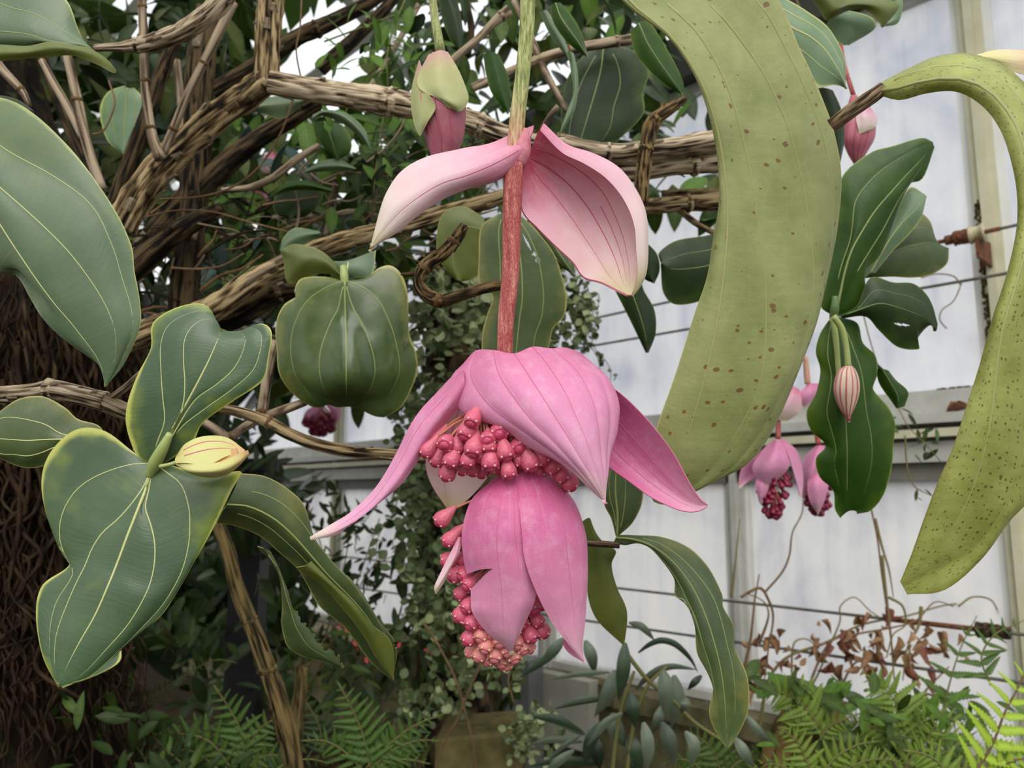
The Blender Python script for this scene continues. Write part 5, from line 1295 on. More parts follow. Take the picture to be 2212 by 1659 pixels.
simple('small oval leaf above the round glossy leaf', 0.9, [(604, 540), (612, 512), (640, 492), (690, 500)], [(606, 542), (626, 520), (656, 508), (692, 504)], [(610, 545), (645, 534), (676, 520), (694, 508)], LB, ve=())
simple('broad dark leaf at the top right of the upper stalk', 1.0, [(945, -10), (955, 40), (970, 80), (990, 110)], [(965, -12), (980, 30), (990, 70), (994, 110)], [(985, -10), (995, 30), (1000, 70), (998, 110)], LK, ve=())
# ------------------------------------------------------------------ woody branches
BK_GOLD = bark_mat('bark_golden', S(24, 18, 11), S(104, 84, 54), S(182, 160, 120), 5, 22)
BK_PALE = bark_mat('bark_pale', S(38, 29, 21), S(140, 120, 94), S(208, 190, 162), 6, 16)
BK_DARK = bark_mat('bark_dark', S(9, 7, 5), S(36, 28, 19), S(92, 75, 50), 6, 18)
BK_STEM = bark_mat('bark_smooth_stem', S(62, 50, 38), S(124, 106, 86), S(172, 154, 130), 3, 12, bstr=0.35)
BK_GREEN = bark_mat('bark_greenish', S(26, 21, 11), S(74, 62, 34), S(120, 102, 64), 4, 18)
BK_DEAD = bark_mat('bark_dead_twig', S(20, 15, 10), S(70, 52, 30), S(140, 116, 76), 5, 60)
NODE = plain('node_scar', S(70, 50, 32), 0.9, 0, 0.1, S(120, 96, 66), 200)
bn = [0]

def branch(label, D, pts, rad, mat, bark=0.14, freq=30, sides=18, nodes=(), flakes=0, cat='branch', knots=(), group=None, twigs=()):
    """pts in photo pixels at distance D (scalar or list), rad in photo pixels"""
    bn[0] += 1
    w = pts3(pts, D)
    d0 = D if not isinstance(D, (list, tuple)) else sum(D) / len(D)
    px = d0 / F
    root = min(w, key=lambda p: p.z)
    t = thing('branch', label, cat, root, group)
    tube('wood', w, [r * px for r in rad], mat, t, sides=sides, bark=bark, freq=freq, seed=bn[0] * 3.7)
    A = resample(w, 60)
    for q in nodes:      # swollen ring joints
        i = int(q * 59)
        p = Vector(A[i]); tg = Vector(A[min(59, i + 1)] - A[max(0, i - 1)]).normalized()
        r = np.interp(q, np.linspace(0, 1, len(rad)), rad) * px
        tube('joint', [p - tg * r * 0.5, p - tg * r * 0.15, p + tg * r * 0.15, p + tg * r * 0.5], [r * 0.95, r * 1.22, r * 1.14, r * 0.95], mat if r > 0.006 else NODE, t, sides=12, n=9, bark=0.12, freq=120, seed=q)
    for q in knots:
        i = int(q * 59); p = Vector(A[i])
        r = np.interp(q, np.linspace(0, 1, len(rad)), rad) * px
        tube('knot', [p - FW * r * 0.4, p - FW * r * 1.05 + Vector((0, 0, r * 0.2)), p - FW * r * 1.3 + Vector((0, 0, r * 0.3))], [r * 0.75, r * 0.6, r * 0.35], BK_DARK, t, sides=10, n=7, bark=0.25, freq=90)
    rr = random.Random(bn[0])
    if flakes:          # peeling strips of bark standing proud
        for k in range(flakes):
            q = rr.uniform(0.04, 0.94); i = int(q * 59)
            j = min(59, i + rr.randint(2, 5))
            a = rr.uniform(0, 6.28)
            V, Fc, uvs = [], [], []
            n = 7
            for s in range(n):
                f = s / (n - 1)
                c = A[i] * (1 - f) + A[j] * f
                c = Vector(hermite(A[:, None, :], np.linspace(0, 1, 60), [(i + (j - i) * f) / 59])[0, 0])
                tg = Vector(A[j] - A[i]).normalized()
                u0 = tg.orthogonal().normalized(); u1 = tg.cross(u0)
                r = np.interp(q, np.linspace(0, 1, len(rad)), rad) * px
                lift = 1.06 + 0.22 * f * rr.uniform(0.6, 1.2)
                wdt = 0.33 * (1 - 0.5 * f) * rr.uniform(0.8, 1.2)
                for e, l2 in ((-wdt, 0.0), (wdt, 0.0), (wdt, -0.05), (-wdt, -0.05)):
                    dr = u0 * math.cos(a + e) + u1 * math.sin(a + e)
                    V.append(c + dr * r * (lift + l2)); uvs.append((0.5 + e, f * 0.05))
            for s in range(n - 1):
                for e in range(4):
                    g = (e + 1) % 4
                    Fc.append((s * 4 + e, s * 4 + g, (s + 1) * 4 + g, (s + 1) * 4 + e))
            Fc += [(3, 2, 1, 0), (n * 4 - 4, n * 4 - 3, n * 4 - 2, n * 4 - 1)]
            mk('bark_flake', [tuple(v) for v in V], Fc, BK_PALE if rr.random() < 0.55 else mat, t, uvs)
    for tp, tr_ in twigs:
        tube('twig', pts3(tp, D), [r * px for r in tr_], mat, t, sides=8, bark=0.1, freq=40)
    return t

branch('thick peeling horizontal branch behind the hanging bud', 0.88, [(585, 178), (640, 188), (700, 198), (770, 208), (850, 222), (900, 232), (960, 250), (1030, 268), (1085, 290), (1140, 304), (1220, 312)], [24, 24, 25, 25, 27, 24, 24, 23, 20, 18, 17], BK_PALE, 0.2, 26, 22, (0.42, 0.72), 26)
branch('upper of two parallel bleached branches left of the olive leaf', 0.9, [(1200, 305), (1260, 320), (1330, 330), (1400, 322), (1480, 314), (1600, 290)], [18, 18, 17, 19, 21, 20], BK_PALE, 0.16, 26, 20, (0.3,), 12)
branch('lower of two parallel bleached branches left of the olive leaf', 0.92, [(1310, 372), (1380, 368), (1450, 358), (1510, 352), (1620, 340)], [22, 22, 21, 24, 22], BK_PALE, 0.14, 20, 20, (0.62,), 10)
branch('dark lower branch crossing just below the bleached pair', 0.95, [(1340, 442), (1400, 446), (1470, 440), (1530, 436), (1640, 430)], [15, 16, 17, 20, 18], BK_GOLD, 0.2, 30, 18, (0.5,), 10, twigs=[([(1430, 420), (1500, 418), (1560, 416)], [10, 11, 10]), ([(1460, 446), (1500, 480), (1545, 505)], [7, 7, 6])])
branch('mossy golden diagonal limb with deep cracks at the upper left', 0.9, [(262, 492), (300, 420), (345, 362), (400, 310), (470, 250), (530, 208), (575, 172)], [30, 31, 30, 28, 28, 28, 26], BK_GOLD, 0.24, 30, 24, (), 26)
branch('vertical cracked limb rising out of the top of the picture', 0.9, [(574, 195), (576, 140), (580, 70), (584, 0), (586, -60)], [26, 26, 26, 27, 27], BK_GOLD, 0.2, 26, 24, (), 12)
branch('pale striped branch curving up at the top left', 0.8, [(205, 104), (250, 102), (284, 100), (330, 92), (385, 72), (440, 38), (480, 0), (510, -50)], [7, 9, 16, 18, 19, 20, 20, 20], BK_PALE, 0.16, 34, 20, (0.26,), 10)
branch('jointed straight stem left of centre at the top', 0.82, [(306, -30), (309, 60), (312, 150), (318, 230), (330, 300), (346, 344)], [9, 9, 9, 10, 10, 12], BK_STEM, 0.05, 12, 12, (0.12, 0.55, 0.82))
branch('slanted brown stem crossing behind the jointed stem', 0.86, [(505, 5), (455, 105), (432, 150), (400, 215), (374, 280), (352, 330)], [10, 10, 9, 9, 9, 10], BK_STEM, 0.06, 12, 12, (0.42, 0.85))
branch('jointed stem dropping behind the top left leaf', 0.75, [(140, 100), (152, 150), (166, 215), (180, 280), (200, 350), (220, 410)], [10, 10, 11, 11, 11, 11], BK_STEM, 0.06, 12, 12, (0.38,))
branch('thin brown stem leaning behind the jointed stem', 0.85, [(90, 130), (112, 172), (146, 232), (180, 300)], [7, 8, 9, 9], BK_STEM, 0.05, 12, 10)
branch('short jointed stem at the left edge', 0.85, [(-30, 100), (0, 145), (30, 178), (50, 200), (64, 230)], [10, 10, 9, 8, 5], BK_STEM, 0.05, 12, 10, (0.75,))
branch('dark upright trunk running behind the golden limb', 1.05, [(450, 20), (436, 130), (428, 250), (420, 400), (410, 520), (396, 680), (386, 820)], [24, 28, 28, 28, 29, 30, 34], BK_DARK, 0.2, 18, 20, (), 14)
branch('dark slanting branch between the stems', 0.98, [(385, 70), (352, 150), (322, 240), (285, 340), (255, 420), (238, 480)], [12, 14, 15, 16, 17, 17], BK_DARK, 0.18, 20, 16, (), 8)
branch('dark branch rising to the right towards the roof light', 1.15, [(430, 215), (500, 172), (560, 138), (640, 82), (700, 56), (790, 10), (860, -40)], [15, 16, 17, 17, 16, 14, 12], BK_DARK, 0.16, 18, 16, (0.6,), 6)
branch('second dark branch silhouetted against the bright roof', 1.25, [(690, 150), (735, 110), (790, 60), (830, 20), (870, -30)], [15, 14, 13, 12, 10], BK_DARK, 0.16, 18, 14)
branch('dark limb parallel below the golden limb', 1.05, [(720, 200), (640, 250), (560, 300), (500, 345), (440, 400), (370, 470), (300, 560)], [14, 16, 18, 22, 24, 26, 28], BK_DARK, 0.2, 18, 18, (), 12)
branch('thin branch slanting up beside the faded pink flower', 1.0, [(480, 412), (540, 405), (590, 384), (640, 345), (690, 314)], [6, 7, 8, 8, 7], BK_STEM, 0.08, 20, 10)
branch('long lower limb crossing behind the stalk', 0.95, [(250, 745), (330, 712), (410, 690), (480, 655), (560, 600), (630, 565), (720, 528), (800, 505), (880, 485), (960, 462), (1040, 440), (1110, 418), (1200, 400)], [24, 26, 27, 26, 24, 22, 20, 18, 17, 17, 16, 15, 14], BK_GOLD, 0.2, 24, 20, (), 26)
branch('thick fibrous limb sagging under the long lower limb', 1.0, [(380, 745), (450, 700), (520, 672), (580, 640), (650, 628)], [30, 32, 30, 26, 16], BK_DARK, 0.2, 22, 18, (), 12)
branch('fibrous limb rising behind the blue green leaf', 1.0, [(230, 640), (280, 590), (340, 535), (400, 490), (480, 450)], [26, 26, 24, 20, 14], BK_DARK, 0.18, 22, 16, (), 8)
branch('bare horizontal branch above the left shoot', 0.58, [(-60, 855), (20, 852), (90, 845), (110, 842), (180, 856), (228, 868)], [18, 18, 18, 21, 20, 21], BK_PALE, 0.18, 34, 18, (0.58,), 10, twigs=[([(225, 868), (255, 882), (310, 905)], [20, 18, 15]), ([(236, 862), (270, 838), (312, 800)], [8, 8, 7])])
branch('bent brown stem rising to the right of the left shoot', 0.75, [(420, 900), (462, 925), (494, 945), (525, 925), (562, 900), (572, 850), (582, 790), (596, 735)], [9, 9, 10, 10, 11, 11, 11, 9], BK_STEM, 0.1, 24, 12, (0.3, 0.55), twigs=[([(562, 903), (600, 890), (660, 868)], [10, 10, 9])])
branch('bare branch sweeping right towards the left bract', 0.72, [(455, 880), (510, 888), (570, 908), (630, 940), (690, 962), (760, 976), (840, 982), (920, 990)], [10, 11, 13, 13, 13, 12, 12, 11], BK_GOLD, 0.12, 26, 14, (0.28,), 8)
branch('gnarled dead twig forking beside the main stalk', 0.66, [(1004, 486), (985, 515), (960, 545), (930, 568), (908, 590), (905, 615), (925, 640), (958, 652)], [9, 13, 14, 13, 13, 12, 14, 15], BK_DEAD, 0.3, 60, 16, (0.2, 0.55, 0.95), 6, twigs=[([(908, 590), (885, 592), (866, 592)], [8, 6, 3]), ([(955, 650), (990, 640), (1050, 622), (1110, 612)], [15, 12, 12, 11])])
branch('dark stubby twig standing up before the bleached branches', 0.84, [(1384, 440), (1388, 380), (1398, 310), (1412, 262), (1440, 240), (1482, 212)], [15, 15, 14, 16, 12, 7], BK_DEAD, 0.28, 50, 16, (0.45, 0.7), 6, twigs=[([(1420, 262), (1428, 238), (1432, 222)], [9, 8, 5])])
branch('greenish stem descending to the ferns below the left shoot', 0.95, [(470, 1130), (492, 1190), (512, 1270), (535, 1330), (562, 1400), (590, 1480), (612, 1550), (630, 1620), (640, 1720)], [13, 14, 15, 16, 18, 20, 21, 20, 20], BK_GREEN, 0.16, 16, 18, (0.36, 0.55), 4)
branch('short greenish stem standing among the ferns', 1.25, [(652, 1440), (648, 1500), (640, 1570), (634, 1700)], [13, 14, 14, 14], BK_GREEN, 0.14, 16, 14)
branch('slim brown branch rising right beside the hanging bud', 0.95, [(950, 155), (990, 120), (1030, 86), (1068, 48), (1100, 22)], [7, 8, 8, 9, 12], BK_STEM, 0.08, 20, 10, (0.9,))
branch('ringed dark branch crossing behind the upper stalk', 0.92, [(1020, 190), (1080, 165), (1160, 130), (1240, 106), (1300, 95), (1370, 84)], [9, 10, 10, 10, 11, 11], BK_STEM, 0.12, 20, 12, (0.35, 0.62, 0.9), twigs=[([(1165, 130), (1180, 160), (1205, 205), (1226, 240)], [8, 8, 7, 7]), ([(1165, 128), (1150, 90), (1130, 40), (1110, 0)], [8, 8, 7, 7])])
branch('small twig slanting up beside the variegated leaf', 0.95, [(1170, 280), (1190, 248), (1205, 230)], [6, 6, 6], BK_STEM, 0.08, 20, 8)
branch('thin dark branch above the dark veined leaf', 1.1, [(1000, -10), (1015, 40), (1018, 80), (1010, 120)], [8, 8, 7, 7], BK_DARK, 0.1, 20, 10)
branch('upright stem at the far left of the branches', 1.1, [(60, -20), (80, 90), (120, 200), (170, 330), (240, 470)], [9, 10, 11, 12, 14], BK_DARK, 0.1, 16, 12)
branch('slim upright stem right of the dark trunk', 1.1, [(380, 130), (388, 190), (394, 260), (400, 300)], [8, 8, 8, 8], BK_STEM, 0.08, 16, 10)
branch('knotted stem rising through the middle foliage', 1.2, [(700, 560), (712, 480), (724, 400), (740, 330), (790, 210), (860, 90), (905, 10)], [9, 9, 8, 8, 7, 6, 6], BK_STEM, 0.08, 16, 10, (0.3, 0.6))
branch('pale twig lying across the middle foliage', 1.15, [(590, 470), (640, 462), (700, 470), (760, 458), (830, 470)], [6, 7, 7, 6, 5], BK_PALE, 0.1, 20, 10)
# bare twigs in front of the frosted glass
VINE_D = plain('dry_vine_brown', S(96, 72, 52), 0.85, 0, 0.2, S(140, 112, 82), 60)
VINE_G = plain('vine_stem_green', S(112, 116, 66), 0.6, 0, 0.3, S(134, 110, 74), 60)

# fibrous trunk with dangling roots on the left
TRK = bark_mat('root_mass', S(10, 7, 5), S(26, 18, 12), S(48, 35, 23), 9, 10, S(66, 70, 34))
ROOT = plain('rootlet_brown', S(22, 16, 11), 0.9, 0, 0.1, S(64, 49, 35), 30)
t = thing('root_covered_tree', 'dark fibrous trunk wrapped in dangling roots at the lower left', 'tree trunk', P(60, 1750, 1.25))
pxl = 1.25 / F
tube('trunk', pts3([(-150, -300), (-120, 100), (-60, 420), (0, 640), (40, 840), (50, 1050), (40, 1250), (30, 1450), (20, 1800)], 1.25), [q * pxl for q in (120, 140, 170, 210, 230, 215, 200, 215, 260)], TRK, t, sides=40, bark=0.16, freq=9, n=70)
rr = random.Random(11)
rb_ = Bag()
for k in range(560):
    x = rr.uniform(-80, 300); y0 = rr.uniform(540, 1500)
    half = max(20.0, 225 - abs(x - 45) * 0.2)
    dz = -math.sqrt(max(0.0, 1 - ((x - 45) / 270) ** 2)) * 225 - rr.uniform(0, 25)
    pts = [(x, y0, dz)]
    n = rr.randint(4, 9)
    xx, yy = x, y0
    for s in range(n):
        xx += rr.uniform(-28, 28); yy += rr.uniform(15, 60)
        pts.append((xx, yy, dz + rr.uniform(-16, 16)))
    r = rr.uniform(1.0, 3.4) * pxl
    rb_.tube(pts3(pts, 1.25), [r, r, r * 0.6], sides=5, n=n * 3)
o = rb_.build('rootlets', ROOT, t); o['kind'] = 'stuff'
for k in range(26):
    x = rr.uniform(0, 260); y0 = rr.uniform(560, 1150)
    dz = -math.sqrt(max(0.0, 1 - ((x - 45) / 270) ** 2)) * 225 - 24
    pts = [(x, y0, dz)]
    for s in range(6):
        pts.append((x + rr.uniform(-40, 40) * (s + 1) / 3, y0 + 70 * (s + 1) + rr.uniform(-20, 20), dz - rr.uniform(0, 20)))
    tube('root', pts3(pts, 1.25), [rr.uniform(3.5, 6) * pxl, rr.uniform(2, 4) * pxl], ROOT if k % 3 else BK_DARK, t, sides=7, n=26, bark=0.1, freq=30)
# square black post behind the left shoot
t = thing('post', 'black square post standing behind the left shoot', 'post', P(505, 1560, 1.9))
pb = Bag()
a, c = P(478, 1560, 1.9), P(545, 1560, 1.9)
w = (c - a).length
pb.box(Vector((a.x, a.y, -0.1)), (w, 0, 0), (0, w, 0), (0, 0, 1.02))
pb.build('shaft', plain('black_post', S(20, 20, 22), 0.6, 0, 0.4, S(34, 34, 36), 20), t, False)
pb = Bag(); pb.box(Vector((a.x - 0.012, a.y - 0.012, 0.92)), (w + 0.024, 0, 0), (0, w + 0.024, 0), (0, 0, 0.03)); pb.build('cap', plain('black_cap', S(26, 26, 26)), t, False)

t = thing('twig_tangle', 'tangle of thin brown twigs around the dark limbs at mid left', 'twigs', P(430, 760, 1.05))
rr = random.Random(19)
for k in range(70):
    x, y = rr.uniform(240, 620), rr.uniform(430, 720)
    a = rr.uniform(-0.9, 1.2); L = rr.uniform(60, 170)
    d = rr.uniform(0.98, 1.2)
    pts = [(x, y)]
    for s_ in range(3):
        a += rr.uniform(-0.5, 0.5)
        x += math.cos(a) * L / 3; y -= math.sin(a) * L / 3
        pts.append((x, y, rr.uniform(-15, 15)))
    r = rr.uniform(1.3, 4.2) * d / F
    tube('twig', pts3(pts, d), [r, r * 0.8, r * 0.5], rr.choice([BK_STEM, VINE_D, BK_DARK, BK_DARK]), t, sides=6, n=14)
t = thing('twig_tangle', 'pale dead twigs crossing the foliage above the round glossy leaf', 'twigs', P(720, 560, 1.05))
for k in range(46):
    x, y = rr.uniform(560, 980), rr.uniform(340, 580)
    a = rr.uniform(-0.6, 1.0); L = rr.uniform(60, 160)
    d = rr.uniform(1.0, 1.25)
    pts = [(x, y)]
    for s_ in range(3):
        a += rr.uniform(-0.5, 0.5)
        x += math.cos(a) * L / 3; y -= math.sin(a) * L / 3
        pts.append((x, y, rr.uniform(-15, 15)))
    r = rr.uniform(1.2, 3.4) * d / F
    tube('twig', pts3(pts, d), [r, r * 0.8, r * 0.5], rr.choice([BK_STEM, BK_PALE, VINE_D]), t, sides=6, n=14)
for (lab_, pts, d, r) in [('thin hanging vine curling below the thin branch', [(640, 190), (610, 280), (560, 360), (500, 405), (430, 425), (345, 430)], 0.95, 2.2), ('wiry tendril dropping in front of the roof light', [(652, -10), (648, 60), (640, 110), (655, 190)], 0.95, 2.0),
                          ('dark curled tendril beside the pale green leaf', [(235, 175), (248, 220), (235, 262), (220, 285), (200, 290)], 0.95, 2.0), ('long thin vine looping across the trunk', [(310, 470), (380, 455), (460, 458), (540, 480), (620, 500)], 0.95, 1.8)]:
    o = tube('tendril', pts3(pts, d), [r * d / F] * 3, VINE_D, None, sides=6, n=36)
    tag(o, lab_, 'tendril')
# ------------------------------------------------------------------ shared leaf meshes for foliage
def leaf_mesh(name, width, mats, arch=0.15, cup=0.12, n=7, m=5, pw=0.9, wave=0.0, tipw=0.0, th=0.012):
    """unit leaf along +Y from the origin, upper side +Z"""
    G = np.zeros((n, m, 3))
    for i in range(n):
        v = i / (n - 1)
        w = width * 0.5 * (math.sin(math.pi * min(1, v ** pw)) ** 0.75 if 0 < v < 1 else 0.02)
        w = max(w, 0.015 * width + tipw * (1 - v))
        for j in range(m):
            u = j / (m - 1) * 2 - 1
            G[i, j] = (u * w, v, -arch * v * v + cup * w * u * u * 1.6 + wave * math.sin(v * 11 + u * 2) * abs(u))
    N = grid_normals(G)
    V, Fc, uvs, mi = sheet_geo(G, N, th)
    me = mesh_of(name, V, Fc, uvs, list(mats))
    me.polygons.foreach_set('material_index', mi)
    return me

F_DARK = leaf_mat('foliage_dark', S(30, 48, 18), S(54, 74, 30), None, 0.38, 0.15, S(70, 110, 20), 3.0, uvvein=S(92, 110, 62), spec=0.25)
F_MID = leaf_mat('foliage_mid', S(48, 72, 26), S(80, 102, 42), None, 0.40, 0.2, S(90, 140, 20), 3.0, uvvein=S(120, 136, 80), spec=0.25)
F_BRIGHT = leaf_mat('foliage_bright', S(74, 110, 36), S(108, 142, 58), None, 0.42, 0.35, S(130, 180, 30), 3.0, uvvein=S(150, 170, 90), spec=0.25)
F_BLUE = leaf_mat('foliage_blue', S(58, 80, 74), S(82, 104, 96), None, 0.36, 0.1, S(80, 120, 60), 3.0, uvvein=S(116, 136, 120), spec=0.25)
F_OLIVE = leaf_mat('foliage_olive', S(66, 80, 32), S(98, 108, 48), None, 0.45, 0.25, S(120, 150, 20), 3.0, uvvein=S(140, 140, 80), spec=0.25)
STEMG = plain('soft_green_stem', S(96, 108, 58), 0.6, 0, 0.3, S(120, 106, 64), 50)
STEMB = plain('thin_brown_stem', S(92, 74, 50), 0.8, 0, 0.2, S(128, 106, 76), 50)
LMESH = {}
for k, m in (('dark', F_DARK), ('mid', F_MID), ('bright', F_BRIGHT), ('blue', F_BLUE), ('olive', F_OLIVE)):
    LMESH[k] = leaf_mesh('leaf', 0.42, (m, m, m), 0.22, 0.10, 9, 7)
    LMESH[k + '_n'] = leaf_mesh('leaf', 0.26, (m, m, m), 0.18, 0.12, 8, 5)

def rand_dir(q, up=0.0):
    v = Vector((q.gauss(0, 1), q.gauss(0, 1), q.gauss(0, 1) + up))
    return v.normalized()

def leafy(label, name, spots, kinds, size, seed, D, droop=0.5, facing=0.8, cat='shrub', stems=(), stem_r=3, stem_mat=None, group=None):
    """foliage plant: spots are photo areas (x0, y0, x1, y1, count); leaves are separate objects at varied distance"""
    q = random.Random(seed)
    xs = [(s[0] + s[2]) / 2 for s in spots]; ys = [s[3] for s in spots]
    t = thing(name, label, cat, P(sum(xs) / len(xs), max(ys), (D[0] + D[1]) / 2), group)
    for sp in stems:
        d = q.uniform(*D)
        tube('stem', pts3(sp, d), [stem_r * d / F, stem_r * 0.8 * d / F, stem_r * 0.5 * d / F], stem_mat or STEMB, t, sides=6, n=22)
    for (x0, y0, x1, y1, n) in spots:
        for i in range(n):
            d = q.uniform(*D)
            p = P(q.uniform(x0, x1), q.uniform(y0, y1), d)
            yv = (rand_dir(q) + Vector((0, -0.15, -droop))).normalized()
            zv = (rand_dir(q) * (1 - facing) + (Vector((0, -0.75, 0.9))).normalized() * facing).normalized()
            k = kinds[int(q.random() * len(kinds))]
            s = q.uniform(*size) * d / F
            put('leaf', LMESH[k], t, p - yv * s * 0.5, frame_of(yv, zv), s)
    return t

# dense foliage between and behind the branches
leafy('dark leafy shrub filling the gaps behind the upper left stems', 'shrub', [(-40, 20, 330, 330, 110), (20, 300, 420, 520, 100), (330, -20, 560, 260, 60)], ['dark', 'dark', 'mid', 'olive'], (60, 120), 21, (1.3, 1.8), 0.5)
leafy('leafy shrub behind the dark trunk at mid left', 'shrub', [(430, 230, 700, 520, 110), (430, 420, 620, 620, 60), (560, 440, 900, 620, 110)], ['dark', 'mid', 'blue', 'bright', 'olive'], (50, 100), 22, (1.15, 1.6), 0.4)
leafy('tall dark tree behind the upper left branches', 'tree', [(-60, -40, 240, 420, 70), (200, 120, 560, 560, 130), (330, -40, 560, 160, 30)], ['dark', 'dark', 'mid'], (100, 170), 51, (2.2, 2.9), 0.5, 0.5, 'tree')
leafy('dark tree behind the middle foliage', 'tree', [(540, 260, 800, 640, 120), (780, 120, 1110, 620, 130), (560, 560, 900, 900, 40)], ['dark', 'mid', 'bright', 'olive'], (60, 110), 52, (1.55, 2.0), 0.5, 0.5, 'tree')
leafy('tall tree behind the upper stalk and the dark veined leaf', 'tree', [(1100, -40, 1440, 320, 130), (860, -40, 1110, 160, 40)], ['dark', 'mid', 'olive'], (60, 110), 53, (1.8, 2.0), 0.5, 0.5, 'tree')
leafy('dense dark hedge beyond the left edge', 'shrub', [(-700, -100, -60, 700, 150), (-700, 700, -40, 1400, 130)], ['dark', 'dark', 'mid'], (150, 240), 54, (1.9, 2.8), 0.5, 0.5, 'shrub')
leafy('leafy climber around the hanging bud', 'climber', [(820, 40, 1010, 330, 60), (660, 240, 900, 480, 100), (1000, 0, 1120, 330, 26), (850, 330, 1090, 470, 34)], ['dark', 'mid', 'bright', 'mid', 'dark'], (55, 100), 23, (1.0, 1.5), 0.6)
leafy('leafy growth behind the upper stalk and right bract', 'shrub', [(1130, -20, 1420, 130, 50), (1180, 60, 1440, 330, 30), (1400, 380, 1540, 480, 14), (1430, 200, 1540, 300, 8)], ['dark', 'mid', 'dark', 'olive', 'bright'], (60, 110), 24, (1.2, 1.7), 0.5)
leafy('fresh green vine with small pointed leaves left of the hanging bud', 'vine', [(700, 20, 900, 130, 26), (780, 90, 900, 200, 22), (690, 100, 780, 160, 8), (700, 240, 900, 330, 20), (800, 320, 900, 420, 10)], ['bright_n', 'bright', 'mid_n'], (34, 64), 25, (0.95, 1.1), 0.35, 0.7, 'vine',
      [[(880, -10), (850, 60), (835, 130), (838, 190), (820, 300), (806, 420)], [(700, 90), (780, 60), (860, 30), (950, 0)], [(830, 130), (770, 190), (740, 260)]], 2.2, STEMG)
leafy('bright leaves beside the upper stalk, roof light put into their colour', 'vine', [(1040, 20, 1090, 120, 12), (1160, 60, 1220, 130, 10), (600, 420, 720, 470, 14), (940, 260, 1080, 330, 14)], ['bright_n', 'bright', 'olive'], (30, 54), 26, (1.5, 1.9), 0.3, 0.7, 'vine')  # light from the roof is carried by the brighter greens
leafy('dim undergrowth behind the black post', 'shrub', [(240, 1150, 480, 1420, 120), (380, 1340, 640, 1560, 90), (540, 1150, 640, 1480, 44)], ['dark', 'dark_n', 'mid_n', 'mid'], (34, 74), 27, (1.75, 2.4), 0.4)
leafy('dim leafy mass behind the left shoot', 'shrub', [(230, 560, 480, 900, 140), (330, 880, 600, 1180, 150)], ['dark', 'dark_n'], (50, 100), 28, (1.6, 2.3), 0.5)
leafy('low dark hedge added to block light in the far left background', 'shrub', [(-40, 480, 260, 760, 60), (200, 980, 640, 1420, 170), (420, 620, 640, 900, 60)], ['dark', 'dark'], (100, 170), 29, (2.4, 3.0), 0.4)  # dense leaves added here to keep light from coming through
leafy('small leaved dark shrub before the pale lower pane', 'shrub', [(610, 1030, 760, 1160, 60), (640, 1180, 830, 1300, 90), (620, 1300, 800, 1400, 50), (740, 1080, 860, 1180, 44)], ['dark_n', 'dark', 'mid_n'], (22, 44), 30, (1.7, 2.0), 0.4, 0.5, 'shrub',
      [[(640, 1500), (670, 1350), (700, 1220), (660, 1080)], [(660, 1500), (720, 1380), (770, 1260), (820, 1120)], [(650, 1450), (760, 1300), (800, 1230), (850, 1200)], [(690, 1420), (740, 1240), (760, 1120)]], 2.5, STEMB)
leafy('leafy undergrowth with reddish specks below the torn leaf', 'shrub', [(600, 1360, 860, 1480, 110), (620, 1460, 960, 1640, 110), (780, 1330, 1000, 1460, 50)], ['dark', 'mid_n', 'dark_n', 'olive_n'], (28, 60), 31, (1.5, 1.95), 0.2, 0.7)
leafy('leafy ground cover at the lower left corner', 'ground cover', [(100, 1460, 330, 1660, 46), (260, 1540, 560, 1700, 70)], ['dark', 'mid_n', 'dark_n'], (40, 80), 32, (1.0, 1.4), 0.2, 0.7)
leafy('fresh leafy weeds along the right side of the ledge', 'weeds', [(1620, 1440, 1760, 1500, 10), (1640, 1520, 2212, 1680, 100), (1760, 1460, 1900, 1540, 14), (1960, 1480, 2100, 1560, 16)], ['bright_n', 'mid_n', 'bright', 'mid'], (34, 66), 33, (1.05, 1.35), 0.0, 0.75, 'weeds')
leafy('broad fresh leaves at the foot of the dried vine', 'weeds', [(1620, 1450, 1740, 1490, 5), (1740, 1470, 1860, 1540, 6)], ['bright', 'mid'], (70, 100), 34, (1.1, 1.2), 0.1, 0.8, 'weeds')
q = random.Random(5)
# canopy added out of view above and to the left, to shade that side
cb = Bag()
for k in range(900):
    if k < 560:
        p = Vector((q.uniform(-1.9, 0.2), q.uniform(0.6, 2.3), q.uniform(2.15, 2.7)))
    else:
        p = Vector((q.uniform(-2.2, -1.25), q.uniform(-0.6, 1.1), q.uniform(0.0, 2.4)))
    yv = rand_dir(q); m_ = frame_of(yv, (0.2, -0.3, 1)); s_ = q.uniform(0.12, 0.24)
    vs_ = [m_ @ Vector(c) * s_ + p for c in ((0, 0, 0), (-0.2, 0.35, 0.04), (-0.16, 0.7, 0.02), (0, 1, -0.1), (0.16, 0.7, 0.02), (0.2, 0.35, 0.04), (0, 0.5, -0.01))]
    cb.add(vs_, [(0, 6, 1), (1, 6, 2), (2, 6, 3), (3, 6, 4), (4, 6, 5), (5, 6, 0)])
o = cb.build('shade_canopy', F_DARK, None)
tag(o, 'dark leaf canopy added out of view above and left to shade the plants', 'foliage', None, 'stuff')
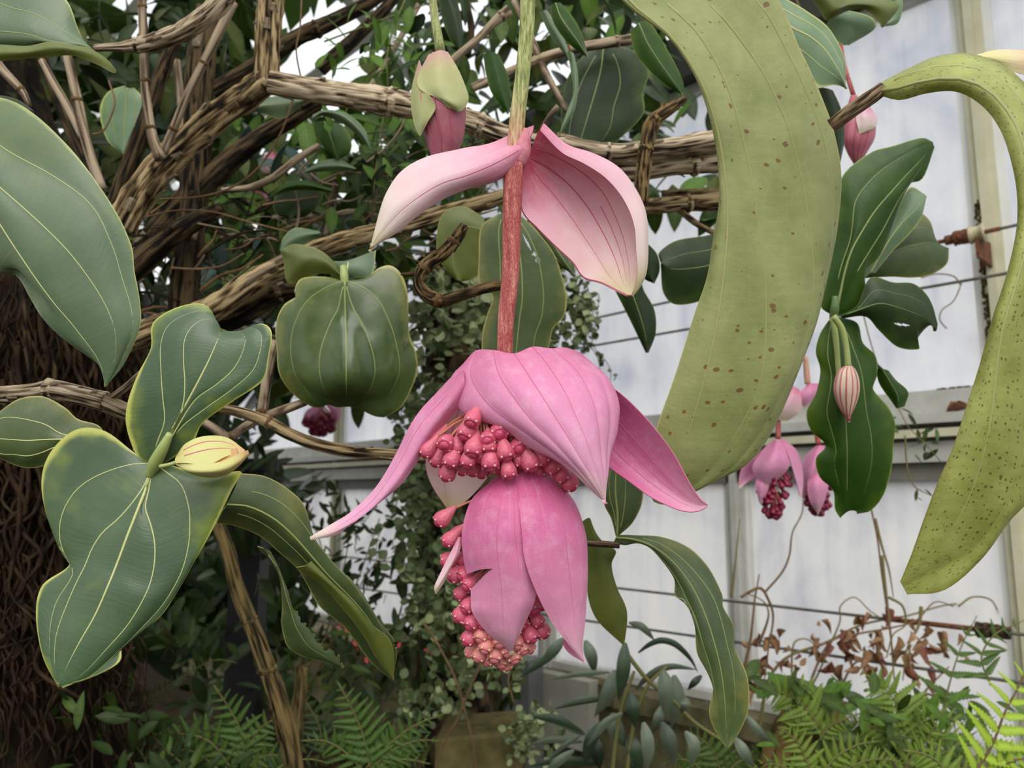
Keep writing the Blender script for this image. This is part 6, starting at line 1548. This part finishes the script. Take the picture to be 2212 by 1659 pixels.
# tiny red petals in the undergrowth
for k in range(1):
    t = thing('red_blossoms', 'tiny red blossoms scattered in the undergrowth below the torn leaf', 'blossoms', P(760, 1420, 1.5))
    RED = plain('red_petal', S(196, 62, 52), 0.5, 0.2, 0.4, S(206, 90, 90))
    RM = leaf_mesh('blossom', 0.6, (RED, RED, RED), 0.2, 0.3, 5, 5)
    for (x, y) in [(735, 1352), (752, 1366), (772, 1395), (790, 1420), (860, 1400), (930, 1412), (770, 1402), (925, 1405), (660, 1440), (815, 1390)]:
        put('blossom', RM, t, P(x, y, 1.48), frame_of(rand_dir(q), (0, -1, 0.4)), 0.012)

# ------------------------------------------------------------------ button vine hanging on its post
BT = leaf_mat('button_leaf', S(128, 144, 94), S(178, 188, 138), None, 0.42, 0.1, S(120, 150, 60), 3.0)
BT2 = leaf_mat('button_leaf_dark', S(62, 80, 44), S(104, 120, 70), None, 0.42, 0.1, S(100, 130, 40), 3.0)
BTM = {'p': leaf_mesh('leaf', 0.85, (BT, BT, BT), 0.05, 0.06, 7, 5, 1.0, th=0.05), 'd': leaf_mesh('leaf', 0.85, (BT2, BT2, BT2), 0.05, 0.06, 7, 5, 1.0, th=0.05)}
def button_vine(label, areas, seed, D, kinds='p', size=(17, 27), n=280, cat='hanging vine'):
    q = random.Random(seed)
    x0 = sum(a[0] + a[2] for a in areas) / 2 / len(areas); y1 = max(a[3] for a in areas)
    t = thing('button_vine', label, cat, P(x0, y1, (D[0] + D[1]) / 2))
    tot = sum(a[4] for a in areas)
    for (ax0, ay0, ax1, ay1, ns) in areas:
        per = max(3, int(n * ns / tot / ns))
        for s in range(ns):
            d = q.uniform(*D)
            x = q.uniform(ax0, ax1); ya = ay0 + q.uniform(0, 0.35) * (ay1 - ay0); yb = ay1 - q.uniform(0, 0.35) * (ay1 - ay0)
            pts = [(x, ya)]
            for k in range(4):
                pts.append((x + q.uniform(-26, 26), ya + (yb - ya) * (k + 1) / 4))
            w = pts3(pts, d)
            st = tube('strand', w, [0.0011, 0.0011, 0.0008], STEMG, t, sides=4, n=18)
            A = resample(w, per)
            for i in range(per):
                p = Vector(A[i]) + rand_dir(q) * 0.006
                yv = (rand_dir(q) * 0.9 + Vector((0, -0.2, -0.2))).normalized()
                zv = (Vector((0, -0.8, 0.55)) + rand_dir(q) * 0.7).normalized()
                put('leaf', BTM[kinds[int(q.random() * len(kinds))]], st, p, frame_of(yv, zv), q.uniform(*size) * d / F)
    return t
t = thing('vine_post', 'dark mossy post smothered by the button vine', 'post', P(985, 1560, 1.75))
tube('shaft', [P(1000, 520, 1.75), P(995, 900, 1.75), P(985, 1250, 1.75), Vector((P(980, 1560, 1.75).x, P(980, 1560, 1.75).y, -0.1))], [0.075, 0.08, 0.085, 0.09], BK_DARK, t, sides=20, bark=0.15, freq=10)
button_vine('pale button vine mass between the round leaf and the stalk', [(890, 590, 1080, 770, 15), (900, 560, 1010, 640, 5)], 41, (1.30, 1.48), 'pppd', (22, 32), 295)
button_vine('button vine mass showing right of the red stalk', [(1185, 600, 1270, 770, 9), (1060, 540, 1240, 640, 5)], 42, (1.40, 1.55), 'pd', (16, 24), 230)
button_vine('thin button vine strands dangling before the frosted glass', [(1230, 590, 1280, 800, 4), (1270, 600, 1295, 900, 2)], 43, (1.45, 1.5), 'dd', (10, 16), 110)
button_vine('upper button vine curtain left of the flower', [(850, 760, 960, 1000, 9), (900, 880, 1000, 1100, 5)], 44, (1.45, 1.62), 'dpd', (15, 24), 290)
button_vine('middle button vine curtain beside the lower buds', [(830, 960, 990, 1250, 14)], 45, (1.42, 1.62), 'dd', (16, 26), 290)
button_vine('lower button vine curtain with round pale leaves', [(850, 1180, 1010, 1400, 12)], 46, (1.38, 1.6), 'dpd', (17, 27), 260)
button_vine('button vine tangle above the mossy block', [(900, 1360, 1110, 1500, 9), (860, 1450, 1110, 1570, 7)], 47, (1.38, 1.6), 'dpd', (15, 24), 220)
button_vine('grey green creeping buttons spilling right of the mossy block', [(1095, 1500, 1200, 1659, 9)], 48, (1.30, 1.5), 'pd', (13, 22), 130)
leafy('dark leaves filling the heart of the button vine', 'climber', [(880, 560, 1240, 780, 70), (850, 780, 1000, 1420, 120), (900, 1380, 1120, 1560, 60)], ['dark', 'dark_n'], (40, 80), 35, (1.62, 1.8), 0.6, 0.5, 'climber')
for (lab_, pts, r) in [('thin brown stem trailing from the button vine to the mossy block', [(915, 1345), (950, 1400), (985, 1470), (1005, 1540), (1020, 1600), (1028, 1670)], 3.2),
                       ('pale runner crossing the trailing stem', [(1040, 1430), (1010, 1500), (985, 1560), (955, 1610), (935, 1680)], 3.0),
                       ('short curled root above the mossy block', [(1105, 1440), (1098, 1470), (1105, 1500), (1110, 1520)], 2.5)]:
    o = tube('trailing_vine', pts3(pts, 1.36), [r * 1.36 / F, r * 1.36 / F, r * 0.8 * 1.36 / F], STEMB, None, sides=6, n=30)
    tag(o, lab_, 'stem')

# ------------------------------------------------------------------ mossy block, sleepers, grey panel at the foot of the wall
def world_box(name, label, cat, c0, ax, ay, az, mat, parent=None, kind=None):
    b = Bag(); b.box(c0, ax, ay, az)
    o = b.build(name, mat, parent, False)
    bv = o.modifiers.new('bevel', 'BEVEL'); bv.width = 0.006; bv.segments = 2
    if label: tag(o, label, cat, None, kind)
    return o
a = P(938, 1600, 1.42); c = P(1128, 1595, 1.46)
top = P(1030, 1568, 1.5).z
world_box('stone_block', 'mossy sandstone block at the bottom centre', 'stone block', Vector((a.x, a.y, -0.1)), Vector((c.x - a.x, c.y - a.y, 0)), Vector((0.01, 0.16, 0)), Vector((0, 0, top + 0.1)), MOSSG)
for i in range(4):
    z = 0.24 - 0.075 * i
    s0, s1 = -0.75, 0.62
    b = Bag(); wbox(b, s0, s1 + 0.02 * i, z - 0.07, z - 0.006, 0.04, 0.15 + 0.03 * i)
    o = b.build('sleeper', MOSSG, None, False)
    tag(o, 'weathered mossy %s sleeper of the step below the ledge' % ['topmost', 'second', 'third', 'lowest'][i], 'sleeper', 'sleepers below the glass')
s0, _ = wall_px(1145, 1480, 0.10); s1, _ = wall_px(1272, 1480, 0.10)
b = Bag(); wbox(b, min(s0, s1), max(s0, s1), 0.18, 0.36, 0.06, 0.10)
o = b.build('leaning_board', plain('pale_metal_panel', S(140, 140, 128), 0.5, 0, 0.4, S(160, 158, 144), 10), None, False)
tag(o, 'pale grey metal board standing against the glass beside the lowest buds', 'board')
s0, _ = wall_px(1085, 1480, 0.16); s1, _ = wall_px(1142, 1480, 0.16)
b = Bag(); wbox(b, min(s0, s1), max(s0, s1), -0.1, 0.40, 0.10, 0.16)
o = b.build('metal_post', plain('dull_metal_post', S(88, 90, 88), 0.5, 0, 0.4, S(108, 110, 106), 10), None, False)
tag(o, 'dull grey metal post behind the lowest buds', 'post')

# ------------------------------------------------------------------ wires with rusty tensioners
WIRE = plain('galvanised_wire', S(84, 84, 78), 0.5, 0, 0.5, S(122, 118, 104), 60, 0.4)
RUST = plain('rusty_iron', S(70, 44, 32), 0.9, 0, 0.2, S(134, 88, 60), 160)
PORC = plain('porcelain_spool', S(196, 190, 160), 0.4, 0, 0.5, S(170, 150, 110), 60)
OFF = 0.10
def wire(label, y1, x1, y2, x2, rust=None):
    s1, z1 = wall_px(x1, y1, OFF); s2, z2 = wall_px(x2, y2, OFF)
    z = (z1 + z2) / 2
    t = thing('wire', label, 'wire', WP(-1.2, z1, OFF))
    m = (z2 - z1) / (s2 - s1)
    A = lambda s: WP(s, z1 + (s - s1) * m, OFF)
    tube('strand', [A(-1.4), A(0.0), A(1.5), A(3.0)], [0.0033] * 4, WIRE, t, sides=7, n=60)
    return t, A
t, A = wire('uppermost wire carrying a rusty spool at the right post', 505, 2110, 652, 1445)
sx, sz = wall_px(2085, 510, OFF)
d = WD
tube('bolt', [A(sx + 0.10), A(sx - 0.06)], [0.0045, 0.0045], RUST, t, sides=8, n=8)
tube('spring', [A(sx + 0.020), A(sx - 0.012)], [0.014, 0.015], RUST, t, sides=14, n=16, bark=0.2, freq=300)
tube('spool', [A(sx - 0.008), A(sx - 0.016), A(sx - 0.026), A(sx - 0.034)], [0.019, 0.015, 0.015, 0.021], PORC, t, sides=18, n=14)
tube('nut', [A(sx + 0.036), A(sx + 0.020)], [0.010, 0.010], RUST, t, sides=6, n=4)
b = Bag(); c_ = A(sx - 0.024); b.box(c_ + Vector((0, 0, -0.050)) - WN * 0.09, WD * 0.006, WN * 0.10, Vector((0, 0, 0.05))); b.box(c_ + Vector((0, 0, -0.050)) - WN * 0.09, WD * 0.022, WN * 0.006, Vector((0, 0, 0.05))); b.build('bracket', RUST, t, False)
wire('second wire running below the rusty spool', 592, 2165, 712, 1480)
t, A = wire('third wire with a rust stained right half above the dried vine', 1357, 2090, 1298, 1575)
sx, sz = wall_px(2115, 1358, OFF)
tube('bolt', [A(sx + 0.16), A(sx - 0.05)], [0.005, 0.005], RUST, t, sides=8, n=8)
tube('spring', [A(sx + 0.005), A(sx - 0.05)], [0.014, 0.011], BK_DARK, t, sides=12, n=18, bark=0.25, freq=300)
wire('lowest wire crossing behind the dried vine', 1467, 2150, 1387, 1590)

# ------------------------------------------------------------------ dried vine with withered leaves on the wires
DRY = leaf_mat('dry_leaf', S(120, 84, 56), S(186, 146, 104), None, 0.7, 0.2, S(190, 130, 70), 3.0)
DRYR = leaf_mat('dry_leaf_red', S(96, 52, 40), S(150, 92, 70), None, 0.7, 0.2, S(160, 90, 60), 3.0)
DM = [leaf_mesh('withered_leaf', 0.5, (m, m, m), 0.5, 0.9, 7, 5, wave=0.06) for m in (DRY, DRYR)]
q = random.Random(77)
t = thing('dried_vine', 'tangle of dried vine with withered brown leaves on the lower wires', 'dried vine', P(1900, 1560, 1.55))
dpx = 1.55 / F
paths = [[(1700, 1560), (1760, 1470), (1790, 1400), (1815, 1340), (1815, 1310), (1845, 1290), (1880, 1320), (1910, 1340)],
         [(1720, 1560), (1790, 1390), (1850, 1370), (1930, 1355), (1980, 1340), (2020, 1300), (2060, 1310)],
         [(1905, 1200), (1915, 1290), (1925, 1380), (1930, 1450), (1938, 1520)], [(1990, 1310), (1985, 1350), (1960, 1400), (1950, 1470)],
         [(1640, 1390), (1660, 1330), (1650, 1300), (1610, 1280)], [(1600, 1290), (1640, 1270), (1655, 1285), (1670, 1330), (1660, 1400), (1650, 1480)],
         [(1652, 1280), (1690, 1235), (1705, 1200), (1712, 1150), (1732, 1110), (1736, 1075)], [(1580, 1290), (1590, 1200), (1598, 1120)],
         [(1890, 1120), (1905, 1180), (1920, 1230), (1930, 1290)], [(1920, 1290), (1950, 1310), (1955, 1350), (1930, 1370), (1915, 1420)],
         [(1710, 1480), (1715, 1390), (1740, 1380), (1770, 1400)], [(1860, 1570), (1900, 1530), (1960, 1530), (2010, 1480), (2050, 1440)],
         [(1640, 1580), (1660, 1470), (1700, 1420), (1780, 1390), (1860, 1350), (1960, 1330), (2060, 1305), (2130, 1320), (2200, 1390)],
         [(1800, 1560), (1820, 1480), (1850, 1430), (1880, 1440), (1900, 1480), (1870, 1520)], [(1960, 1570), (2000, 1500), (2060, 1530), (2130, 1500)],
         [(2070, 1310), (2100, 1290), (2140, 1296), (2160, 1330)], [(1600, 1470), (1620, 1390), (1630, 1300), (1640, 1240)]]
for pth in paths:
    dd = q.uniform(1.45, 1.6)
    tube('vine_stem', pts3(pth, dd), [q.uniform(2.2, 4) * dpx, q.uniform(1.6, 2.6) * dpx, 1.2 * dpx], VINE_D if q.random() < 0.75 else VINE_G, t, sides=6, n=44, bark=0.1, freq=40)
for k in range(110):
    x, y = q.choice([(1800, 1380), (1860, 1370), (1790, 1420), (1900, 1380), (1980, 1400), (1650, 1370), (1645, 1440), (1960, 1430), (1850, 1400), (2010, 1370), (1700, 1420)])
    x += q.gauss(0, 28); y += q.gauss(0, 26)
    yv = (rand_dir(q) + Vector((0, 0, -0.9))).normalized()
    put('withered_leaf', DM[0 if q.random() < 0.7 else 1], t, P(x, y, q.uniform(1.45, 1.6)), frame_of(yv, rand_dir(q)), q.uniform(16, 40) * dpx)
for (lab_, pts, dd, r) in [('wiry tendril hanging on the second wire', [(1990, 600), (2020, 592), (2060, 597), (2075, 615)], 1.5, 1.6), ('thin tendril trailing below the second wire', [(2078, 610), (2060, 650), (2035, 670), (2030, 690), (2045, 710)], 1.5, 1.4),
                           ('thin strand dangling below the wavy hanging leaf', [(1880, 1090), (1895, 1160), (1905, 1240), (1918, 1330), (1930, 1420)], 1.4, 2.0)]:
    o = tube('tendril', pts3(pts, dd), [r * dd / F] * 3, VINE_D, None, sides=5, n=30)
    tag(o, lab_, 'tendril')
leafy('green climbing tendril with small leaves under the curled leaf', 'vine', [(1925, 880, 1990, 960, 8), (1975, 930, 2030, 1000, 10), (1965, 1050, 2010, 1080, 3)], ['mid_n', 'dark_n'], (22, 46), 36, (1.2, 1.25), 0.5, 0.6, 'vine', [[(1700, -60), (1760, 120), (1800, 300), (1820, 420), (1840, 560), (1870, 700), (1900, 800), (1930, 860), (1960, 920), (2000, 960), (2035, 1000)], [(1955, 940), (1960, 1010), (1975, 1050), (2015, 1072)]], 2.0, VINE_G)

# ------------------------------------------------------------------ strap-leaved plant below the right bract
t = thing('strap_leaf_plant', 'blue green plant with long narrow drooping leaves at the bottom centre right', 'plant', P(1340, 1650, 1.15))
STB = leaf_mat('strap_leaf', S(74, 88, 70), S(108, 118, 98), None, 0.4, 0.08, S(80, 110, 50), 10, uvvein=S(96, 114, 100))
STK = leaf_mat('strap_leaf_dark', S(36, 52, 38), S(60, 80, 56), None, 0.38, 0.1, S(80, 110, 40), 10, uvvein=S(80, 96, 70))
straps = [([(1350, 1388), (1346, 1450), (1336, 1514)], 15), ([(1432, 1447), (1440, 1500), (1437, 1552)], 18), ([(1456, 1458), (1462, 1520), (1449, 1574)], 17), ([(1362, 1496), (1368, 1535), (1371, 1572)], 14), ([(1264, 1383), (1278, 1420), (1285, 1457)], 13),
          ([(1328, 1447), (1312, 1500), (1284, 1549)], 15), ([(1379, 1410), (1417, 1385), (1452, 1388), (1489, 1420), (1508, 1454)], 7), ([(1358, 1345), (1385, 1353), (1415, 1384)], 8), ([(1318, 1452), (1258, 1455), (1196, 1465)], 6), ([(1330, 1504), (1258, 1515), (1196, 1532)], 7),
          ([(1264, 1587), (1230, 1570), (1190, 1560)], 9), ([(1374, 1490), (1402, 1460), (1446, 1440), (1508, 1447)], 8), ([(1359, 1588), (1372, 1625), (1387, 1664)], 17), ([(1428, 1525), (1420, 1558), (1405, 1587)], 11), ([(1480, 1505), (1480, 1522), (1471, 1540)], 10), ([(1516, 1459), (1502, 1472), (1485, 1491)], 8),
          ([(1430, 1560), (1448, 1605), (1456, 1655)], 16), ([(1322, 1540), (1332, 1580), (1352, 1614)], 17), ([(1276, 1588), (1290, 1625), (1296, 1664)], 15), ([(1588, 1594), (1608, 1625), (1630, 1660)], 12), ([(1612, 1545), (1640, 1580), (1676, 1613)], 9), ([(1220, 1378), (1200, 1408), (1118, 1467)], 8),
          ([(1302, 1454), (1240, 1458), (1180, 1469)], 6), ([(1302, 1506), (1250, 1512), (1204, 1528)], 7), ([(1152, 1547), (1205, 1555), (1263, 1584)], 10), ([(1258, 1603), (1190, 1598), (1140, 1611)], 8), ([(1258, 1585), (1220, 1610), (1180, 1646)], 6), ([(1302, 1650), (1210, 1643), (1140, 1656)], 10),
          ([(1222, 1376), (1200, 1396), (1168, 1429)], 9), ([(1390, 1560), (1400, 1610), (1396, 1670)], 14), ([(1300, 1560), (1276, 1600), (1262, 1655)], 14), ([(1345, 1540), (1310, 1560), (1268, 1612)], 9), ([(1480, 1580), (1500, 1610), (1490, 1660)], 13), ([(1410, 1620), (1380, 1640), (1340, 1690)], 11), ([(1240, 1620), (1200, 1650), (1170, 1690)], 10)]
for i, (sp, wpx) in enumerate(straps):
    d = 1.02 + 0.22 * q.random()
    L_, R_, M_ = [], [], []
    n = 7
    C_ = resample([(x, y, 0) for x, y in sp], n)
    for k in range(n):
        x, y = C_[k][:2]; x0_, y0_ = C_[max(0, k - 1)][:2]; x1_, y1_ = C_[min(n - 1, k + 1)][:2]
        l = math.hypot(x1_ - x0_, y1_ - y0_) or 1
        nx, ny = -(y1_ - y0_) / l, (x1_ - x0_) / l
        w = wpx * [0.25, 0.75, 1.0, 1.0, 0.8, 0.45, 0.04][k]
        zz = -18 * math.sin(math.pi * k / (n - 1))
        L_.append((x + nx * w, y + ny * w, zz + w * 0.25)); R_.append((x - nx * w, y - ny * w, zz + w * 0.25)); M_.append((x, y, zz))
    leaf('leaf', [L_, M_, R_], d, ((STB,) * 3 if i % 3 else (STK,) * 3), t, th=0.0006, nv=24, nu=9)
for pth in ([(1345, 1400), (1400, 1470), (1450, 1510), (1500, 1560), (1560, 1600)], [(1350, 1700), (1370, 1560), (1400, 1480), (1440, 1440)], [(1320, 1700), (1330, 1600), (1345, 1520), (1370, 1450)]):
    tube('stem', pts3(pth, 1.12), [0.0034, 0.003, 0.0024], STEMG, t, sides=7, n=30)

# ------------------------------------------------------------------ ferns
def leaflet_mesh(name, mat, teeth=9):
    V, Fc, uv = [], [], []
    rows = teeth * 2 + 1
    th = 0.02
    for s in (0, 1):
        for i in range(rows):
            v = i / (rows - 1)
            w = 0.19 * (1 - v) ** 0.65 * (0.5 + 0.5 * min(1, v * 8)) + 0.004
            w *= 1.0 if i % 2 == 0 else 0.58
            sh = 0.02 if i % 2 == 0 else 0.0
            z = -0.10 * v * v - s * th
            V += [(-w, v + sh, z - 0.03 * w), (0, v, z + 0.012), (w, v + sh, z - 0.03 * w)]
            uv += [(0, v), (0.5, v), (1, v)]
    o = rows * 3
    for i in range(rows - 1):
        a = i * 3
        Fc += [(a, a + 1, a + 4, a + 3), (a + 1, a + 2, a + 5, a + 4), (o + a, o + a + 3, o + a + 4, o + a + 1), (o + a + 1, o + a + 4, o + a + 5, o + a + 2)]
        Fc += [(a, a + 3, o + a + 3, o + a), (a + 2, o + a + 2, o + a + 5, a + 5)]
    return mesh_of(name, V, Fc, uv, mat)
FERN = {}
for k, c1, c2, tr_ in (('mid', S(66, 98, 34), S(96, 126, 50), 0.3), ('dark', S(40, 62, 26), S(62, 84, 38), 0.2), ('bright', S(110, 138, 46), S(142, 166, 68), 0.35), ('yellow', S(176, 206, 60), S(200, 224, 92), 0.45)):
    m = leaf_mat('fern_' + k, c1, c2, None, 0.5, tr_, c2, 4.0, uvvein=c2)
    FERN[k] = (leaflet_mesh('leaflet', m), m)

def fern(label, D, fronds, kind, base=None, group=None):
    """fronds: (photo polyline base->tip, longest leaflet px, leaflet pairs[, tilt])"""
    b0 = base or fronds[0][0][0]
    t = thing('fern', label, 'fern', P(b0[0], b0[1], D if not isinstance(D, (list, tuple)) else D[0]), group)
    q = random.Random(len(label) * 7 + int(b0[0]))
    for fr in fronds:
        pl, ll, n = fr[:3]
        kd = fr[3] if len(fr) > 3 else kind
        d = (D if not isinstance(D, (list, tuple)) else q.uniform(*D))
        w = pts3(pl, d)
        rc = tube('frond', w, [0.0018, 0.0014, 0.0007], STEMG if kd != 'yellow' else STEMB, t, sides=5, n=24)
        A = resample(w, n + 2)
        for i in range(1, n + 1):
            tg = Vector(A[i + 1 if i < n + 1 else i] - A[i - 1]).normalized()
            f = i / (n + 1)
            s = ll * d / F * (1 - f) ** 0.75 * (0.75 + 0.5 * min(1, f * 3))
            side = tg.cross(FW).normalized()
            nz = (-(FW) + Vector((0, 0, 0.9)) + rand_dir(q) * 0.25).normalized()
            for sg in (-1, 1):
                yv = (side * sg + tg * 0.55 + rand_dir(q) * 0.12 + Vector((0, 0, -0.10))).normalized()
                put('leaflet', FERN[kd][0], rc, Vector(A[i]), frame_of(yv, nz), max(0.004, s))
        yv = Vector(A[-1] - A[-2]).normalized()
        put('leaflet', FERN[kd][0], rc, Vector(A[-2]), frame_of(yv, (0, -0.7, 0.7)), max(0.006, ll * d / F * 0.3))
    return t
fern('green fern below the broad hanging leaf at lower left', 1.25, [([(530, 1650), (520, 1580), (495, 1530), (462, 1480)], 70, 9), ([(525, 1650), (550, 1590), (580, 1560), (620, 1550)], 56, 8), ([(500, 1660), (450, 1600), (390, 1585), (305, 1588)], 66, 10), ([(480, 1670), (430, 1630), (390, 1620), (340, 1640)], 50, 8), ([(520, 1670), (560, 1640), (590, 1630), (640, 1650)], 46, 8)], 'mid')
fern('long narrow fern frond arching behind the fern at lower left', 1.35, [([(235, 1580), (290, 1530), (360, 1485), (430, 1440), (470, 1425), (512, 1432)], 26, 22)], 'dark')
fern('bright green fern at the bottom left of the mossy block', 1.15, [([(800, 1660), (785, 1590), (760, 1530), (730, 1474)], 78, 10), ([(790, 1660), (850, 1600), (900, 1565), (965, 1540)], 50, 9), ([(800, 1660), (850, 1620), (900, 1600), (950, 1600)], 60, 9), ([(790, 1670), (740, 1620), (700, 1600), (650, 1600)], 56, 8), ([(800, 1680), (830, 1650), (870, 1640), (930, 1650)], 50, 7)], 'mid')
fern('dark low fern in the lower left corner', 1.3, [([(330, 1680), (300, 1620), (260, 1590), (210, 1580)], 50, 9), ([(350, 1690), (390, 1650), (440, 1640), (500, 1650)], 50, 9)], 'dark')
fern('broad yellowish fern left of the dried vine', 1.12, [([(1770, 1570), (1740, 1530), (1700, 1500), (1640, 1486)], 74, 10), ([(1780, 1590), (1760, 1560), (1730, 1560), (1680, 1590)], 52, 8), ([(1770, 1600), (1790, 1570), (1820, 1555), (1860, 1540)], 50, 8)], 'bright')
fern('fern with curving fronds at the bottom right of the long leaf', 1.08, [([(1760, 1690), (1740, 1640), (1720, 1600), (1680, 1570)], 54, 9), ([(1770, 1690), (1800, 1640), (1850, 1610), (1900, 1600)], 54, 9), ([(1780, 1700), (1830, 1660), (1890, 1640), (1960, 1650)], 50, 9), ([(1740, 1700), (1700, 1660), (1670, 1650), (1620, 1660)], 44, 8)], 'bright')
fern('upright fern in front of the lowest wire', 1.18, [([(1945, 1600), (1938, 1560), (1930, 1510), (1870, 1455)], 90, 9), ([(1950, 1600), (1990, 1560), (2040, 1550), (2090, 1570)], 60, 9), ([(1940, 1610), (1900, 1580), (1860, 1560), (1820, 1560)], 60, 8), ([(1960, 1620), (2010, 1600), (2060, 1600), (2110, 1610)], 60, 9)], 'bright')
fern('slender fern with separate toothed leaflets at the right', 1.22, [([(2010, 1640), (2030, 1560), (2050, 1480), (2075, 1400), (2110, 1330)], 90, 6), ([(2140, 1480), (2120, 1420), (2150, 1370), (2212, 1340)], 60, 7)], 'mid')
fern('glowing yellow green fern in the lower right corner', 0.95, [([(2090, 1690), (2140, 1615), (2170, 1540), (2196, 1490), (2240, 1400)], 104, 9), ([(2120, 1700), (2160, 1660), (2200, 1640), (2260, 1640)], 70, 7), ([(2060, 1700), (2030, 1650), (2000, 1630), (1950, 1620)], 60, 8, 'bright')], 'yellow')
fern('toothed fern behind the tip of the long arching leaf', 1.2, [([(1560, 1680), (1545, 1630), (1520, 1600), (1480, 1580)], 60, 8), ([(1540, 1690), (1500, 1650), (1470, 1640), (1430, 1650)], 50, 8), ([(1560, 1690), (1590, 1650), (1620, 1640), (1660, 1650)], 44, 7)], 'mid')
fern('dense dark fern bank along the bottom of the sleepers', (1.15, 1.3), [([(1480, 1720), (1500, 1660), (1540, 1640), (1600, 1640)], 50, 9), ([(1640, 1720), (1650, 1640), (1680, 1610), (1720, 1610)], 56, 9), ([(1700, 1720), (1760, 1640), (1820, 1600), (1870, 1580)], 60, 10), ([(1840, 1720), (1860, 1640), (1900, 1600), (1950, 1570)], 60, 10), ([(1960, 1720), (2000, 1650), (2050, 1620), (2110, 1580)], 60, 10)], 'mid')
fern('second bright fern between the corner fern and the dried vine', (1.1, 1.2), [([(1900, 1720), (1880, 1660), (1840, 1630), (1790, 1620)], 56, 9), ([(1930, 1720), (1960, 1650), (2000, 1600), (2040, 1530)], 66, 10), ([(1990, 1720), (2040, 1680), (2080, 1660), (2140, 1660)], 56, 8)], 'bright')
fern('dark fern under the torn leaf in the undergrowth', (1.3, 1.45), [([(700, 1640), (690, 1570), (670, 1530), (640, 1490)], 56, 9), ([(860, 1660), (880, 1600), (900, 1570), (940, 1500)], 50, 9), ([(620, 1680), (600, 1640), (570, 1620), (530, 1610)], 44, 8)], 'dark')
fern('dark fern at the very bottom left beside the tree', (1.15, 1.3), [([(240, 1700), (220, 1650), (190, 1620), (150, 1600)], 46, 9), ([(420, 1720), (400, 1660), (360, 1620), (300, 1560)], 60, 10), ([(560, 1720), (600, 1660), (660, 1640), (720, 1650)], 50, 9)], 'dark')
# brown stump behind the ferns
t = thing('stump', 'short brown stump among the ferns right of the long leaf', 'stump', P(1700, 1700, 1.18))
tube('wood', pts3([(1690, 1760), (1695, 1660), (1712, 1590), (1730, 1560)], 1.18), [0.042, 0.040, 0.036, 0.030], bark_mat('stump_bark', S(52, 40, 22), S(98, 78, 44), S(132, 108, 66), 4, 20), t, sides=18, bark=0.14, freq=18)
# withered ground leaf
simple('dry tan leaf lying among the weeds by the dried vine', 1.25, [(1790, 1560), (1775, 1530), (1790, 1505), (1812, 1500)], [(1800, 1580), (1800, 1545), (1806, 1520), (1816, 1500)], [(1810, 1585), (1826, 1556), (1826, 1530), (1820, 1501)], (DRY, DRY, DRY), ve=())
# litter on the soil
q = random.Random(8)
lb = Bag()
for k in range(1400):
    x, y = q.uniform(-1.4, 1.1), q.uniform(0.8, 3.0)
    if x + y > 2.35: continue
    z = 0.01 + 0.07 * noise.noise(Vector((x * 1.7, y * 1.7, 0)))
    a = q.uniform(0, 6.28); s = q.uniform(0.01, 0.03)
    c, d = math.cos(a) * s, math.sin(a) * s
    h = [q.uniform(0, 0.012) for _ in range(4)]
    lb.add([(x - c, y - d, z + h[0]), (x + d * 0.4, y - c * 0.4, z + h[1]), (x + c, y + d, z + h[2]), (x - d * 0.4, y + c * 0.4, z + h[3])], [(0, 1, 2, 3)])
o = lb.build('leaf_litter', plain('leaf_litter', S(54, 40, 26), 0.9, 0, 0.1, S(104, 80, 52), 20), None)
tag(o, 'brown leaf litter scattered over the soil', 'leaf litter', None, 'stuff')

# withered leaf lying on the window rail
sA, zA = wall_px(2060, 885, 0.03)
t = thing('dry_leaf', 'withered pinkish leaf lying on the window rail at the right', 'dry leaf', WP(sA, Z_T1 - 0.052, 0.03))
put('blade', DM[1], t, WP(sA - 0.03, Z_T1 - 0.046, 0.03), frame_of(WD + Vector((0, 0, 0.1)), (0, -0.3, 1)), 0.05)
put('blade', DM[0], t, WP(sA + 0.01, Z_T1 - 0.048, 0.034), frame_of(-WD + Vector((0, 0, 0.5)), (0, -0.3, 1)), 0.04)
